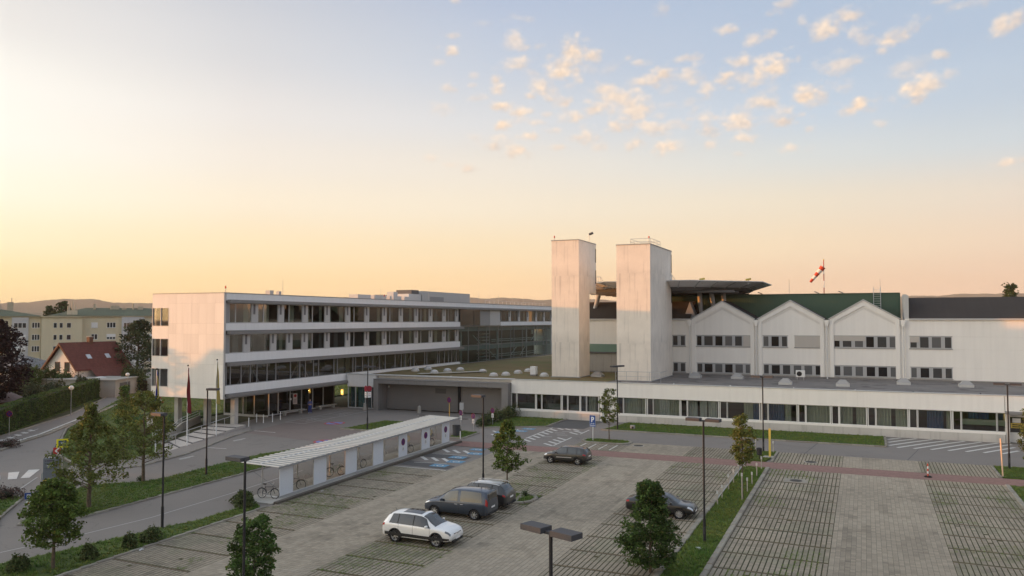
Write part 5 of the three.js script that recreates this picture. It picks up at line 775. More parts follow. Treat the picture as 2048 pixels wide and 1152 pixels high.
  // recess between the towers
  mb().box(-42.2, -29.3, 7.3, 8.45, GZ + 0.01, GZ + 0.06).build('glazing_strip', std(C(0.17, 0.27, 0.22), { roughness: 0.2 }), o); mb().box(-42.2, -29.3, 7.1, 7.3, GZ + 0.01, GZ + 0.3).build('ledge', M.frameDark, o); mb().box(-42.2, -29.3, 4.45, 7.1, GZ + 0.01, GZ + 0.05).build('wall', M.concrete, o);
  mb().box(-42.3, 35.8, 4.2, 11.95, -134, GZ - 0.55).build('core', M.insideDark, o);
}
// ================= green metal hall behind the gables
{
  const o = thing('green_metal_hall', 'long hall clad in dark green ribbed metal behind the gables', 'building', [-12, 11, -128]);
  const x0 = -30, x1 = 4.45, zf = -121.5; mb().box(x0, x1, 11.9, 15.7, -138, zf).build('cladding', M.roofGreen, o);
  const ribs = mb(); for (let x = x0 + 0.15; x < x1; x += 0.34) ribs.extr([[x, 11.9], [x + 0.07, 11.9], [x + 0.07, 15.7], [x, 15.7]], zf, zf + 0.05); ribs.build('rib', M.roofGreen, o).userData.kind = 'stuff';
  mb().box(x0 - 0.05, x1 + 0.05, 15.7, 15.78, -138.1, zf + 0.15).build('ridge_cap', tint(M.roofGreen, 0.9), o); mb().box(x1 - 0.02, x1 + 0.1, 11.9, 15.7, -138.05, zf + 0.1).build('corner_trim', tint(M.roofGreen, 0.8), o);
  const lad = mb(); for (const x of [1.2, 2.1]) lad.cyl([x, 12.5, zf + 0.3], [x, 16.6, zf + 0.3], 0.035, 0.035, 5); for (let y = 12.7; y < 16.5; y += 0.32) lad.cyl([1.2, y, zf + 0.3], [2.1, y, zf + 0.3], 0.02, 0.02, 4); lad.build('roof_ladder', M.steelWhite, o);
  for (const x of [-6.2, -3.0, -17.6, -14]) mb().rbox(x, 15.95, zf - 0.6, 0.7, 0.12, 0.5, 0.04, 2, [0, 0, -0.4]).build('roof_vent', M.frameDark, o);
  mb().cyl([-10.1, 15.7, -124], [-10.1, 18, -124], 0.03, 0.03, 5).build('lightning_rod', M.steel, o); mb().cyl([2.1, 15.7, -124], [2.1, 17.8, -124], 0.04, 0.03, 5).build('lightning_rod', M.steelWhite, o);
  const py = mb(); for (const [x, z, s, h] of [[-20.7, -128, 1.9, 2.2]]) { const P = [[x - s, 15.75, z + s], [x + s, 15.75, z + s], [x + s, 15.75, z - s], [x - s, 15.75, z - s]], Q = P.map(p => [mix(p[0], x, 0.55), 15.75 + h, mix(p[2], z, 0.55)]); for (let k = 0; k < 4; k++) py.quad(P[k], P[(k + 1) % 4], Q[(k + 1) % 4], Q[k]); py.quad(...Q); } py.build('roof_lantern', M.steelWhite, o);
  // windsock on its mast
  const w = thing('windsock', 'red and white windsock on a striped mast above the green hall', 'windsock', [-5.3, 15.7, -124]);
  const mx = -5.3, mz = -124; for (let k = 0; k < 5; k++) mb().cyl([mx, 15.7 + k, mz], [mx, 16.7 + k, mz], 0.06, 0.06, 8).build('mast_section', k % 2 ? M.whitePaint : M.redPaint, w); mb().sphere(mx, 20.75, mz, 0.1).build('mast_lamp', M.yellow, w);
  const dir = V(-0.62, -0.78, 0.1).normalize(), st = V(mx - 0.1, 19.7, mz + 0.1); for (let k = 0; k < 5; k++) { const L = 0.56, p = st.clone().addScaledVector(dir, k * L), q = st.clone().addScaledVector(dir, (k + 1) * L); mb().cyl(p.toArray(), q.toArray(), 0.40 - k * 0.045, 0.40 - (k + 1) * 0.045, 14, false).build('sock_band', std(k % 2 ? C(0.80, 0.72, 0.62) : C(0.62, 0.075, 0.03), { roughness: 0.85, side: THREE.DoubleSide }), w); }
  mb().geom(new THREE.TorusGeometry(0.41, 0.03, 6, 16), new THREE.Matrix4().makeTranslation(st.x, st.y, st.z).multiply(new THREE.Matrix4().makeRotationFromQuaternion(new THREE.Quaternion().setFromUnitVectors(V(0, 0, 1), dir)))).build('hoop', M.steel, w);
}
// air-conditioner unit on the low roof
{ const o = thing('air_conditioner', 'white air-conditioner unit standing before the middle gable windows', 'air conditioner', [-7.7, 4.2, -109.6]); const x = -7.7, z = -109.6; mb().rbox(x, 5.05, z, 1.1, 0.85, 0.45, 0.03).build('casing', M.whitePaint, o); mb().cyl([x - 0.12, 5.05, z + 0.22], [x - 0.12, 5.05, z + 0.245], 0.32, 0.32, 18).build('fan_grille', M.black, o); for (const s of [-0.4, 0.4]) mb().box(x + s - 0.03, x + s + 0.03, 4.2, 4.63, z - 0.2, z + 0.2).build('foot', M.steel, o); }

// ================= foliage
const leafMat = (c) => std(c, { roughness: 0.75, side: THREE.DoubleSide, vertexColors: true });
M.leaf = new THREE.MeshPhysicalMaterial({ color: C(1, 1, 1), roughness: 0.8, transmission: 0.28, thickness: 0, side: THREE.DoubleSide, vertexColors: true, specularIntensity: 0.3 });
M.leafSolid = std(C(1, 1, 1), { roughness: 0.9, side: THREE.DoubleSide, vertexColors: true });
function leafAt(b, x, y, z, s, base, R) {
  const a = R() * 6.283, t = (R() - 0.5) * 1.7, p = R() * 6.283, k = 0.62 + R() * 0.8, y2 = R() < 0.08 ? 1.5 : 1;
  b.col = [base[0] * k * y2 * 1.35, base[1] * k * 1.35, base[2] * k * 1.3];
  const u = [Math.cos(a) * Math.cos(t), Math.sin(t), Math.sin(a) * Math.cos(t)], w0 = [-Math.sin(a) * Math.cos(p) - Math.cos(a) * Math.sin(t) * Math.sin(p), Math.cos(t) * Math.sin(p), Math.cos(a) * Math.cos(p) - Math.sin(a) * Math.sin(t) * Math.sin(p)];
  const P = (m, n) => [x + (u[0] * m + w0[0] * n) * s, y + (u[1] * m + w0[1] * n) * s, z + (u[2] * m + w0[2] * n) * s];
  b.quad(P(-0.5, 0), P(0.05, -0.36), P(0.5, 0), P(0.05, 0.36));
}
// crown: clumps of leaves on branch ends inside an uneven outline; prof(t) gives the radius at height share t
function crown(b, R, o) {
  const { y0, y1, r, clumps, leaves, size, base, prof = t => Math.sqrt(Math.max(0, 1 - (2 * t - 1) ** 2)), spread = 0.42, lean = [0, 0], seed = 1, light } = o; const tips = [];
  for (let c = 0; c < clumps; c++) {
    const t = Math.pow(R(), 0.92), a = R() * 6.283, lump = 0.72 + 0.5 * vnoise(a * 1.6 + seed * 3.1, t * 5 + seed), rad = r * prof(t) * lump * Math.sqrt(0.12 + 0.88 * R());
    const cx = Math.cos(a) * rad + lean[0] * t, cz = Math.sin(a) * rad + lean[1] * t, cy = mix(y0, y1, t), cs = spread * (0.6 + 0.7 * R()) * (0.55 + 0.45 * prof(t)); tips.push([cx, cy, cz]);
    const kt = 0.62 + 0.75 * R(), bb = light && R() < light[3] ? [light[0], light[1], light[2]] : [base[0] * kt, base[1] * kt, base[2] * kt];
    for (let l = 0; l < leaves; l++) { const q = Math.pow(R(), 0.45) * cs, th = R() * 6.283, ph = Math.acos(2 * R() - 1); leafAt(b, cx + q * Math.sin(ph) * Math.cos(th), cy + q * Math.cos(ph) * 0.75, cz + q * Math.sin(ph) * Math.sin(th), size * (0.55 + 0.95 * R()), bb, R); }
  }
  return tips;
}
function tree(x, z, o, label, group, name = 'tree') {
  const R = mulberry(o.seed * 77 + 5), y = o.y ?? G(x, z), t = thing(name, label, 'tree', [x, y, z], group), lm = mb();
  const tips = crown(lm, R, { ...o, y0: o.y0, y1: o.h }); for (let i = 0; i < lm.p.length; i += 3) { lm.p[i] += x; lm.p[i + 1] += y; lm.p[i + 2] += z; }
  const tb = mb(), tr = o.tr ?? 0.09, ln = o.lean ?? [0, 0]; let px = x, pz = z; const top = mix(o.y0, o.h, 0.75), N = 7;
  for (let k = 0; k < N; k++) { const s0 = k / N, s1 = (k + 1) / N, nx = x + ln[0] * s1 * 0.7 + (R() - 0.5) * tr * 0.7, nz = z + ln[1] * s1 * 0.7 + (R() - 0.5) * tr * 0.7; tb.cyl([px, y - 0.05 + top * s0, pz], [nx, y + top * s1, nz], tr * (1.15 - s0 * 0.85), tr * (1.15 - s1 * 0.85), 8, false); px = nx; pz = nz; }
  tb.build('trunk', o.dark ? M.barkDark : M.bark, t);
  const br = mb(); for (let k = 0; k < tips.length; k += Math.max(1, Math.floor(tips.length / 26))) { const [cx, cy, cz] = tips[k], s = clamp((cy - 0.45 * Math.hypot(cx, cz) - 0.2) / top, o.y0 / top * 0.8, 0.98), bx = ln[0] * s * 0.7, bz = ln[1] * s * 0.7; const m = [x + mix(bx, cx, 0.5), y + mix(top * s, cy, 0.42), z + mix(bz, cz, 0.5)]; br.cyl([x + bx, y + top * s, z + bz], m, tr * 0.34, tr * 0.2, 5, false); br.cyl(m, [x + cx, y + cy, z + cz], tr * 0.2, tr * 0.07, 5, false); } br.build('branches', o.dark ? M.barkDark : M.bark, t);
  lm.build('crown', o.solid ? M.leafSolid : M.leaf, t); return t;
}
function shrub(x, z, rx, h, base, label, group, o = {}) {
  const R = mulberry(Math.round((x * 31 + z * 17) * 10) + 900), y = o.y ?? G(x, z), t = thing(o.name ?? 'shrub', label, 'shrub', [x, y, z], group), b = mb(), n = o.n ?? Math.round(380 * rx * h);
  const lobes = o.col ? [[0, 0, 1, 1]] : Array.from({ length: 5 }, (_, k) => { const a = k * 1.9 + R() * 2, d = k ? rx * (0.3 + 0.3 * R()) : 0; return [Math.cos(a) * d, Math.sin(a) * d, k ? 0.45 + 0.35 * R() : 0.72, k ? 0.55 + 0.5 * R() : 0.85]; });
  for (let i = 0; i < n; i++) { const lb = lobes[Math.floor(R() * lobes.length)], stray = R() < 0.07 ? 1.12 + 0.25 * R() : 1, a = R() * 6.283, c = Math.pow(R(), 0.8), el = Math.acos(c), lump = 0.66 + 0.62 * vnoise(a * 2 + x, el * 3 + z), q = lump * (0.82 + 0.18 * R()), f = o.col ? Math.pow(Math.sin(el), 0.35) : Math.sin(el); leafAt(b, x + lb[0] + Math.cos(a) * rx * f * q * lb[2] * stray, y + 0.05 + (o.col ? Math.cos(el) ** 0.8 : Math.cos(el)) * h * lb[3] * stray * (0.78 + 0.34 * vnoise(a * 3 + z, 2) + 0.1 * R()), z + lb[1] + Math.sin(a) * rx * f * q * lb[2] * stray, (o.size ?? 0.12) * (0.7 + 0.7 * R()), base, R); }
  b.build('foliage', M.leafSolid, t); const s = mb(); for (let k = 0; k < 5; k++) { const a = k * 1.256; s.cyl([x, y - 0.05, z], [x + Math.cos(a) * rx * 0.5, y + h * 0.7, z + Math.sin(a) * rx * 0.5], 0.03, 0.012, 5); } s.sphere(x, y + h * 0.42, z, rx * (o.col ? 0.6 : 0.42), h * (o.col ? 0.36 : 0.26), rx * (o.col ? 0.6 : 0.42), 10, 7); s.build('stems', M.shrubCore, t); return t;
}
M.shrubCore = std(C(0.018, 0.022, 0.010), { roughness: 1 });

// ================= apartment blocks in the distance
function block(o, x0, x1, z0, z1, h, ridge, wallMat, rows, cols, extra) {
  mb().box(x0, x1, -0.2, h, z0, z1).build('wall', wallMat, o);
  mb().box(x0 - 0.35, x1 + 0.35, h, h + 0.28, z0 - 0.35, z1 + 0.35).build('eaves', tint(M.yellowWall, 0.72), o);
  const e = [[x0 - 0.5, h + 0.28, z1 + 0.5], [x1 + 0.5, h + 0.28, z1 + 0.5], [x1 + 0.5, h + 0.28, z0 - 0.5], [x0 - 0.5, h + 0.28, z0 - 0.5]], zc = (z0 + z1) / 2, a = [ridge[0], ridge[2], zc], b = [ridge[1], ridge[2], zc], r = mb();
  r.quad(e[0], e[1], b, a); r.tri(e[1], e[2], b); r.quad(e[2], e[3], a, b); r.tri(e[3], e[0], a); r.build('roof', M.roofGreenOld, o);
  for (const [y0, y1] of rows) for (const [c0, c1, n, kind, zz = z1] of cols) {
    const f = mb(), m = (c1 - c0) / n; f.box(c0 - 0.08, c1 + 0.08, y0 - 0.12, y0, zz, zz + 0.1); f.box(c0 - 0.06, c0, y0, y1, zz, zz + 0.05); f.box(c1, c1 + 0.06, y0, y1, zz, zz + 0.05); f.box(c0 - 0.06, c1 + 0.06, y1, y1 + 0.06, zz, zz + 0.05); for (let k = 1; k < n; k++) f.box(c0 + k * m - 0.06, c0 + k * m + 0.06, y0, y1, zz, zz + 0.05);
    const w = f.build('window', M.whitePaint, o); for (let k = 0; k < n; k++) mb().quad([c0 + k * m + 0.06, y0, zz + 0.02], [c0 + (k + 1) * m - 0.06, y0, zz + 0.02], [c0 + (k + 1) * m - 0.06, y1, zz + 0.02], [c0 + k * m + 0.06, y1, zz + 0.02]).build('pane', M.farGlass, w);
    if (rand() < 0.24) mb().box(c0 + 0.02, c1 - 0.02, mix(y0, y1, rand() < 0.5 ? 0.02 : 0.4), y1, zz + 0.03, zz + 0.06).build('shutter', M.whitePaint, w);
  }
}
{
  const rows = [[10.2, 11.36], [7.4, 8.57], [4.7, 5.9], [1.9, 3.1]];
  const A = local('apartment_block', 'yellow apartment block with a hipped green roof at the left frame edge', 'building'); A.position.set(-170.5, 0, -132); A.rotation.y = 52.3 * D2R;
  block(A, -36, -8.5, -12, 0, 12.6, [-30, -19, 14.9], M.yellowWall, rows, [[-30, -28, 2], [-25.2, -23.2, 2], [-21, -19.4, 2], [-17.5, -15.2, 3], [-10.3, -8.75, 3]]);
  mb().box(-14.3, -11, 0, 12.58, 0, 0.35).build('balcony_bay', M.greyWall, A); for (const [y0, y1] of rows) { const w = mb().box(-13.9, -11.4, y0 - 0.1, y1, 0.35, 0.42).build('window', M.whitePaint, A); for (let k = 0; k < 3; k++) mb().box(-13.82 + k * 0.82, -13.12 + k * 0.82, y0, y1 - 0.06, 0.42, 0.44).build('pane', M.farGlass, w); if (rand() < 0.5) mb().box(-13.8, -11.5, mix(y0, y1, 0.3), y1, 0.44, 0.47).build('shutter', M.whitePaint, w); }
  for (const [x, w, h] of [[-17.6, 0.7, 1.0], [-15.6, 1.2, 1.6], [-24, 0.9, 1.2]]) { const c = mb().box(x, x + w, 13.3, 14.6 + h, -5.4, -4.4).build('chimney', M.chimney, A); mb().cyl([x + w * 0.7, 14.6 + h, -4.9], [x + w * 0.7, 15.6 + h, -4.9], 0.1, 0.1, 6).build('flue_pipe', M.steel, c); }
  const B = local('apartment_block', 'yellow apartment block with green roof and chimneys behind the red-roofed house', 'building'); B.position.set(-170.5, 0, -132); B.rotation.y = 52.3 * D2R;
  block(B, -6.9, 27, -12, -0.6, 12.75, [0.8, 15, 15.0], tint(M.yellowWall, 1.02), rows, [[1.9, 3.2, 2], [5.2, 7.1, 3], [14, 16, 3], [18, 19.5, 2]].map(q => [...q, 0, -0.6]));
  mb().box(-8.4, -0.02, -0.1, 12.62, -0.59, 1.1).build('stair_bay', tint(M.yellowWall, 1.08), B); for (const [y0, y1] of rows) for (const [a, b] of [[-5.9, -5.3], [-4.7, -4.1], [-3.2, -2.4]]) { const w = mb().box(a - 0.06, b + 0.06, y0 - 0.1, y1, 1.1, 1.16).build('window', M.whitePaint, B); mb().box(a, b, y0, y1 - 0.06, 1.16, 1.18).build('pane', M.farGlass, w); }
  mb().box(-8.6, 0.1, 12.62, 12.95, -0.55, 1.4).build('eaves', tint(M.yellowWall, 0.75), B);
  mb().box(8.4, 13.4, 0, 12.7, -0.6, 0.3).build('balcony_bay', M.greyWall, B); for (const [y0, y1] of rows) { const w = mb().box(8.8, 10.9, y0 - 0.1, y1, 0.3, 0.37).build('window', M.whitePaint, B); for (let k = 0; k < 3; k++) mb().box(8.88 + k * 0.68, 9.46 + k * 0.68, y0, y1 - 0.06, 0.37, 0.39).build('pane', M.farGlass, w); mb().box(11.2, 13.2, y0 - 0.3, y1 - 0.3, 0.3, 0.5).build('balcony_panel', M.whitePaint, w); }
  const ch = mb().box(-3.3, -1.1, 12.9, 14.3, -1.9, -0.9).build('chimney', tint(M.chimney, 1.25), B); for (const [x, h] of [[-2.8, 2.1], [-2.2, 2.2], [-1.7, 1.4], [-3.1, 1.0]]) mb().cyl([x, 14.3, -1.4], [x, 14.3 + h, -1.4], 0.16, 0.14, 7).build('flue_pipe', tint(M.chimney, 1.1), ch);
  for (const [x, w, h] of [[2.3, 0.5, 1.4], [6, 2.0, 1.0], [8.6, 1.0, 0.4], [11, 0.3, 1.6], [12.2, 1.2, 0.8]]) mb().box(x, x + w, 13.9, 14.6 + h, -6, -5).build('chimney', M.chimney, B);
}
// unseen third block added at the far left to shade the two in view
{ const o = local('apartment_block', 'tall yellow apartment block added beyond the left edge of the picture for shade', 'building'); o.position.set(-236, 0, -104); o.rotation.y = 62 * D2R; block(o, -48, 22, -10, 0, 13.4, [-42, 16, 16.2], M.yellowWall, [[10.2, 11.4], [7.4, 8.6], [4.6, 5.8]], [[-40, -38, 2], [-30, -28, 2], [-20, -18, 2], [-10, -8, 2], [0, 2, 2], [10, 12, 2]]); }

// ================= houses and gardens
function gableHouse(o, xr, zr0, zr1, half, ridge, eave, roofMat, wallMat, ov = 0.5) {   // ridge along z
  mb().extr([[xr - half + ov, -0.3], [xr + half - ov, -0.3], [xr + half - ov, eave + 0.3], [xr, ridge - 0.35], [xr - half + ov, eave + 0.3]], zr1, zr0 - ov).build('wall', wallMat, o);
  for (const s of [-1, 1]) { const q = mb(), e = xr + s * half, t = 0.16; const A = [[xr, ridge, zr0], [e, eave, zr0], [e, eave, zr1 - 0.4], [xr, ridge, zr1 - 0.4]], Bq = A.map(p => [p[0], p[1] - t, p[2]]); if (s > 0) { q.quad(A[0], A[1], A[2], A[3]); q.quad(Bq[3], Bq[2], Bq[1], Bq[0]); q.quad(A[1], A[0], Bq[0], Bq[1]); q.quad(A[2], A[1], Bq[1], Bq[2]); } else { q.quad(A[3], A[2], A[1], A[0]); q.quad(Bq[0], Bq[1], Bq[2], Bq[3]); q.quad(A[0], A[1], Bq[1], Bq[0]); q.quad(A[1], A[2], Bq[2], Bq[1]); } q.build('roof', roofMat, o); }
}
{
  const o = thing('house', 'white house with a steep dark red roof beyond the garage', 'house', [-120.3, 0, -94]);
  gableHouse(o, -120.3, -88.9, -99.3, 4.3, 8.3, 3.9, M.redTile, M.houseWall, 0.55);
  for (const s of [-1, 1]) mb().quad([-120.3, 8.2, -88.86], [-120.3 + s * 4.35, 3.75, -88.86], [-120.3 + s * 4.35, 3.45, -88.86], [-120.3, 7.85, -88.86]).build('bargeboard', M.brownWood, o);
  for (const x of [-121.7, -119.4]) { const w = mb().box(x - 0.1, x + 1.05, 3.55, 5.15, -89.45, -89.38).build('window', M.brownWood, o); mb().box(x, x + 0.43, 3.65, 5.05, -89.38, -89.36).build('pane', M.farGlass, w); mb().box(x + 0.52, x + 0.95, 3.65, 5.05, -89.38, -89.36).build('pane', M.farGlass, w); }
  const ch = mb().box(-120.6, -119.9, 7.6, 9.1, -94.9, -94.2).build('chimney', M.brownWood, o); mb().box(-120.7, -119.8, 9.1, 9.2, -95, -94.1).build('chimney_cap', M.concrete, ch);
  for (const z of [-92.6, -96.2]) { const n = V(4.4, 4.3, 0).normalize(); const y = 8.3 - 2.35 * 4.4 / 4.3, x = -120.3 + 2.35; mb().rbox(x + n.x * 0.06, y + n.y * 0.06, z, 0.95, 0.1, 0.8, 0.03, 2, [0, 0, -0.797]).build('roof_window', std(C(0.45, 0.5, 0.55), { roughness: 0.1 }), o); }
  mb().quad([-116.1, 4.0, -91.5], [-113.6, 2.0, -91.5], [-113.6, 2.0, -97.5], [-116.1, 4.0, -97.5]).build('porch_roof', M.redTile, o); mb().box(-116.4, -113.9, -0.3, 2.3, -97.3, -91.8).build('porch', M.houseWall, o); const gt = mb().cyl([-116.05, 0, -89.3], [-116.05, 3.7, -89.3], 0.06, 0.06, 6).build('rain_pipe', M.brownWood, o);
  const o2 = thing('house', 'small cream house with a grey hipped roof behind the dark red tree', 'house', [-138, 0, -92]); mb().box(-143, -132.5, -0.3, 3.6, -99, -88).build('wall', tint(M.houseWall, 0.9, 1.06), o2);
  { const e = [[-144, 3.5, -87.2], [-131.6, 3.5, -87.2], [-131.6, 3.5, -99.8], [-144, 3.5, -99.8]], a = [-139.5, 5.6, -92.2], b = [-136.2, 5.6, -94.8], r = mb(); r.quad(e[0], e[1], b, a); r.tri(e[1], e[2], b); r.quad(e[2], e[3], a, b); r.tri(e[3], e[0], a); r.build('roof', M.greyTile, o2); }
  const o3 = thing('garden_shed', 'shed with a brown sloping roof at the left frame edge', 'shed', [-97, 0, -62]); mb().box(-101, -95.5, -0.4, 2.2, -66, -59.5).build('wall', M.brownWood, o3); mb().quad([-101.5, 3.6, -59], [-95, 2.1, -59], [-95, 2.1, -66.5], [-101.5, 3.6, -66.5]).build('roof', tint(M.greyTile, 0.7, 1.3), o3);
  // garage of pale concrete
  const g = thing('garage', 'long flat-roofed pale concrete garage beside the lane', 'garage', [-110, 0, -88]); const Cn = [-106.4, -88.3], u = [-0.955, 0.296], v = [-0.42, -0.907], at = (s, t) => [Cn[0] + u[0] * s + v[0] * t, Cn[1] + u[1] * s + v[1] * t];
  mb().prism([at(0, 0), at(12.5, 0), at(12.5, 7.5), at(0, 7.5)], -0.3, 2.55).build('wall', M.concrete, g); mb().prism([at(-0.15, -0.15), at(12.65, -0.15), at(12.65, 7.65), at(-0.15, 7.65)], 2.55, 2.75).build('roof', tint(M.concrete, 0.85), g);
  { const d = mb(), p = at(-0.03, 1.3), q = at(-0.03, 4.9); d.quad([p[0], 0, p[1]], [q[0], 0, q[1]], [q[0], 2.15, q[1]], [p[0], 2.15, p[1]]); d.build('garage_door', M.frameDark, g); const w = mb(), a = at(10.6, -0.03), b = at(8.9, -0.03); w.quad([a[0], 0.9, a[1]], [b[0], 0.9, b[1]], [b[0], 1.9, b[1]], [a[0], 1.9, a[1]]); w.build('window', M.farGlass, g); for (const s of [3, 6]) { const a2 = at(s, -0.02), b2 = at(s + 0.05, -0.02); mb().quad([b2[0], 0, b2[1]], [a2[0], 0, a2[1]], [a2[0], 2.54, a2[1]], [b2[0], 2.54, b2[1]]).build('wall_joint', M.frameDark, g); } const k = at(4, 3); mb().sphere(k[0], 2.75, k[1], 1.0, 0.3, 0.8).build('skylight', M.dome, g); }
  // garden wall and gate right of the garage
  const gw = thing('garden_fence', 'dark timber fence between the garage and the ward block', 'fence', [-108, 0, -98]); for (let k = 0; k < 26; k++) { const s = k / 26, x = mix(-109.2, -106, s), z = mix(-95.6, -104, s); mb().box(x - 0.12, x + 0.12, -0.2, 2.0 + rr(-0.03, 0.03), z - 0.14, z + 0.14).build('board', tint(M.brownWood, 0.45), gw); }
  const gp = thing('gate_pillar', 'pale concrete gate pillar beside the garage', 'pillar', [-107.6, 0, -96]); mb().box(-108.1, -107.3, -0.1, 2.3, -96.6, -95.8).build('shaft', M.concrete, gp); mb().box(-108.2, -107.2, 2.3, 2.4, -96.7, -95.7).build('cap', M.concrete, gp);
}
// unseen houses added at the left to hold the evening sun off the car park
for (const [x, z, w, rg, l] of [[-113, -36, 15, 7.2, 'gabled shade house added outside the frame, nearest the shed'], [-113, -15, 16, 7.6, 'gabled shade house added outside the frame, second from the shed'], [-113, 4.4, 21.6, 12.3, 'gabled shade house added outside the frame, third from the shed'], [-113, 26, 19, 12.4, 'gabled shade house added outside the frame, farthest from the shed']]) { const o = thing('house', l, 'house', [x, G(x, z), z], 'shade houses added left of the road'); gableHouse(o, x, z + w / 2, z - w / 2, 5.5, rg, 4.2, M.redTile, M.houseWall); }
{ const o = thing('shade_barn', 'tall gabled barn added outside the frame to shade the low wing', 'shade_barn', [-113, G(0, -48), -48.2]); gableHouse(o, -113, -44.4, -51.6, 5, 11, 7, M.greyTile, M.brownWood); }  // unseen building added to keep the low sun off the low wing
// hedge
{
  const R = mulberry(404), o = thing('hedge', 'tall clipped green hedge along the lane', 'hedge', [-95, 0, -70]), b = mb(), core = mb(); const p0 = [-74, -42], p1 = [-108.2, -87.6], L = Math.hypot(p1[0] - p0[0], p1[1] - p0[1]), d = [(p1[0] - p0[0]) / L, (p1[1] - p0[1]) / L], n = [-d[1], d[0]];
  const sgn = n[0] > 0 ? 1 : -1; const W = 1.3, H = 2.85, at = (s, t) => [p0[0] + d[0] * s + n[0] * t * sgn - n[0] * sgn * 1.15, p0[1] + d[1] * s + n[1] * t * sgn - n[1] * sgn * 1.15];
  { const a = at(0, -W * 0.45), c = at(L, -W * 0.45), e = at(L, W * 0.45), f = at(0, W * 0.45); core.prism([a, c, e, f], gy(-0.1), gy(H - 0.14)); }
  for (let i = 0; i < 30000; i++) { const s = R() * L, top = R() < 0.27, front = R() < 0.8; const t = top ? (R() - 0.5) * W : (front ? 0.5 : -0.5) * W, hh = top ? H + 0.16 * vnoise(s * 0.8, 3) : R() * H, bul = 0.14 * (vnoise(s * 1.1, hh * 1.3) - 0.5) + 0.05 * R(); const [x, z] = at(s, t + Math.sign(t) * bul); leafAt(b, x, G(x, z) + hh + (top ? 0.06 * R() : 0), z, 0.16 * (0.7 + 0.6 * R()), [0.042 * (0.7 + 0.7 * vnoise(s * 0.9, hh * 1.1 + 7)), 0.075 * (0.7 + 0.6 * vnoise(s * 0.9, hh * 1.1 + 7)), 0.018], R); }
  core.build('stems', M.shrubCore, o); b.build('foliage', M.leafSolid, o);
}

// ================= vehicles: lofted bodies with cut wheel wells
const paint = (c, o = {}) => new THREE.MeshPhysicalMaterial({ color: c, roughness: 0.35, metalness: 0.15, clearcoat: 1, clearcoatRoughness: 0.05, ...o });
M.carGlass = new THREE.MeshPhysicalMaterial({ color: C(0.016, 0.019, 0.021), roughness: 0.03, ior: 1.9 });
M.carGlassLight = new THREE.MeshPhysicalMaterial({ color: C(0.05, 0.055, 0.055), roughness: 0.03, ior: 1.9 });
M.cladding = std(C(0.018, 0.018, 0.019), { roughness: 0.7 });
M.seam = std(C(0.03, 0.03, 0.03), { roughness: 0.8 });
M.headlight = std(C(0.62, 0.63, 0.64), { roughness: 0.08, metalness: 0.5 });
M.tail = std(C(0.35, 0.012, 0.012), { roughness: 0.1 });
M.amber = std(C(0.7, 0.22, 0.02), { roughness: 0.15 });
M.chrome = std(C(0.6, 0.6, 0.61), { roughness: 0.15, metalness: 0.9 });
function ringAt(st, x) {
  let k = 0; while (k < st.length - 2 && x > st[k + 1][0]) k++; const a = st[Math.max(0, k - 1)], b = st[k], c = st[k + 1], d = st[Math.min(st.length - 1, k + 2)], t = clamp((x - b[0]) / (c[0] - b[0]));
  const q = i => { const m0 = (c[i] - a[i]) / (c[0] - a[0] || 1) * (c[0] - b[0]), m1 = (d[i] - b[i]) / (d[0] - b[0] || 1) * (c[0] - b[0]), t2 = t * t, t3 = t2 * t; return (2 * t3 - 3 * t2 + 1) * b[i] + (t3 - 2 * t2 + t) * m0 * 0.7 + (3 * t2 - 2 * t3) * c[i] + (t3 - t2) * m1 * 0.7; };
  const [yb, yl, yt, wb, wl, wt] = [1, 2, 3, 4, 5, 6].map(q), wm = Math.max(wb, wl) + 0.012, up = Math.min(1, (yt - yl) / 0.3);
  return [[0, yb], [wb * 0.84, yb], [wb, yb + 0.09], [wm, mix(yb, yl, 0.52)], [mix(wm, wl, 0.7), yl - 0.07], [wl - 0.03, yl], [mix(wl - 0.03, wt, 0.5) + 0.012 * up, mix(yl, yt - 0.06 * up, 0.5)], [wt, yt - 0.065 * up], [wt * 0.8, yt - 0.012], [0, yt + 0.028 * (0.4 + 0.6 * up)]];
}
function surf(st, x, v, s, off = 0) {
  const R = ringAt(st, x), k = Math.min(8, Math.floor(v)), t = v - k, a = R[k], b = R[k + 1]; let p = [x, mix(a[1], b[1], t), s * mix(a[0], b[0], t)];
  if (off) { const e = 0.01, q = (xx, vv) => { const r = ringAt(st, xx), kk = Math.min(8, Math.max(0, Math.floor(vv))), tt = vv - kk; return V(xx, mix(r[kk][1], r[kk + 1][1], tt), s * mix(r[kk][0], r[kk + 1][0], tt)); }; const du = q(x + e, v).sub(q(x - e, v)), dv = q(x, Math.min(9, v + e)).sub(q(x, v - e)), n = du.cross(dv).normalize().multiplyScalar(-s); if (n.y * (v > 7 ? 1 : 0) < 0 || n.z * s * (v < 7 ? 1 : 0) < 0) n.negate(); p = [p[0] + n.x * off, p[1] + n.y * off, p[2] + n.z * off]; }
  return p;
}
function patch(b, st, xa, xb, va, vb, s, off = 0.008, nu = 8, nv = 3, skew = [0, 0]) {
  for (let i = 0; i < nu; i++) for (let j = 0; j < nv; j++) { const P = (a, c) => { const t = c / nv; return surf(st, mix(xa + skew[0] * t, xb + skew[1] * t, a / nu), mix(va, vb, t), s, off); }; const q = [P(i, j), P(i + 1, j), P(i + 1, j + 1), P(i, j + 1)]; if (s > 0) b.quad(...q); else b.quad(q[3], q[2], q[1], q[0]); }
  return b;
}
function lathe(pts, seg, m) { return new THREE.LatheGeometry(pts.map(p => new THREE.Vector2(p[0], p[1])), seg).applyMatrix4(m); }
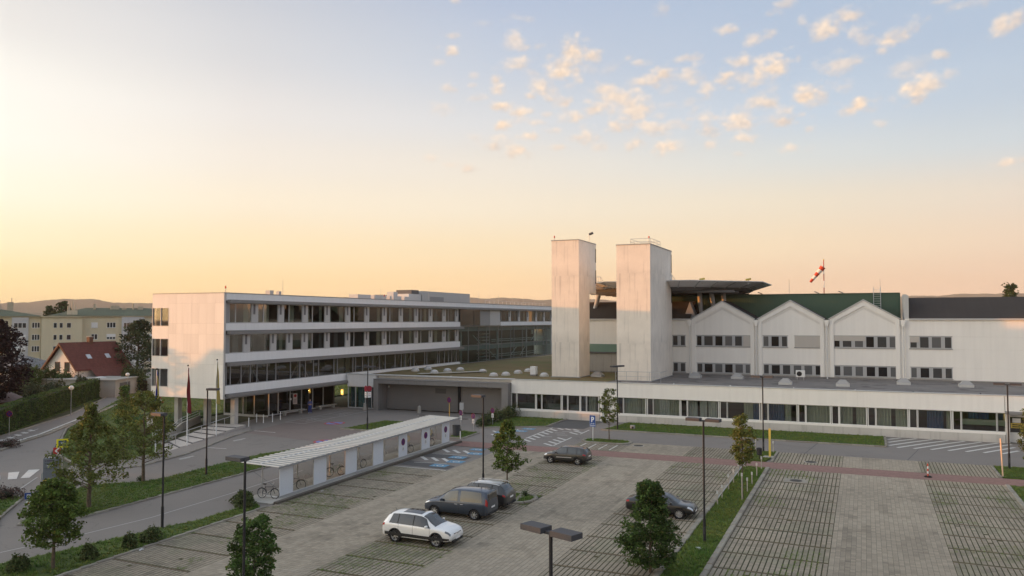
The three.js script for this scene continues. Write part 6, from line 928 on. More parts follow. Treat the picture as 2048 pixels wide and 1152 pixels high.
function wheel(o, x, z, r, side, spokes, double) {
  const m = new THREE.Matrix4().makeTranslation(x, r, z).multiply(new THREE.Matrix4().makeRotationX(Math.PI / 2 * side)), w = 0.11;
  const t = mb().geom(lathe([[r * 0.62, -w], [r * 0.9, -w], [r * 0.985, -w * 0.75], [r, -w * 0.4], [r, w * 0.4], [r * 0.985, w * 0.75], [r * 0.9, w], [r * 0.66, w]], 26, m)).build('wheel', M.rubber, o);
  const rm = mb(); rm.geom(lathe([[r * 0.70, w * 0.95], [r * 0.66, w * 1.0], [r * 0.62, w * 0.8], [r * 0.6, -w * 0.6]], 26, m)); rm.geom(lathe([[0.001, w * 0.95], [r * 0.15, w * 0.9], [r * 0.17, w * 0.6]], 12, m));
  for (let k = 0; k < spokes; k++) for (const d of double ? [-0.16, 0.16] : [0]) { const a = k / spokes * 6.283 + d; const g = new THREE.BoxGeometry(r * 0.56, 0.02, double ? r * 0.125 : r * 0.17); g.translate(r * 0.36, w * 0.8, 0); g.rotateY(a); rm.geom(g, m); }
  rm.build('rim', M.rim, t); mb().geom(lathe([[0.001, -w * 0.2], [r * 0.62, -w * 0.2]], 20, m)).build('brake_disc', M.cladding, t);
}
const ev = new Evaluator(); ev.attributes = ['position', 'normal'];
function car(name, label, category, S, mat, o = {}) {
  const g = local(name, label, category), st = S.st, x0 = st[0][0], x1 = st[st.length - 1][0], N = 56, idx = [], pos = []; let xs = []; for (let i = 0; i <= N; i++) { const t = i / N, e = 0.5 - 0.5 * Math.cos(t * Math.PI); xs.push(mix(x0, x1, mix(t, e, 0.6))); }
  const rings = xs.map(x => { const R = ringAt(st, x), full = []; for (let k = 0; k < 10; k++) full.push([x, R[k][1], R[k][0]]); for (let k = 8; k > 0; k--) full.push([x, R[k][1], -R[k][0]]); return full; }), n = 18;
  rings.forEach(r => r.forEach(p => pos.push(...p)));
  for (let i = 0; i < N; i++) for (let k = 0; k < n; k++) { const a = i * n + k, b = i * n + (k + 1) % n, c = (i + 1) * n + (k + 1) % n, d = (i + 1) * n + k; idx.push(a, d, c, a, c, b); }
  for (const [i, f] of [[0, 1], [N, 0]]) { const c = pos.length / 3, y = rings[i].reduce((s, p) => s + p[1], 0) / n; pos.push(xs[i] + (f ? -0.02 : 0.02), y, 0); for (let k = 0; k < n; k++) { const a = i * n + k, b = i * n + (k + 1) % n; if (f) idx.push(c, a, b); else idx.push(c, b, a); } }
  let bg = new THREE.BufferGeometry(); bg.setAttribute('position', new THREE.Float32BufferAttribute(pos, 3)); bg.setIndex(idx); bg.computeVertexNormals();
  // wheel wells
  let br = new Brush(bg); br.updateMatrixWorld(); for (const ax of S.axles) for (const s of [-1, 1]) { const cg = new THREE.CylinderGeometry(S.r * 1.16, S.r * 1.16, 0.5, 26).rotateX(Math.PI / 2); const c = new Brush(cg); c.position.set(ax, S.r * 1.02, s * (S.w - 0.1)); c.updateMatrixWorld(); br = ev.evaluate(br, c, SUBTRACTION); br.updateMatrixWorld(); }
  mb().geom(br.geometry).build('body', mat, g);
  for (const ax of S.axles) for (const s of [-1, 1]) mb().geom(new THREE.CylinderGeometry(S.r * 1.155, S.r * 1.155, 0.32, 22, 1, true).rotateX(Math.PI / 2), new THREE.Matrix4().makeTranslation(ax, S.r * 1.02, s * (S.w - 0.21))).build('wheel_well', std(C(0.008, 0.008, 0.008), { roughness: 1, side: THREE.DoubleSide }), g);
  for (const ax of S.axles) for (const s of [-1, 1]) wheel(g, ax, s * (S.w - 0.115), S.r, s, S.spokes ?? 5, S.dbl);
  const P = (nm, mt, xa, xb, va, vb, of = 0.008, nu = 8, nv = 3, sk = [0, 0], sides = [1, -1]) => { for (const s of sides) patch(mb(), st, xa, xb, va, vb, s, of, nu, nv, sk).build(nm, mt, g); };
  if (S.band) P('window_trim', M.cladding, S.band[0], S.band[1], 5.1, 6.95, 0.004, 18, 3, [S.side[0][2], S.side[S.side.length - 1][3]]);
  for (const [xa, xb, sa, sb] of S.side) P('side_window', S.glass ?? M.carGlass, xa, xb, 5.14, 6.92, 0.008, 8, 3, [sa, sb]);
  { const b = mb(); for (const s of [1, -1]) patch(b, st, S.wind[0], S.wind[1], 7.12, 9, s, 0.008, 8, 4); b.build('windscreen', M.carGlass, g); } { const b = mb(); for (const s of [1, -1]) patch(b, st, S.rear[0], S.rear[1], 7.12, 9, s, 0.008, 6, 4); b.build('rear_window', M.carGlass, g); }
  if (S.roof) { const b = mb(); for (const s of [1, -1]) patch(b, st, S.roof[0], S.roof[1], 7.95, 9, s, 0.008, 8, 3); b.build('glass_roof', M.carGlass, g); }
  P('headlight', S.headMat ?? M.headlight, S.head[0], S.head[1], S.head[2], S.head[3], 0.01, 6, 3); P('tail_light', M.tail, S.tail[0], S.tail[1], S.tail[2], S.tail[3], 0.01, 4, 3);
  for (const x of S.seams) P('door_seam', M.seam, x - 0.007, x + 0.007, 1.9, 5.05, 0.004, 1, 8);
  if (S.clad) { P('sill_trim', M.cladding, x0 + 0.25, x1 - 0.12, 0.6, 2.72, 0.012, 34, 4); for (const ax of S.axles) for (const s of [-1, 1]) mb().geom(new THREE.TorusGeometry(S.r * 1.22, 0.045, 6, 22, Math.PI).scale(1, 1, 0.6), new THREE.Matrix4().makeTranslation(ax, S.r * 1.02, s * (S.w + 0.0))).build('arch_trim', M.cladding, g); } else P('sill_trim', M.cladding, x0 + 0.3, x1 - 0.25, 0.6, 1.75, 0.01, 26, 2);
  if (S.trim) P('side_moulding', S.trim, S.axles[0] + 0.55, S.axles[1] - 0.55, 3.0, 3.22, 0.012, 12, 1);
  for (const [x, y] of S.handles) for (const s of [1, -1]) mb().rbox(x, y, s * (S.w + 0.005), 0.2, 0.035, 0.04, 0.015).build('door_handle', o.chrome ? M.chrome : mat, g);
  for (const s of [1, -1]) mb().rbox(S.mirror[0], S.mirror[1], s * (S.w + 0.1), 0.13, 0.16, 0.22, 0.05, 3).build('wing_mirror', o.mirrorMat ?? mat, g);
  // front: grille, lower intake, plate, badge; rear: plate, bumper strip
  const nose = x1, F = S.front; mb().rbox(nose - F[0], F[1], 0, 0.1, F[2], F[3], 0.03).build('grille', M.cladding, g); for (let k = 0; k < 3; k++) mb().box(nose - F[0] + 0.045, nose - F[0] + 0.058, F[1] - F[2] * 0.35 + k * F[2] * 0.3, F[1] - F[2] * 0.35 + k * F[2] * 0.3 + 0.014, -F[3] * 0.46, F[3] * 0.46).build('grille_bar', M.chrome, g);
  mb().rbox(nose - 0.03, 0.36, 0, 0.1, 0.14, S.w * 1.3, 0.03).build('air_intake', M.cladding, g); mb().rbox(nose + 0.015, 0.47, 0, 0.02, 0.11, 0.5, 0.008).build('number_plate', M.whitePaint, g); mb().cyl([nose - F[0] + 0.05, F[1] + 0.02, 0], [nose - F[0] + 0.066, F[1] + 0.02, 0], 0.06, 0.06, 14).build('badge', M.chrome, g);
  mb().rbox(x0 - 0.012, S.plateY, 0, 0.02, 0.11, 0.5, 0.008).build('number_plate', M.whitePaint, g); mb().rbox(x0 + 0.02, 0.42, 0, 0.12, 0.16, S.w * 1.45, 0.04).build('rear_bumper_trim', M.cladding, g);
  mb().cyl([x0 + 0.55, st[3][3] - 0.02, 0], [x0 + 0.42, st[3][3] + 0.2, 0], 0.012, 0.006, 5).build('aerial', M.cladding, g);
  if (o.roofMat) { const b = mb(); for (const s of [1, -1]) patch(b, st, S.rear[1] + 0.1, S.wind[0] - 0.02, 7.25, 9, s, 0.006, 8, 3); b.build('roof_panel', o.roofMat, g); }
  if (o.rails) for (const s of [1, -1]) mb().tube([[S.side[0][0] - 0.1, st[4][3] - 0.02, s * 0.58], [S.side[0][0] + 0.1, st[4][3] + 0.05, s * 0.6], [0.3, st[6][3] + 0.05, s * 0.6], [0.5, st[6][3] - 0.05, s * 0.6]], 0.02).build('roof_rail', M.chrome, g);
  return g;
}
const SUV = { w: 0.92, r: 0.35, axles: [-1.32, 1.35], st: [[-2.26, 0.46, 0.78, 0.90, 0.66, 0.70, 0.60], [-2.20, 0.36, 0.93, 1.06, 0.82, 0.84, 0.70], [-2.08, 0.29, 1.02, 1.26, 0.88, 0.90, 0.68], [-1.82, 0.27, 1.05, 1.54, 0.90, 0.915, 0.63], [-1.45, 0.26, 1.04, 1.635, 0.91, 0.92, 0.615], [-0.6, 0.25, 1.02, 1.675, 0.91, 0.92, 0.62], [0.2, 0.25, 1.0, 1.645, 0.91, 0.92, 0.615], [0.55, 0.25, 0.99, 1.55, 0.91, 0.92, 0.62], [1.0, 0.25, 0.99, 1.24, 0.91, 0.92, 0.69], [1.3, 0.26, 0.995, 1.06, 0.91, 0.91, 0.74], [1.7, 0.27, 0.95, 1.01, 0.90, 0.89, 0.70], [2.05, 0.30, 0.86, 0.93, 0.86, 0.84, 0.62], [2.2, 0.36, 0.72, 0.83, 0.78, 0.76, 0.56], [2.27, 0.45, 0.60, 0.70, 0.66, 0.66, 0.5]], side: [[-1.72, -1.18, 0.16, 0], [-1.12, -0.18, 0, 0], [-0.12, 0.98, 0, -0.36]], wind: [0.42, 1.22], rear: [-2.06, -1.72], roof: [-1.0, 0.22], head: [1.9, 2.2, 4.0, 5.4], tail: [-2.18, -2.0, 3.9, 5.1], seams: [-1.1, -0.15, 0.95], handles: [[-0.95, 0.93], [0.02, 0.92]], mirror: [0.78, 1.08], front: [0.06, 0.68, 0.15, 0.86], plateY: 0.82, clad: true, spokes: 5, dbl: true, band: [-1.74, 1.0], headMat: std(C(0.16, 0.17, 0.18), { roughness: 0.08, metalness: 0.3 }) };
const VAN = { w: 0.9, r: 0.325, axles: [-1.34, 1.39], st: [[-2.2, 0.42, 0.9, 1.2, 0.76, 0.78, 0.64], [-2.13, 0.31, 1.02, 1.62, 0.84, 0.86, 0.69], [-2.0, 0.27, 1.04, 1.76, 0.88, 0.89, 0.70], [-1.2, 0.25, 1.04, 1.82, 0.89, 0.9, 0.71], [-0.2, 0.25, 1.03, 1.81, 0.89, 0.9, 0.70], [0.35, 0.25, 1.02, 1.72, 0.89, 0.9, 0.69], [0.85, 0.25, 1.01, 1.42, 0.89, 0.9, 0.69], [1.2, 0.26, 1.0, 1.18, 0.89, 0.89, 0.70], [1.42, 0.26, 0.98, 1.06, 0.88, 0.88, 0.70], [1.78, 0.28, 0.92, 0.99, 0.86, 0.85, 0.64], [2.07, 0.32, 0.80, 0.88, 0.80, 0.78, 0.55], [2.2, 0.42, 0.62, 0.70, 0.68, 0.66, 0.5]], side: [[-1.85, -0.38, 0.1, 0], [-0.2, 1.15, 0, -0.5]], wind: [0.3, 1.34], rear: [-2.185, -2.06], head: [1.75, 2.12, 4.2, 5.6], tail: [-2.18, -2.06, 4.0, 6.0], seams: [-0.3, 0.9, -1.95], handles: [[-0.5, 0.9], [-0.12, 0.9]], mirror: [0.85, 1.12], front: [0.05, 0.6, 0.12, 0.7], plateY: 0.78, clad: false, spokes: 7, trim: null };
const HATCH = { w: 0.84, r: 0.31, axles: [-1.2, 1.27], st: [[-1.99, 0.42, 0.78, 0.92, 0.66, 0.68, 0.56], [-1.92, 0.31, 0.86, 1.06, 0.77, 0.79, 0.61], [-1.72, 0.25, 0.90, 1.31, 0.82, 0.83, 0.57], [-1.3, 0.24, 0.90, 1.42, 0.83, 0.84, 0.555], [-0.5, 0.23, 0.88, 1.47, 0.83, 0.84, 0.56], [0.2, 0.23, 0.87, 1.43, 0.83, 0.84, 0.555], [0.5, 0.23, 0.86, 1.33, 0.83, 0.84, 0.56], [0.9, 0.24, 0.86, 1.08, 0.83, 0.83, 0.62], [1.17, 0.24, 0.87, 0.94, 0.83, 0.82, 0.66], [1.5, 0.26, 0.83, 0.89, 0.81, 0.79, 0.62], [1.8, 0.30, 0.74, 0.82, 0.76, 0.74, 0.54], [1.95, 0.38, 0.6, 0.7, 0.66, 0.66, 0.5], [2.0, 0.45, 0.54, 0.6, 0.6, 0.6, 0.46]], side: [[-1.5, -1.12, 0.14, 0], [-1.06, -0.28, 0, 0], [-0.2, 0.88, 0, -0.36]], wind: [0.36, 1.1], rear: [-1.93, -1.6], head: [1.6, 1.93, 4.0, 5.5], tail: [-1.9, -1.66, 4.0, 5.2], seams: [-0.24, 0.9, -1.08], handles: [[-0.95, 0.82], [-0.08, 0.81]], mirror: [0.72, 0.97], front: [0.04, 0.58, 0.1, 0.7], plateY: 0.72, clad: false, spokes: 5, glass: M.carGlassLight, band: [-1.52, 0.9] };
const SALOON = { w: 0.88, r: 0.325, axles: [-1.32, 1.3], st: [[-2.2, 0.42, 0.78, 0.9, 0.68, 0.70, 0.58], [-2.12, 0.30, 0.88, 0.985, 0.82, 0.83, 0.66], [-1.85, 0.25, 0.90, 1.05, 0.86, 0.87, 0.66], [-1.45, 0.24, 0.90, 1.2, 0.87, 0.88, 0.62], [-0.95, 0.23, 0.89, 1.37, 0.88, 0.88, 0.56], [-0.3, 0.23, 0.87, 1.43, 0.88, 0.88, 0.55], [0.25, 0.23, 0.86, 1.39, 0.88, 0.88, 0.55], [0.6, 0.23, 0.85, 1.28, 0.88, 0.88, 0.57], [1.0, 0.24, 0.85, 1.05, 0.88, 0.88, 0.64], [1.27, 0.24, 0.86, 0.93, 0.88, 0.87, 0.68], [1.65, 0.26, 0.82, 0.88, 0.86, 0.84, 0.64], [2.0, 0.30, 0.72, 0.80, 0.80, 0.78, 0.56], [2.15, 0.38, 0.58, 0.68, 0.7, 0.68, 0.5], [2.2, 0.45, 0.53, 0.6, 0.62, 0.6, 0.46]], side: [[-1.3, -0.85, 0.2, 0], [-0.8, -0.02, 0, 0], [0.04, 0.98, 0, -0.36]], wind: [0.45, 1.2], rear: [-1.72, -1.05], head: [1.82, 2.13, 4.0, 5.5], tail: [-2.12, -1.92, 4.0, 5.3], seams: [0.0, 0.98, -0.95], handles: [[-0.7, 0.8], [0.15, 0.79]], mirror: [0.8, 0.97], front: [0.04, 0.56, 0.2, 0.6], plateY: 0.74, clad: false, spokes: 10, band: [-1.32, 1.0] };
const place = (o, x, z, turn, sx = 1) => { o.position.set(x, G(x, z) + 0.04, z); o.rotation.set(0, turn, 0); o.rotation.x = 0; o.scale.set(sx, 1, 1); return o; };
place(car('parked_suv', 'white sport utility car with dark cladding and a glass roof, nearest of the parked cars', 'car', SUV, paint(C(0.80, 0.80, 0.79))), -23.46, -40.28, 0);
place(car('parked_van', 'blue-grey high-roofed family van next to the white sport utility car', 'car', VAN, paint(C(0.042, 0.058, 0.088), { metalness: 0.5 }), { chrome: true }), -24.1, -46.2, Math.PI, 1.05);
place(car('parked_suv', 'car with a white roof and dark tailgate, mostly hidden behind the blue-grey van', 'car', { ...SUV, roof: null }, paint(C(0.025, 0.026, 0.028)), { rails: true, roofMat: paint(C(0.62, 0.62, 0.61)) }), -24.0, -49.0, Math.PI);
place(car('parked_hatchback', 'dark grey hatchback with a chrome side strip parked near the oval island', 'car', { ...HATCH, trim: std(C(0.5, 0.48, 0.45), { roughness: 0.4 }) }, paint(C(0.05, 0.048, 0.047), { metalness: 0.5 })), -23.66, -65.25, Math.PI);
place(car('parked_saloon', 'black car half hidden behind the nearest young tree', 'car', SALOON, paint(C(0.008, 0.008, 0.009)), { chrome: true }), -12.17, -51.35, 0);
place(car('parked_hatchback', 'dark blue car cut off by the bottom right corner', 'car', HATCH, paint(C(0.014, 0.02, 0.04), { metalness: 0.4 })), 7.0, -40.9, Math.PI);

// ================= bicycle shelter
{
  const o = thing('bicycle_shelter', 'long white bicycle shelter with a ribbed roof and clear panes', 'shelter', [-38.8, -0.5, -58]);
  const x = -38.0, P = (z, h) => G(x, z) + h, solid = [[-45.2, -46.6], [-49.0, -50.5], [-53.0, -54.5], [-56.9, -58.4], [-60.9, -62.3], [-64.9, -66.4], [-68.8, -70.3]];
  const slab = (b, x0, x1, za, zb, h0, h1) => { const q = [[x0, P(za, h0), za], [x1, P(za, h0), za], [x1, P(zb, h0), zb], [x0, P(zb, h0), zb]], t = [[x0, P(za, h1), za], [x1, P(za, h1), za], [x1, P(zb, h1), zb], [x0, P(zb, h1), zb]]; b.quad(q[0], q[1], t[1], t[0]); b.quad(q[1], q[2], t[2], t[1]); b.quad(q[2], q[3], t[3], t[2]); b.quad(q[3], q[0], t[0], t[3]); b.quad(t[0], t[1], t[2], t[3]); b.quad(q[3], q[2], q[1], q[0]); return b; };
  const pan = std(C(0.66, 0.69, 0.73), { roughness: 0.45 });
  solid.forEach(([a, b], i) => slab(mb(), x - 0.03, x + 0.03, a, b, 0.22, 2.2).build('solid_panel', pan, o));
  for (let i = 0; i + 1 < solid.length; i++) { const a = solid[i][1], b = solid[i + 1][0], f = mb(); slab(f, x - 0.03, x + 0.03, a, a - 0.05, 0.22, 2.2); slab(f, x - 0.03, x + 0.03, b + 0.05, b, 0.22, 2.2); slab(f, x - 0.025, x + 0.025, a - 0.05, b + 0.05, 0.2, 0.27); slab(f, x - 0.025, x + 0.025, a - 0.05, b + 0.05, 2.14, 2.2); const w = f.build('pane_frame', M.frame, o); mb().quad([x, P(a, 0.27), a - 0.05], [x, P(b, 0.27), b + 0.05], [x, P(b, 2.14), b + 0.05], [x, P(a, 2.14), a - 0.05]).build('pane', M.glassClear, w); }
  slab(mb(), x - 0.07, x + 0.07, -45.1, -70.4, 2.2, 2.32).build('front_beam', M.steelWhite, o); slab(mb(), x - 0.05, x + 0.05, -45.1, -70.4, 0.12, 0.2).build('foot_rail', M.steel, o);
  for (const z of [-45.15, -49, -53, -57, -61, -65, -70.3]) mb().cyl([-39.5, P(z, 0.1), z], [-39.5, P(z, 2.42), z], 0.05, 0.05, 8).build('post', M.steel, o);
  slab(mb(), -39.56, -39.44, -45, -70.4, 2.38, 2.48).build('rear_beam', M.steelWhite, o);
  // roof: a sheet with raised ribs laid across it
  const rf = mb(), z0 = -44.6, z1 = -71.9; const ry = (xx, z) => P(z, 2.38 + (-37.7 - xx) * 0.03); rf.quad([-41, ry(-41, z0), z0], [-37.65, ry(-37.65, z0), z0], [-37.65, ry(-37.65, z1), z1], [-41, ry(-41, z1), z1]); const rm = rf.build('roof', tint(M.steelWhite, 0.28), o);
  const rib = std(C(0.68, 0.63, 0.55), { map: texMetal, roughness: 0.5 }), n = 46; for (let k = 0; k < n; k++) { const za = mix(z0, z1, k / n), zb = mix(z0, z1, (k + 0.52) / n), b = mb(), q = [[-41.02, 0], [-37.62, 0]], Y = (xx, z, h) => ry(xx, z) + h; const a0 = [-41.02, Y(-41.02, za, 0), za], a1 = [-37.62, Y(-37.62, za, 0), za], b0 = [-41.02, Y(-41.02, zb, 0), zb], b1 = [-37.62, Y(-37.62, zb, 0), zb], h = 0.03, up = (p, dz) => [p[0], p[1] + h, p[2] + dz]; const A0 = up(a0, -0.02), A1 = up(a1, -0.02), B0 = up(b0, 0.02), B1 = up(b1, 0.02); b.quad(A0, A1, B1, B0); b.quad(a0, a1, A1, A0); b.quad(B0, B1, b1, b0); b.quad(a1, b1, B1, A1); b.quad(b0, a0, A0, B0); b.build('roof_rib', rib, rm); }
  slab(mb(), -37.66, -37.6, z0, z1, 2.26, 2.37).build('gutter', M.frameGrey, o);
  for (const z of [-45.2, -49, -53, -57, -61, -65, -69, -71.5]) mb().box(-40.95, -37.66, P(z, 2.26), P(z, 2.37), z - 0.05, z + 0.05).build('rafter', M.steel, o);
  // hoops of the bicycle rack
  for (let k = 0; k < 11; k++) { const z = -47 - k * 2.15, pts = Array.from({ length: 9 }, (_, i) => { const a = i / 8 * Math.PI; return [-38.75 - 0.3 * Math.cos(a), P(z, 0.12 + 0.55 + 0.3 * Math.sin(a)), z]; }); mb().tube([[-39.05, P(z, 0.1), z], pts[8], ...[]], 0.018).tube([[-38.45, P(z, 0.1), z], pts[0]], 0.018).tube(pts, 0.018).build('rack_hoop', M.steel, o); }
  mb().box(-39.3, -38.2, P(-45, 0.13), P(-45, 0.2), -45.2, -45.1).build('ground_rail', M.whitePaint, o);
}
function bike(label, x, z, turn, frameMat) {
  const g = local('bicycle', label, 'bicycle', 'bicycles in the shelter'); const r = 0.34, wb = 1.04;
  for (const s of [-1, 1]) { const w = mb().geom(new THREE.TorusGeometry(r, 0.022, 6, 24), new THREE.Matrix4().makeTranslation(s * wb / 2, r, 0)).build('wheel', M.rubber, g); const sp = mb(); for (let k = 0; k < 9; k++) { const a = k / 9 * Math.PI; sp.cyl([s * wb / 2 - Math.cos(a) * r, r - Math.sin(a) * r, 0], [s * wb / 2 + Math.cos(a) * r, r + Math.sin(a) * r, 0], 0.004, 0.004, 3, false); } sp.geom(new THREE.TorusGeometry(r - 0.03, 0.012, 5, 24), new THREE.Matrix4().makeTranslation(s * wb / 2, r, 0)); sp.build('spokes', M.steel, w); mb().geom(new THREE.TorusGeometry(r + 0.035, 0.014, 4, 16, 1.9), new THREE.Matrix4().makeTranslation(s * wb / 2, r, 0).multiply(new THREE.Matrix4().makeRotationZ(0.7))).build('mudguard', M.black, g); }
  const f = mb(), bb = [-0.1, 0.28, 0], hd = [0.36, 0.82, 0], st = [-0.24, 0.78, 0]; f.tube([bb, [0.38, 0.7, 0]], 0.02); f.tube([st, hd], 0.018); f.tube([bb, st], 0.018); f.tube([bb, [-wb / 2, r, 0]], 0.013); f.tube([st, [-wb / 2, r, 0]], 0.012); f.tube([[0.36, 0.92, 0], [0.4, 0.6, 0], [wb / 2, r, 0]], 0.016); f.build('frame', frameMat, g);
  mb().tube([[-0.24, 0.78, 0], [-0.28, 0.95, 0]], 0.014).rbox(-0.3, 0.98, 0, 0.26, 0.07, 0.15, 0.03).build('saddle', M.black, g); mb().tube([[0.36, 0.92, 0], [0.34, 1.05, 0]], 0.014).tube([[0.22, 1.08, 0.28], [0.34, 1.05, 0.2], [0.36, 1.05, 0], [0.34, 1.05, -0.2], [0.22, 1.08, -0.28]], 0.014).build('handlebar', M.steel, g); mb().cyl([-0.1, 0.28, 0.03], [-0.1, 0.28, 0.05], 0.09, 0.09, 12).tube([[-0.1, 0.28, 0.06], [-0.02, 0.14, 0.08]], 0.012).build('crank', M.steel, g);
  g.position.set(x, G(x, z) + 0.125, z); g.rotation.set(0, turn, 0); return g;
}
bike('black bicycle leaning at the open near end of the shelter', -38.6, -44.75, 0.15, M.black);
bike('dark bicycle behind the first clear pane of the shelter', -38.7, -47.6, 0.6, std(C(0.05, 0.06, 0.07), { roughness: 0.4 }));
bike('green bicycle half behind the third solid panel of the shelter', -38.8, -52.8, 1.1, std(C(0.05, 0.14, 0.06), { roughness: 0.4 }));
bike('silver bicycle behind the third clear pane of the shelter', -38.75, -55.9, 1.35, std(C(0.3, 0.3, 0.31), { roughness: 0.35, metalness: 0.5 }));
bike('dark bicycle behind the fifth clear pane of the shelter', -38.75, -63.4, 1.2, M.black);
bike('tall bicycle behind the last clear pane of the shelter', -38.75, -67.4, 1.3, std(C(0.2, 0.2, 0.22), { roughness: 0.4 })); { const b = thing('bicycle_basket', 'grey basket on the bicycle behind the last clear pane', 'basket', [-38.7, G(0, -68) + 0.95, -68.0]); mb().rbox(-38.7, G(0, -68) + 1.1, -68.0, 0.36, 0.26, 0.42, 0.03).build('basket', M.frameGrey, b); mb().rbox(-38.7, G(0, -68) + 1.24, -68.0, 0.38, 0.02, 0.44, 0.01).build('rim', M.black, b); }

// ================= lamp posts
function lampPost(x, z, kind, label, turn = 0, h = 7.05) {
  const y = G(x, z), o = thing('lamp_post', label, 'lamp post', [x, y, z], kind === 2 ? 'double-headed lamp posts' : 'single-headed lamp posts');
  o.rotation.y = turn; o.wp = null; const b = mb(); b.cyl([0, -0.05, 0], [0, 1.3, 0], 0.085, 0.085, 12); b.cyl([0, 1.3, 0], [0, 1.42, 0], 0.085, 0.06, 12); b.cyl([0, 1.42, 0], [0, h - 0.12, 0], 0.06, 0.055, 12); b.build('post', M.black, o); mb().box(-0.03, 0.03, 0.55, 0.95, 0.08, 0.09).build('service_door', M.lampGrey, o);
  const head = (a, c) => { const hd = mb().rbox((a + c) / 2, h - 0.08, 0, c - a, 0.17, 0.5, 0.012, 1).build('lamp_head', M.lampGrey, o); mb().box(a + 0.08, c - 0.08, h - 0.178, h - 0.166, -0.18, 0.18).build('lens', M.lampLens, hd); };
  if (kind === 2) { head(-0.98, -0.17); head(0.17, 0.98); mb().rbox(0, h - 0.14, 0, 0.5, 0.09, 0.14, 0.01, 1).build('cross_arm', M.lampGrey, o); } else { head(0.0, 0.95); mb().rbox(0.02, h - 0.12, 0, 0.16, 0.1, 0.14, 0.01, 1).build('cross_arm', M.lampGrey, o); }
  return o;
}
lampPost(-8.35, -21.6, 2, 'double-headed black lamp post at the bottom of the picture, nearest to the viewer', -0.35);
lampPost(-8.49, -46.1, 2, 'double-headed black lamp post in the long grass strip near the black car', -0.12);
lampPost(-8.69, -76.7, 2, 'double-headed black lamp post by the road beyond the red path', -0.1);
lampPost(10.58, -75.98, 2, 'double-headed black lamp post at the right frame edge', -0.1);
lampPost(-24.95, -84.9, 2, 'black lamp post on the lawn close to the young tree by the low wing', 1.2);
lampPost(-25.6, -52.6, 1, 'single-headed black lamp post behind the blue-grey van', Math.PI - 0.2);
lampPost(-24.4, -26.8, 1, 'single-headed black lamp post rising behind the tree at the bottom edge', Math.PI - 0.1);
lampPost(-39.6, -36.4, 1, 'single-headed black lamp post on the verge beside the drive', Math.PI - 0.1);
lampPost(-49.0, -49.4, 1, 'single-headed black lamp post on the tree island', 0.25);
const lp = lampPost(-50.66, -74.7, 1, 'black lamp post with red roundels on the forecourt grass triangle', 1.3);

// ================= signs
function canvasMat(w, h, draw, o = {}) { const c = document.createElement('canvas'); c.width = w; c.height = h; const g = c.getContext('2d'); draw(g, w, h); const t = new THREE.CanvasTexture(c); t.colorSpace = THREE.SRGBColorSpace; return std(C(0.85, 0.85, 0.85), { map: t, roughness: 0.45, ...o }); }
const faceQuad = (x, y, z, w, h) => mb().quad([x - w / 2, y - h / 2, z], [x + w / 2, y - h / 2, z], [x + w / 2, y + h / 2, z], [x - w / 2, y + h / 2, z], [[0, 0], [1, 0], [1, 1], [0, 1]]);
const disc = (r, z) => { const g = new THREE.CircleGeometry(r, 26); g.translate(0, 0, z); return g; };
const noStop = canvasMat(128, 128, g => { g.fillStyle = '#8c1420'; g.beginPath(); g.arc(64, 64, 64, 0, 7); g.fill(); g.fillStyle = '#1b2a78'; g.beginPath(); g.arc(64, 64, 50, 0, 7); g.fill(); g.strokeStyle = '#8c1420'; g.lineWidth = 12; g.beginPath(); g.moveTo(28, 28); g.lineTo(100, 100); g.moveTo(100, 28); g.lineTo(28, 100); g.stroke(); });
const platePict = canvasMat(64, 96, g => { g.fillStyle = '#e9e9e6'; g.fillRect(0, 0, 64, 96); g.fillStyle = '#20304a'; g.beginPath(); g.arc(30, 22, 7, 0, 7); g.fill(); g.fillRect(26, 30, 8, 24); g.fillRect(26, 46, 22, 7); g.fillRect(42, 46, 7, 22); g.strokeStyle = '#20304a'; g.lineWidth = 5; g.beginPath(); g.arc(28, 60, 16, 0.6, 4.2); g.stroke(); });
function roundSign(x, z, h, r, label, o = {}) {
  const y = G(x, z), s = local('traffic_sign', label, 'sign', o.group); s.position.set(x, y, z); s.rotation.y = o.turn ?? -0.3;
  mb().cyl([0, -0.05, 0], [0, h + (o.plate ? 0 : r * 0.4), 0], 0.03, 0.03, 8).build('post', o.postMat ?? M.steel, s);
  const d = mb().cyl([0, h, 0.032], [0, h, 0.05], r, r, 26).build('roundel', M.steel, s); mb().geom(disc(r, 0.0515), new THREE.Matrix4().makeTranslation(0, h, 0)).build('roundel_face', o.face ?? noStop, d);
  if (o.plate) { const p = mb().box(-0.16, 0.16, h - r - 0.5, h - r - 0.04, 0.03, 0.045).build('plate', M.whitePaint, s); faceQuad(0, h - r - 0.27, 0.0465, 0.3, 0.44).build('plate_face', platePict, p); }
  return s;
}
roundSign(-42.4, -81.3, 1.5, 0.3, 'no-stopping sign with a white plate nearest the litter bin', { plate: 1, group: 'no-stopping signs by the shutters' });
roundSign(-39.6, -78.9, 1.55, 0.3, 'no-stopping sign with a white plate on the bare kerb before the bushes', { plate: 1, group: 'no-stopping signs by the shutters' });
roundSign(-39.0, -82.6, 1.75, 0.3, 'no-stopping sign with a white plate standing in the row of bushes', { plate: 1, group: 'no-stopping signs by the shutters' });
roundSign(-46.4, -85.9, 2.3, 0.34, 'blue and red no-stopping sign on a yellow post behind the shelter end', { postMat: M.yellow });
roundSign(-85.1, -57.3, 2.3, 0.34, 'no-stopping sign before the hedge at the left frame edge', { turn: 0.5 });
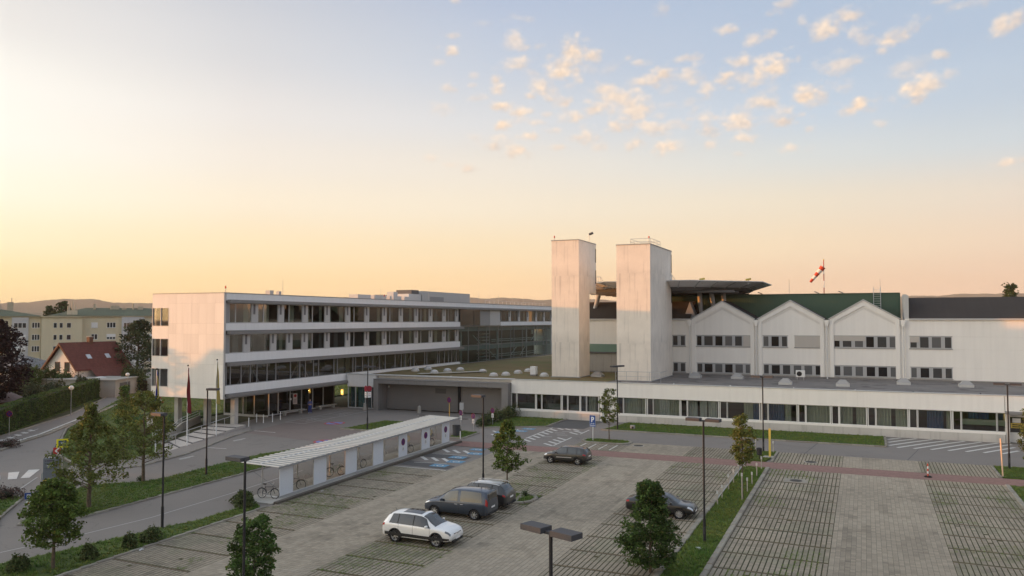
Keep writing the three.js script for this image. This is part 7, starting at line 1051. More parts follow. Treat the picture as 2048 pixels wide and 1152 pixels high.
{ const s = local('traffic_sign', 'pair of narrow pale boards seen edge-on before the right shutter', 'sign'); s.position.set(-43.7, G(0, -83.7), -83.7); s.rotation.y = 1.15; mb().cyl([0, -0.05, 0], [0, 2.4, 0], 0.04, 0.04, 8).build('post', M.steel, s); for (const y of [1.9]) mb().rbox(0.1, y, 0.05, 0.6, 0.8, 0.02, 0.01).build('board', M.frame, s); mb().rbox(0.2, 1.4, -0.06, 0.4, 1.1, 0.02, 0.01).build('board', M.frame, s); }
{ // roundels carried by the forecourt lamp post
  const s = local('traffic_sign', 'two dark red roundels over white plates on the forecourt lamp post', 'sign'); s.position.set(-50.66, G(0, -74.7) + 4.3, -74.7); s.rotation.y = 0.25;
  for (const k of [-1, 1]) { const a = k * 0.7, m = new THREE.Matrix4().makeRotationY(a); const f = mb().geom(new THREE.CylinderGeometry(0.33, 0.33, 0.02, 24).rotateX(Math.PI / 2).translate(k * 0.12, 0.28, 0.16), m).build('roundel', std(C(0.25, 0.012, 0.03), { roughness: 0.4 }), s); mb().geom(new THREE.BoxGeometry(0.4, 0.62, 0.02).translate(k * 0.14, -0.4, 0.16), m).build('plate', M.whitePaint, s); mb().geom(new THREE.BoxGeometry(0.22, 0.05, 0.006).translate(k * 0.14, -0.3, 0.174), m).build('plate_mark', M.redPaint, s); mb().geom(new THREE.BoxGeometry(0.26, 0.04, 0.006).translate(k * 0.14, -0.5, 0.174), m).build('plate_mark', M.black, s); } mb().cyl([0, -0.5, 0], [0, 0.4, 0], 0.075, 0.075, 8).build('clamp', M.steel, s);
}
// roundels on the shelter panels
for (const [z, l] of [[-61.6, 'no-stopping roundel and plate on the third solid shelter panel from the far end'], [-65.6, 'no-stopping roundel and plate on the second solid shelter panel from the far end'], [-69.5, 'no-stopping roundel and plate on the last solid shelter panel']]) {
  const s = local('panel_sign', l, 'sign', 'signs on the shelter panels'); s.position.set(-37.96, G(0, z), z); s.rotation.y = Math.PI / 2; const d = mb().cyl([0, 1.5, 0], [0, 1.5, 0.02], 0.31, 0.31, 26).build('roundel', M.steel, s); mb().geom(disc(0.31, 0.0215), new THREE.Matrix4().makeTranslation(0, 1.5, 0)).build('roundel_face', noStop, d); const p = mb().box(-0.17, 0.17, 0.68, 1.12, 0, 0.015).build('plate', M.whitePaint, s); faceQuad(0, 0.9, 0.0165, 0.32, 0.42).build('plate_face', platePict, p);
}
for (const [z, l] of [[-63.0, 'pale yellow round sign inside the shelter behind the fifth clear pane'], [-67.1, 'pale yellow round sign inside the shelter behind the last clear pane']]) { const s = local('round_sign', l, 'sign', 'round signs inside the shelter'); s.position.set(-38.35, G(0, z), z); s.rotation.y = Math.PI / 2 - 0.25; mb().cyl([0, 0.1, 0], [0, 1.5, 0], 0.025, 0.025, 8).build('post', M.steel, s); mb().cyl([0, 1.55, 0.02], [0, 1.55, 0.04], 0.3, 0.3, 26).build('roundel', std(C(0.62, 0.50, 0.28), { roughness: 0.5 }), s); mb().cyl([0, 1.55, 0.04], [0, 1.55, 0.046], 0.16, 0.16, 20).build('roundel_mark', std(C(0.62, 0.57, 0.45), { roughness: 0.5 }), s); }
{ // parking sign
  const s = local('parking_sign', 'blue P parking sign on a slim pole in the oval island', 'sign'); s.position.set(-25.1, G(0, -76.7), -76.7); s.rotation.y = -0.3;
  mb().cyl([0, -0.05, 0], [0, 2.55, 0], 0.035, 0.035, 8).build('post', M.whitePaint, s); const p = mb().rbox(0, 2.05, 0.05, 0.74, 1.16, 0.025, 0.01).build('board', M.steel, s);
  faceQuad(0, 2.05, 0.0635, 0.72, 1.14).build('board_face', canvasMat(256, 400, g => { g.fillStyle = '#0d4590'; g.fillRect(0, 0, 256, 400); g.strokeStyle = '#dfe6ee'; g.lineWidth = 3; g.strokeRect(5, 5, 246, 390); g.fillStyle = '#eef1f4'; g.font = 'bold 250px sans-serif'; g.textAlign = 'center'; g.fillText('P', 128, 235); g.font = 'bold 50px sans-serif'; g.fillText('nur für', 128, 310); g.fillText('Besucher', 128, 370); }), p);
}
{ // one-way arrow and ambulance direction board
  const s = local('arrow_sign', 'blue one-way arrow sign at the tip of the tree island', 'sign'); s.position.set(-47.2, G(0, -33.6), -33.6); s.rotation.y = 0.72; mb().cyl([0, -0.05, -0.03], [0, 2.2, -0.03], 0.03, 0.03, 8).build('post', M.steel, s); const p = mb().rbox(0, 1.95, 0, 1.3, 0.42, 0.02, 0.008).build('board', M.steel, s);
  faceQuad(0, 1.95, 0.012, 1.28, 0.4).build('board_face', canvasMat(512, 160, g => { g.fillStyle = '#103f86'; g.fillRect(0, 0, 512, 160); g.fillStyle = '#e8edf2'; g.beginPath(); g.moveTo(50, 40); g.lineTo(400, 40); g.lineTo(400, 14); g.lineTo(500, 80); g.lineTo(400, 146); g.lineTo(400, 120); g.lineTo(50, 120); g.fill(); g.fillStyle = '#15191f'; g.font = 'bold 72px sans-serif'; g.textAlign = 'center'; g.fillText('EINBAHN', 228, 106); }), p);
  const s2 = local('direction_sign', 'green direction board with a red cross below the blue arrow', 'sign'); s2.position.set(-47.25, G(0, -33.6), -33.55); s2.rotation.y = 0.72; const q = mb().rbox(0, 1.52, 0, 1.0, 0.3, 0.02, 0.008).build('board', M.steel, s2); mb().cyl([0.3, -0.05, -0.03], [0.3, 1.7, -0.03], 0.025, 0.025, 8).build('post', M.steel, s2);
  faceQuad(0, 1.52, 0.012, 0.98, 0.28).build('board_face', canvasMat(512, 150, g => { g.fillStyle = '#1d7a54'; g.fillRect(0, 0, 512, 150); g.fillStyle = '#eef0ee'; g.fillRect(12, 12, 126, 126); g.fillStyle = '#a81420'; g.fillRect(58, 26, 34, 98); g.fillRect(26, 58, 98, 34); g.fillStyle = '#e8efe9'; g.font = 'bold 82px sans-serif'; g.fillText('Notarzt', 158, 104); }), q);
}
{ // pylon with lines of small print
  const s = local('information_pylon', 'tall grey-blue information pylon with a yellow band and a white panel', 'sign'); s.position.set(-51.9, G(0, -38), -38); s.rotation.y = 0.75; mb().rbox(0, 1.6, 0, 0.98, 3.2, 0.16, 0.02).build('body', std(C(0.26, 0.28, 0.31), { roughness: 0.5 }), s);
  faceQuad(0, 2.45, 0.0815, 0.96, 1.45).build('text_face', canvasMat(256, 386, g => { g.fillStyle = '#7d858f'; g.fillRect(0, 0, 256, 386); const bar = (x, y, w, h, c) => { g.fillStyle = c; let q = x; while (q < x + w) { const l = 6 + ((q * 7) % 9); g.fillRect(q, y, Math.min(l, x + w - q), h); q += l + 3; } }; bar(26, 40, 26, 16, '#4f3f63'); bar(60, 36, 90, 22, '#4f3f63'); bar(26, 92, 200, 14, '#4a515c'); bar(60, 124, 110, 20, '#d9dde2'); bar(26, 176, 14, 12, '#4a515c'); bar(50, 172, 170, 16, '#4a515c'); bar(50, 204, 90, 12, '#5d6570'); }), s);
  mb().box(-0.49, 0.49, 1.52, 1.7, 0.08, 0.086).build('yellow_band', M.yellow, s); const w = mb().box(-0.46, 0.46, 0.75, 1.5, 0.08, 0.088).build('white_panel', M.whitePaint, s); faceQuad(-0.02, 1.2, 0.0895, 0.5, 0.5).build('roundel_face', canvasMat(128, 128, g => { g.fillStyle = '#e6e6e4'; g.fillRect(0, 0, 128, 128); g.strokeStyle = '#3c2440'; g.lineWidth = 11; g.beginPath(); g.arc(64, 64, 48, 0, 7); g.stroke(); g.beginPath(); g.moveTo(32, 32); g.lineTo(96, 96); g.stroke(); g.fillStyle = '#3c2440'; g.fillRect(50, 58, 34, 10); g.fillRect(58, 44, 8, 40); }), w);
}
{ // crossing sign with a bright yellow border, chevron board
  const s = local('crossing_sign', 'blue crossing sign with a bright yellow border behind the large tree', 'sign'); s.position.set(-61.5, G(0, -46), -46); s.rotation.y = 0.75; mb().cyl([0, -0.05, -0.04], [0, 2.8, -0.04], 0.035, 0.035, 8).build('post', M.steel, s); const p = mb().rbox(0, 2.35, 0, 0.92, 0.72, 0.03, 0.06).build('board', M.yellow, s);
  faceQuad(0, 2.35, 0.017, 0.9, 0.7).build('board_face', canvasMat(256, 200, g => { g.fillStyle = '#f4ea10'; g.fillRect(0, 0, 256, 200); g.fillStyle = '#16487c'; g.fillRect(42, 34, 172, 132); g.fillStyle = '#e9edf0'; g.beginPath(); g.moveTo(128, 50); g.lineTo(186, 150); g.lineTo(70, 150); g.fill(); g.fillStyle = '#181c22'; g.fillRect(122, 78, 14, 40); g.fillRect(108, 112, 14, 30); g.fillRect(138, 112, 14, 30); }, { emissive: C(0, 0, 0) }), p);
  const c = local('chevron_sign', 'red and white chevron board beside the crossing sign', 'sign'); c.position.set(-62.3, G(0, -46.1), -46.1); c.rotation.y = 0.75; mb().cyl([0, -0.05, -0.04], [0, 1.9, -0.04], 0.03, 0.03, 8).build('post', M.steel, c); mb().rbox(0, 1.65, 0, 0.56, 0.56, 0.02, 0.01).build('board', M.redPaint, c); mb().extr([[-0.18, 1.65], [0.08, 1.9], [0.22, 1.9], [-0.02, 1.65], [0.22, 1.4], [0.08, 1.4]], 0.011, 0.018).build('chevron', M.whitePaint, c);
  const k = local('traffic_sign', 'narrow grey sign back on a short post beside the zebra crossing', 'sign'); k.position.set(-53.6, G(0, -38.6), -38.6); k.rotation.y = 2.0; mb().cyl([0, -0.05, 0], [0, 1.5, 0], 0.03, 0.03, 8).build('post', M.steel, k); mb().rbox(0, 1.55, 0, 0.4, 0.75, 0.03, 0.08, 3).build('board', M.frame, k);
}
{ // boards at the entrance and on the lawn
  const s = local('notice_board', 'tall white and red notice board hung at the entrance glazing', 'sign'); s.position.set(-67.9, 0, -83.6); s.rotation.y = Math.PI / 2 - 0.35; mb().rbox(0, 1.75, 0, 0.62, 1.35, 0.03, 0.02).build('board', std(C(0.62, 0.52, 0.47), { roughness: 0.6 }), s); mb().cyl([0, 2.15, 0.016], [0, 2.15, 0.024], 0.2, 0.2, 20).build('roundel', M.redPaint, s); for (let k = 0; k < 5; k++) mb().box(-0.22, 0.22 - 0.05 * (k % 2), 1.25 + k * 0.11, 1.29 + k * 0.11, 0.016, 0.02).build('text_line', std(C(0.2, 0.08, 0.08)), s); mb().rbox(-0.65, 1.75, 0, 0.24, 0.24, 0.02, 0.01).build('small_plate', M.whitePaint, s); mb().box(-0.7, 0.3, 2.42, 2.46, -0.04, -0.02).build('bracket', M.steel, s);
  const l = local('leaning_board', 'pale board on legs standing on the lawn under the ward block', 'sign'); l.position.set(-73.6, G(0, -66), -66); l.rotation.set(0, 0.5, 0.14); mb().rbox(0, 1.0, 0, 0.95, 1.2, 0.04, 0.02).build('board', std(C(0.62, 0.58, 0.54), { roughness: 0.7 }), l); for (const k of [-0.35, 0.35]) mb().cyl([k, -0.1, -0.03], [k, 1.5, -0.03], 0.025, 0.025, 6).build('leg', M.brownWood, l);
  const w = local('warning_sign', 'red-edged triangular warning sign beside the end of the ward block', 'sign'); w.position.set(-79, 0, -72); w.rotation.y = 0.7; mb().cyl([0, -0.2, -0.03], [0, 2.5, -0.03], 0.03, 0.03, 6).build('post', M.steel, w); mb().extr([[-0.42, 1.9], [0.42, 1.9], [0, 2.62]], 0, 0.02).build('triangle', M.redPaint, w); mb().extr([[-0.25, 2.0], [0.25, 2.0], [0, 2.43]], 0.0205, 0.026).build('triangle_face', M.whitePaint, w);
}
// ================= flags
function flag(x, z, h, cols, label) {
  const y = G(x, z), o = thing('flagpole', label, 'flag', [x, y, z], 'flagpoles by the broad steps'); mb().cyl([x, y - 0.05, z], [x, y + h, z], 0.06, 0.04, 10).build('pole', M.whitePaint, o); mb().sphere(x, y + h + 0.05, z, 0.09).build('finial', M.black, o);
  const L = 4.3, w = 0.34; cols.forEach(([m, a, b], k) => { const q = mb(), n = 26, P = (t, v) => { const s = mix(a, b, v), wv = w * (0.55 + 0.45 * Math.sin(t * 2.2 + 0.4)) * (0.35 + 0.65 * t); return [x + 0.05 + s * wv + 0.05 * Math.sin(t * 9 + s * 6), y + h - 0.15 - t * L - s * s * 0.35, z + 0.14 * Math.sin(s * 9 + t * 3) * (0.4 + t)]; }; for (let i = 0; i < n; i++) for (let j = 0; j < 6; j++) q.quad(P(i / n, j / 6), P((i + 1) / n, j / 6), P((i + 1) / n, (j + 1) / 6), P(i / n, (j + 1) / 6)); q.build('cloth', m, o); });
}
flag(-59.2, -53.5, 8.0, [[M.blueFlag, 0, 0.7], [M.yellowFlag, 0.7, 1]], 'blue and yellow flag hanging limp on the left flagpole');
flag(-61.2, -59.1, 7.9, [[M.redFlag, 0, 0.35], [M.whiteFlag, 0.35, 0.55], [M.redFlag, 0.55, 1]], 'dark red flag hanging limp on the middle flagpole');
flag(-62.9, -64.7, 8.1, [[M.whiteFlag, 0, 0.5], [tint(M.yellowFlag, 0.8), 0.5, 1]], 'white and yellow flag hanging limp on the right flagpole');

// ================= steps, railings, bollards before the ward block
{
  const o = thing('broad_steps', 'broad shallow stone steps rising beside the flagpoles', 'steps', [-63, -0.5, -63]); const n = 7;
  const A = t => [mix(-60.5, -64.6, t), mix(-56, -71, t)], B = t => [mix(-64.2, -68.6, t), mix(-58.6, -70.4, t)];
  for (let i = 0; i < n; i++) { const t0 = i / n, t1 = (i + 1) / n, y = G(0, mix(-56, -71, t0)) + 0.06 + i * 0.055; mb().prism([A(t0), A(t1), B(t1), B(t0)], y - 0.6, y).build('tread', i % 2 ? tint(M.concrete, 1.25, 1.05) : tint(M.concrete, 1.15, 1.05), o); const p = A(t0), q = B(t0), L = Math.hypot(q[0] - p[0], q[1] - p[1]), ux = (q[0] - p[0]) / L, uz = (q[1] - p[1]) / L; mb().prism([p, q, [q[0] + uz * 0.1, q[1] - ux * 0.1], [p[0] + uz * 0.1, p[1] - ux * 0.1]], y - 0.12, y + 0.004).build('nosing', M.frameDark, o); }
  const r = thing('handrail', 'long steel handrail along the broad steps', 'railing', [-62, -0.4, -64]), b = mb(), pts = []; for (let i = 0; i <= 6; i++) { const t = i / 6, [x, z] = [mix(-62.3, -66.2, t), mix(-57, -71, t)], y = G(0, z) + 0.05 + 0.38 * t; b.cyl([x, y, z], [x, y + 0.95, z], 0.03, 0.03, 6); pts.push([x, y + 0.95, z]); } b.build('posts', M.steel, r); mb().tube(pts, 0.035).build('rail', M.steel, r);
  const w = thing('ramp_wall', 'low concrete ramp wall with a double rail behind the steps', 'wall', [-68, -0.4, -65]); const wp = [[-64.6, -58], [-66.5, -62], [-70.6, -67.4], [-73.6, -73]]; for (let i = 0; i < 3; i++) { const [x0, z0] = wp[i], [x1, z1] = wp[i + 1], L = Math.hypot(x1 - x0, z1 - z0), nx = -(z1 - z0) / L * 0.12, nz = (x1 - x0) / L * 0.12; mb().prism([[x0 + nx, z0 + nz], [x1 + nx, z1 + nz], [x1 - nx, z1 - nz], [x0 - nx, z0 - nz]], gy(-0.2), gy(0.75)).build('wall', M.concrete, w); } for (const h of [1.0, 1.3]) mb().tube(wp.map(([x, z]) => [x, G(x, z) + h, z]), 0.035).build('rail', M.steelWhite, w); const ps = mb(); for (let i = 0; i < 4; i++) { const [x, z] = wp[i]; ps.cyl([x, G(x, z) + 0.7, z], [x, G(x, z) + 1.3, z], 0.03, 0.03, 6); } ps.build('posts', M.steelWhite, w);
  const gr = thing('glass_railing', 'green glass railing on dark posts under the ward block', 'railing', [-75, -0.2, -72]); const gp = [[-79.5, -68.5], [-78.2, -69.6], [-76.8, -70.8], [-75.6, -72.2], [-74.9, -73.8], [-74.7, -75.4]]; for (let i = 0; i + 1 < gp.length; i++) { const [x0, z0] = gp[i], [x1, z1] = gp[i + 1], y0 = G(x0, z0), y1 = G(x1, z1); mb().cyl([x0, y0 - 0.1, z0], [x0, y0 + 1.15, z0], 0.03, 0.03, 6).build('post', M.frameDark, gr); mb().quad([x0, y0 + 0.12, z0], [x1, y1 + 0.12, z1], [x1, y1 + 1.05, z1], [x0, y0 + 1.05, z0]).build('glass_panel', M.glassGreen, gr); } mb().tube(gp.map(([x, z]) => [x, G(x, z) + 1.12, z]), 0.025).build('rail', M.frameDark, gr);
  const bl = [[-65.0, -71.9, 'white post bollard at the top of the steps'], [-66.6, -75.0, 'white post bollard set back nearest the glazing'], [-65.4, -74.8, 'white post bollard third along the forecourt edge'], [-64.9, -75.8, 'white post bollard fourth along the forecourt edge'], [-65.4, -77.8, 'white post bollard nearest the long bench']];
  for (const [x, z, l] of bl) { const q = thing('post_bollard', l, 'bollard', [x, G(x, z), z], 'white post bollards at the entrance'); mb().cyl([x, G(x, z) - 0.05, z], [x, G(x, z) + 1.0, z], 0.05, 0.05, 10).build('shaft', M.whitePaint, q); mb().cyl([x, G(x, z) + 1.0, z], [x, G(x, z) + 1.03, z], 0.055, 0.04, 10).build('cap', M.steel, q); }
  for (const [x0, z0, x1, z1, l] of [[-67.5, -80.4, -67.0, -84.2, 'long pale bench nearest the bollards before the entrance glazing'], [-67.2, -87.2, -66.9, -91.0, 'long pale bench at the far end of the entrance glazing']]) { const q = thing('bench', l, 'bench', [x0, 0, (z0 + z1) / 2], 'benches before the entrance'); const dx = 0.22; mb().prism([[x0 - dx, z0], [x0 + dx, z0], [x1 + dx, z1], [x1 - dx, z1]], 0.38, 0.47).build('seat', tint(M.concrete, 1.1), q); for (const t of [0.15, 0.85]) { const x = mix(x0, x1, t), z = mix(z0, z1, t); mb().box(x - 0.18, x + 0.18, -0.15, 0.38, z - 0.16, z + 0.16).build('leg', M.concrete, q); } }
}
// ================= bins, posts, stakes
function bin(x, z, r, h, label) { const y = G(x, z) + 0.08, o = thing('litter_bin', label, 'bin', [x, y, z]); mb().cyl([x, y, z], [x, y + h, z], r * 0.92, r, 16).build('body', M.lampGrey, o); mb().cyl([x, y + h, z], [x, y + h + 0.05, z], r * 1.05, r * 0.9, 16).build('lid', M.black, o); }
bin(-39.4, -74.5, 0.42, 1.05, 'dark grey litter bin beside the far end of the shelter'); bin(-66.9, -85.2, 0.3, 0.95, 'grey litter bin beside the person in blue');
{ const x = -8.6, z = -72.8, y = G(x, z), o = thing('litter_bin', 'small black litter bin on a post beside the yellow post', 'bin', [x, y, z]); mb().cyl([x, y, z], [x, y + 0.5, z], 0.04, 0.04, 8).build('post', M.black, o); mb().cyl([x, y + 0.45, z], [x, y + 1.0, z], 0.2, 0.24, 14).build('body', M.black, o); mb().sphere(x, y + 1.0, z, 0.24, 0.1, 0.24).build('lid', M.black, o); }
{ const x = -7.85, z = -74.1, y = G(x, z), o = thing('marker_post', 'tall yellow marker post with a pale foot beyond the red path', 'post', [x, y, z]); mb().box(x - 0.09, x + 0.09, y, y + 2.6, z - 0.06, z + 0.06).build('shaft', M.yellow, o); mb().box(x - 0.55, x + 0.3, y - 0.05, y + 0.14, z - 0.4, z + 0.4).build('foot', M.concrete, o); }
{ const x = 9.65, z = -72.5, y = G(x, z), o = thing('marker_post', 'tall yellow marker post coloured peach as if sunlit at the right frame edge', 'post', [x, y, z]); mb().cyl([x - 0.1, y + 3.0, z], [x, y, z], 0.055, 0.055, 8).build('shaft', M.sunlitPost, o); mb().cyl([x, y, z], [x, y + 0.1, z], 0.1, 0.09, 8).build('foot', M.concrete, o); }
{ const x = 4.33, z = -70.35, y = G(x, z) + 0.034, o = thing('traffic_delineator', 'red and white traffic post on a black rubber foot in the red path', 'traffic post', [x, y, z]); for (let k = 0; k < 5; k++) mb().cyl([x, y + 0.08 + k * 0.19, z], [x, y + 0.27 + k * 0.19, z], 0.05, 0.05, 10).build('band', k % 2 ? M.whitePaint : std(C(0.6, 0.06, 0.02), { roughness: 0.5 }), o); mb().cyl([x, y, z], [x, y + 0.09, z], 0.3, 0.22, 14).build('foot', M.rubber, o); }
{ const x = -38.2, z = -73.1, y = G(x, z), o = thing('post_bollard', 'short yellow-white post bollard beside the red path and the bin', 'bollard', [x, y, z]); mb().cyl([x, y, z], [x, y + 0.8, z], 0.06, 0.06, 10).build('shaft', tint(M.whitePaint, 0.9), o); mb().cyl([x, y + 0.8, z], [x, y + 0.83, z], 0.065, 0.05, 10).build('cap', M.steel, o); }
{ const side = [[-9.25, -55], [-9.25, -56.9], [-9.25, -59.8], [-9.25, -62.2], [-9.25, -64.8], [-9.25, -68.6]], other = [[-7.9, -56.9], [-7.9, -59.6], [-7.9, -62.2], [-7.9, -65.1], [-7.9, -68.2]], far = [[-9.3, -73.9], [-9.4, -76.8], [-7.8, -76.4]]; const ord = ['nearest', 'second', 'third', 'fourth', 'fifth', 'farthest'];
  const st = (x, z, l, h) => { const y = G(x, z) + 0.06, o = thing('wooden_stake', l, 'stake', [x, y, z], 'pale stakes in the grass strips'); mb().box(x - 0.035, x + 0.035, y, y + h, z - 0.035, z + 0.035).build('shaft', std(C(0.46, 0.42, 0.37), { map: texSpeck, roughness: 0.9 }), o); mb().box(x - 0.06, x + 0.06, y + h - 0.22, y + h, z + 0.036, z + 0.046).build('tag', M.frame, o); };
  side.forEach(([x, z], i) => st(x, z, ord[i] + ' pale stake along the left kerb of the long grass strip', rr(0.95, 1.15))); other.forEach(([x, z], i) => st(x, z, (i === 4 ? 'farthest' : ord[i]) + ' pale stake along the right side of the long grass strip', i ? rr(0.95, 1.15) : 1.9)); far.forEach(([x, z], i) => st(x, z, ['pale stake at the left of the short grass strip', 'pale stake at the far end of the short grass strip', 'pale stake behind the yellow post'][i], 1.1));
  const rl = thing('low_fence_rail', 'low grey rail along the left kerb of the long grass strip', 'rail', [-9.3, -0.4, -55]); for (let i = 0; i < 5; i++) { const [x0, z0] = side[i], [x1, z1] = side[i + 1]; mb().cyl([x0, G(x0, z0) + 0.5, z0], [x1, G(x1, z1) + 0.5, z1], 0.03, 0.03, 6).build('rail', M.steel, rl); }
}
for (const [x, z, s, l] of [[-8.5, -44.6, 0.2, 'crumpled white paper in the long grass strip'], [-36.6, -48.2, 0.12, 'scrap of white paper on the bays by the shelter'], [-37, -32.6, 0.14, 'scrap of white paper beside the left kerb'], [-33.4, -57.6, 0.07, 'small white scrap near the first blue bay']]) { const y = G(x, z) + (x > -9 ? 0.12 : 0.06), o = thing('paper_scrap', l, 'litter', [x, y, z]); const b = mb(), R = mulberry(Math.round(x * 100)); for (let k = 0; k < 5; k++) { const a = k * 1.25, c = (k + 1) * 1.25; b.tri([x, y + s * 0.5 * R(), z], [x + Math.cos(c) * s * (0.6 + R()), y + s * 0.4 * R(), z + Math.sin(c) * s], [x + Math.cos(a) * s * (0.6 + R()), y + s * 0.4 * R(), z + Math.sin(a) * s]); } b.build('sheet', std(C(0.75, 0.76, 0.78), { roughness: 0.9, side: THREE.DoubleSide }), o); }
// small flood lamp on the lawn
{ const x = -23.4, z = -85.4, y = G(x, z) + 0.1, o = thing('ground_spotlight', 'small grey ground spotlight on the lawn beside the lamp post', 'spotlight', [x, y, z]); mb().rbox(x, y + 0.25, z, 0.5, 0.36, 0.3, 0.05).build('housing', M.frameGrey, o); mb().cyl([x + 0.05, y + 0.2, z + 0.15], [x + 0.05, y + 0.2, z + 0.165], 0.11, 0.11, 14).build('lens', M.black, o); }
// globe lamps
for (const [x, z, h, l] of [[-93.9, -71.3, 3.3, 'white globe lamp on a slim pole before the hedge'], [-105.0, -89.3, 3.3, 'white globe lamp on a slim pole beside the garage door']]) { const y = G(x, z), o = thing('globe_lamp', l, 'street lamp', [x, y, z], 'globe lamps along the lane'); mb().cyl([x, y - 0.05, z], [x, y + h, z], 0.05, 0.04, 8).build('pole', M.frameGrey, o); mb().sphere(x, y + h + 0.2, z, 0.3, 0.3, 0.3, 16, 12).build('globe', std(C(0.72, 0.70, 0.66), { roughness: 0.25 }), o); }
// ================= person in blue at the entrance
{
  const sd = (p, a, b, r0, r1) => { const ax = p[0] - a[0], ay = p[1] - a[1], az = p[2] - a[2], bx = b[0] - a[0], by = b[1] - a[1], bz = b[2] - a[2], t = clamp((ax * bx + ay * by + az * bz) / (bx * bx + by * by + bz * bz)); return Math.hypot(ax - bx * t, ay - by * t, az - bz * t) - mix(r0, r1, t); };
  const smin = (a, b, k) => { const h = clamp(0.5 + 0.5 * (b - a) / k); return mix(b, a, h) - k * h * (1 - h); };
  const march = (bones, k, res = 96) => { const mc = new MarchingCubes(res, M.black, false, false, 60000); mc.isolation = 0; const N = mc.size, S = 1.05; for (let z = 0; z < N; z++) for (let y = 0; y < N; y++) for (let x = 0; x < N; x++) { const p = [(x / N * 2 - 1) * S, (y / N * 2 - 1) * S + 0.92, (z / N * 2 - 1) * S]; let d = 9; for (const b of bones) d = smin(d, sd(p, ...b), k); mc.field[x + y * N + z * N * N] = -d; } mc.update(); const c = mc.count, g = new THREE.BufferGeometry(), P = new Float32Array(c * 3), Nn = new Float32Array(c * 3); for (let i = 0; i < c * 3; i += 3) { P[i] = mc.positionArray[i] * S; P[i + 1] = mc.positionArray[i + 1] * S + 0.92; P[i + 2] = mc.positionArray[i + 2] * S; for (let j = 0; j < 3; j++) Nn[i + j] = mc.normalArray[i + j]; } g.setAttribute('position', new THREE.BufferAttribute(P, 3)); g.setAttribute('normal', new THREE.BufferAttribute(Nn, 3)); g.computeVertexNormals(); return g; };
  const o = local('person', 'person in blue work clothes standing before the entrance with arms folded', 'person'); o.position.set(-65.9, G(0, -84.1) + 0.01, -84.1); o.rotation.y = 0.6;
  const leg = s => [[[s * 0.1, 0.9, 0], [s * 0.12, 0.48, 0.02], 0.085, 0.062], [[s * 0.12, 0.48, 0.02], [s * 0.13, 0.08, -0.01], 0.06, 0.042]], arm = s => [[[s * 0.2, 1.42, 0], [s * 0.26, 1.14, 0.02], 0.055, 0.045], [[s * 0.26, 1.14, 0.02], [s * -0.04, 1.13 + 0.03 * s, 0.2], 0.043, 0.034]];
  const hand = s => { const h = [[[s * -0.04, 1.13 + 0.03 * s, 0.2], [s * -0.12, 1.14 + 0.03 * s, 0.2], 0.036, 0.03]]; for (let k = 0; k < 4; k++) h.push([[s * -0.12, 1.11 + k * 0.02 + 0.03 * s, 0.2], [s * -0.19, 1.11 + k * 0.02 + 0.03 * s, 0.18], 0.01, 0.008]); h.push([[s * -0.07, 1.16 + 0.03 * s, 0.21], [s * -0.13, 1.2 + 0.03 * s, 0.2], 0.011, 0.009]); return h; };
  const bones = [[[0, 0.95, 0], [0, 1.15, 0], 0.13, 0.12], [[0, 1.15, 0], [0, 1.38, 0], 0.125, 0.13], [[-0.16, 1.43, 0], [0.16, 1.43, 0], 0.06, 0.06], [[0, 1.45, 0], [0, 1.56, 0.015], 0.052, 0.05], [[0, 1.62, 0.02], [0, 1.7, 0.01], 0.088, 0.092], [[0, 1.56, 0.05], [0, 1.6, 0.06], 0.05, 0.05], [[0, 1.63, 0.11], [0, 1.6, 0.125], 0.012, 0.016], [[-0.09, 1.64, 0], [-0.1, 1.66, 0], 0.015, 0.018], [[0.09, 1.64, 0], [0.1, 1.66, 0], 0.015, 0.018], ...leg(1), ...leg(-1), ...arm(1), ...arm(-1), ...hand(1), ...hand(-1), [[0.13, 0.05, -0.03], [0.14, 0.035, 0.16], 0.042, 0.035], [[-0.13, 0.05, -0.03], [-0.14, 0.035, 0.16], 0.042, 0.035]];
  const fat = (l, d) => l.map(([a, b, r, q]) => [a, b, r + d, q + d]);
  const body = mb().geom(march(bones, 0.02, 110)).build('body', std(C(0.5, 0.3, 0.22), { roughness: 0.7 }), o);
  mb().geom(march(fat([...leg(1), ...leg(-1), [[-0.07, 0.92, 0], [0.07, 0.92, 0], 0.1, 0.1], [[0, 0.92, 0], [0, 1.0, 0], 0.125, 0.12]], 0.022), 0.03)).build('trousers', std(C(0.025, 0.05, 0.24), { roughness: 0.9 }), o);
  mb().geom(march(fat([bones[0], bones[1], bones[2], arm(1)[0], arm(-1)[0]], 0.022), 0.035)).build('jacket', std(C(0.11, 0.13, 0.30), { roughness: 0.9 }), o);
  mb().geom(march(fat([[[0, 1.69, -0.02], [0, 1.73, -0.01], 0.09, 0.085]], 0.012), 0.02)).build('hair', std(C(0.09, 0.05, 0.03), { roughness: 0.8 }), o);
  mb().geom(march(fat([[[0.13, 0.05, -0.03], [0.14, 0.035, 0.16], 0.042, 0.035], [[-0.13, 0.05, -0.03], [-0.14, 0.035, 0.16], 0.042, 0.035]], 0.01), 0.01)).build('shoes', M.whitePaint, o);
}

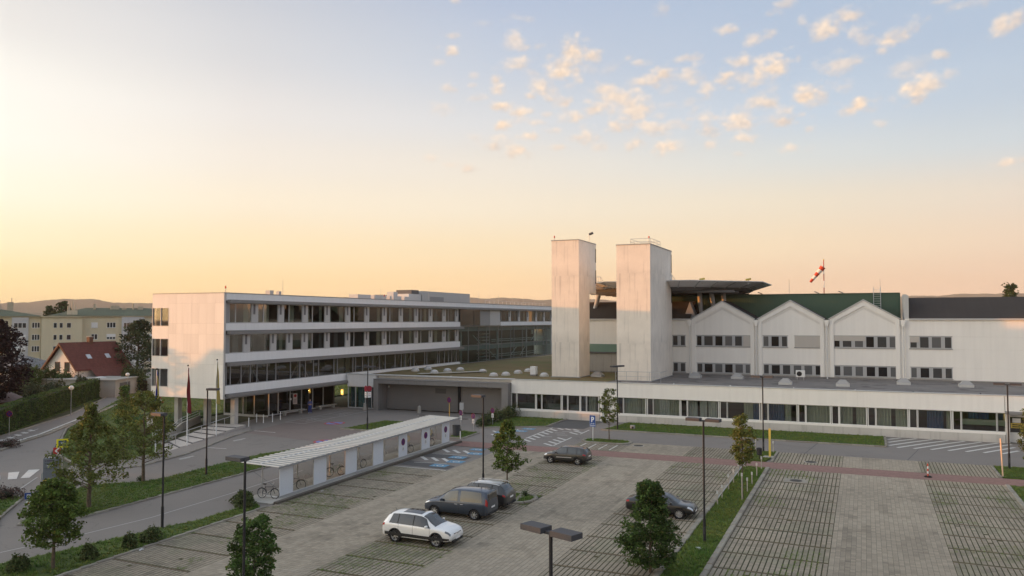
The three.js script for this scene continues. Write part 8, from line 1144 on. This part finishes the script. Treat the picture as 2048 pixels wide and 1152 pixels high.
// ================= trees and shrubs
{
  const green = [0.072, 0.108, 0.022], olive = [0.095, 0.115, 0.03], deep = [0.032, 0.05, 0.016];
  const maple = t => t < 0.45 ? 0.62 + 0.38 * Math.sin(t / 0.45 * 1.57) : Math.max(0.16, 1 - (t - 0.45) * 1.55), egg = t => Math.pow(Math.sin(Math.PI * Math.pow(clamp(t, 0.02, 0.98), 0.72)), 0.7), dome = t => t < 0.25 ? 0.75 + t : Math.sqrt(Math.max(0, 1 - ((t - 0.25) / 0.76) ** 2)), slim = t => 0.55 + 0.45 * Math.sin(clamp(t * 1.15) * Math.PI);
  tree(-38.6, -28.5, { seed: 1, h: 4.6, y0: 1.45, r: 1.5, clumps: 210, leaves: 52, size: 0.13, base: green, prof: dome, spread: 0.36, tr: 0.085 }, 'dense round tree nearest the lower left corner', 'trees along the drive');
  tree(-48.2, -38.1, { seed: 2, h: 7.0, y0: 1.7, r: 2.55, clumps: 230, leaves: 46, size: 0.14, base: olive, prof: t => t < 0.5 ? 0.7 + 0.3 * Math.sin(t * 6.28) * 0.9 + 0.1 : Math.max(0.1, 1 - (t - 0.42) * 1.8), spread: 0.42, tr: 0.13 }, 'wide loose-crowned tree on the tree island, largest of the row', 'trees along the drive');
  tree(-51.6, -45.5, { seed: 3, h: 7.0, y0: 1.9, r: 2.45, clumps: 190, leaves: 44, size: 0.14, base: olive, prof: dome, spread: 0.42, tr: 0.12 }, 'round tree on the tree island behind the wide one', 'trees along the drive');
  tree(-61.0, -51.6, { seed: 4, h: 6.6, y0: 0.9, r: 2.3, clumps: 150, leaves: 42, size: 0.14, base: [0.075, 0.115, 0.035], prof: t => Math.max(0.12, 1 - t * 0.9) * (0.55 + 0.45 * Math.abs(Math.sin(t * 11))), spread: 0.4, tr: 0.1 }, 'light green tree on the lawn corner before the ward block', 'trees along the drive');
  tree(-23.9, -53.1, { seed: 5, h: 5.2, y0: 1.5, r: 1.42, clumps: 170, leaves: 46, size: 0.12, base: green, prof: maple, spread: 0.3, tr: 0.06 }, 'young tree in the round-ended island behind the van', 'young trees in the car park');
  tree(-23.6, -77.3, { seed: 6, h: 5.25, y0: 1.85, r: 1.0, clumps: 90, leaves: 40, size: 0.12, base: olive, prof: slim, spread: 0.3, tr: 0.055 }, 'slender young tree in the oval island beside the parking sign', 'young trees in the car park');
  tree(-7.9, -57.2, { seed: 7, h: 5.85, y0: 2.55, r: 0.82, clumps: 110, leaves: 46, size: 0.12, base: olive, prof: slim, spread: 0.3, tr: 0.055 }, 'slender young tree among the stakes in the long grass strip', 'young trees in the car park');
  tree(-10.05, -39.9, { seed: 8, h: 4.5, y0: 0.45, r: 1.5, clumps: 330, leaves: 50, size: 0.12, base: [0.045, 0.078, 0.02], prof: t => t < 0.6 ? 0.62 + 0.38 * Math.sin(t / 0.6 * 3.0) : Math.max(0.22, 0.6 - (t - 0.6) * 0.7), spread: 0.32, tr: 0.07 }, 'dense young tree hiding the tail of the black car', 'young trees in the car park');
  tree(-25.95, -29.2, { seed: 9, h: 3.75, y0: 0.6, r: 1.15, clumps: 170, leaves: 46, size: 0.12, base: [0.05, 0.088, 0.022], prof: slim, spread: 0.3, tr: 0.06 }, 'young tree cut off by the bottom edge below the white car', 'young trees in the car park');
  tree(12.3, -76.2, { seed: 10, h: 4.9, y0: 0.5, r: 1.0, clumps: 120, leaves: 44, size: 0.12, base: olive, prof: slim, spread: 0.3, tr: 0.06 }, 'bushy young tree cut off by the right frame edge', 'young trees in the car park');
  // beyond the lane
  tree(-96.5, -63, { seed: 11, h: 12.4, y0: 2.6, r: 3.8, clumps: 340, leaves: 36, size: 0.3, base: [0.013, 0.006, 0.008], prof: egg, spread: 0.85, tr: 0.25, dark: 1, solid: 1 }, 'dark purple-leaved tree at the left frame edge', 'garden trees');
  tree(-117.3, -101.8, { seed: 12, h: 11.9, y0: 2.4, r: 4.3, clumps: 200, leaves: 36, size: 0.3, base: [0.028, 0.045, 0.018], prof: t => t < 0.5 ? 0.75 + 0.3 * Math.sin(t * 6) : Math.max(0.12, 1 - (t - 0.5) * 1.6), spread: 0.95, tr: 0.25, dark: 1, solid: 1 }, 'large dark green tree beside the end of the ward block', 'garden trees');
  for (const [x, z, h, r, l] of [[-225, -163, 16, 3.4, 'round dark tree far behind the left apartment roof'], [-221.5, -165, 17.4, 4.6, 'broad dark tree far behind the chimneys'], [33.6, -233.5, 20.8, 2.2, 'tall slender tree far off above the right-hand roof']]) tree(x, z, { seed: Math.round(h * 10), h, y0: h * 0.25, r, clumps: 130, leaves: 30, size: 0.5, base: deep, prof: x > 0 ? slim : egg, spread: 1.1, tr: 0.3, dark: 1, solid: 1, y: 0 }, l, 'distant trees');
  // unseen trees added at the left to help shade the car park
  for (const [x, z, h, l] of [[-104, -50, 6.0, 'garden tree added for shade outside the frame beside the shed'], [-106, -25.5, 7.8, 'garden tree added for shade outside the frame between the first two houses'], [-106, -5, 7.4, 'garden tree added for shade outside the frame between the middle houses'], [-107, 15, 12, 'garden tree added for shade outside the frame between the last houses']]) tree(x, z, { seed: Math.round(-z + 100), h, y0: 0.8, r: 3.4, clumps: 170, leaves: 30, size: 0.34, base: green, prof: egg, spread: 0.9, tr: 0.2, dark: 1, solid: 1 }, l, 'garden trees');
  // gardens
  for (const [x, z, rx, h, c, l] of [[-118.5, -82.6, 1.9, 4.5, [0.05, 0.08, 0.02], 'tall clipped evergreen dome nearest the purple tree'], [-119, -86.2, 1.55, 3.9, [0.036, 0.06, 0.016], 'clipped evergreen dome in the middle of three'], [-117.6, -87.6, 1.6, 3.3, [0.045, 0.075, 0.02], 'clipped evergreen dome before the red-roofed house']]) shrub(x, z, rx, h, c, l, 'clipped evergreens', { n: 5200, size: 0.2, col: 1, name: 'evergreen', y: 0 });
  for (const [x, z, rx, h, c, l] of [[-104, -70, 2.6, 3.4, [0.05, 0.062, 0.03], 'grey-green shrub behind the hedge at the left'], [-107.5, -75, 2.7, 3.4, [0.036, 0.05, 0.022], 'dark shrub behind the middle of the hedge'], [-109, -79.6, 2.2, 3.2, [0.032, 0.045, 0.02], 'dark shrub behind the far part of the hedge'], [-99.5, -62.5, 2.2, 3.0, [0.048, 0.07, 0.025], 'green shrub behind the near part of the hedge'], [-107.6, -83.6, 1.3, 3.9, [0.04, 0.055, 0.028], 'slender grey conifer before the garage'], [-110.5, -95.2, 2.4, 4.4, [0.05, 0.065, 0.02], 'olive shrub behind the garage roof'], [-114, -98, 2.2, 4.2, [0.045, 0.06, 0.02], 'olive shrub below the large dark tree']]) shrub(x, z, rx, h, c, l, 'garden shrubs', { n: 3600, size: 0.2, y: 0 });
  // verge and lawn shrubs
  for (const [x, z, rx, h, l] of [[-38.6, -42.3, 0.75, 1.05, 'rounded shrub at the near end of the shelter'], [-39.6, -43.4, 0.7, 0.95, 'rounded shrub just behind the one at the shelter end'], [-37.9, -34.0, 0.62, 0.9, 'shrub at the foot of the verge lamp post'], [-38.0, -32.6, 0.42, 0.8, 'small shrub nearer than the verge lamp post'], [-38.3, -30.4, 0.42, 0.85, 'small upright shrub in the middle of the verge'], [-39.9, -27.6, 0.6, 0.8, 'low shrub at the bottom left corner']]) shrub(x, z, rx, h, [0.05, 0.07, 0.02], l, 'shrubs on the left verge', { n: 2000, size: 0.11 });
  ['nearest the bare kerb', 'second in the row', 'third in the row', 'fourth in the row', 'fifth in the row', 'nearest the white wall'].forEach((w, i) => { const z = [-81.5, -82.9, -84.7, -86.6, -88.4, -90.1][i]; shrub(-39.8 - 0.04 * i, z, 0.72 + 0.08 * i, 1.05 + 0.12 * i, [0.045, 0.066, 0.022], 'clipped bush beside the shutters, ' + w, 'bushes beside the shutter portal', { n: 1700, size: 0.1 }); });
  shrub(-39.9, -75.8, 0.6, 0.9, [0.04, 0.06, 0.02], 'small bush behind the litter bin by the shelter end', 'bushes beside the shutter portal', { n: 1100, size: 0.09 });
  for (const [x, z, rx, h, l] of [[-56.2, -37.6, 1.5, 0.9, 'low reddish shrub on the planted verge by the road'], [-53.5, -33.6, 1.3, 0.8, 'low reddish shrub near the lower left frame edge'], [-77.4, -52.0, 1.1, 0.8, 'low reddish shrub at the near end of the median']]) shrub(x, z, rx, h, [0.055, 0.035, 0.03], l, 'low shrubs by the road', { n: 1500, size: 0.1 });
  shrub(-22.2, -52.4, 0.3, 0.55, [0.05, 0.075, 0.025], 'tuft of tall weeds in the island behind the van', 'weeds', { n: 260, size: 0.07 }); shrub(-52, -45.6, 0.35, 0.5, [0.05, 0.07, 0.025], 'tuft of weeds at the foot of the second island tree', 'weeds', { n: 260, size: 0.07 });
}

scene.traverse(o => { if (o.isMesh) { o.castShadow = true; o.receiveShadow = true; } });
renderer.render(scene, camera);
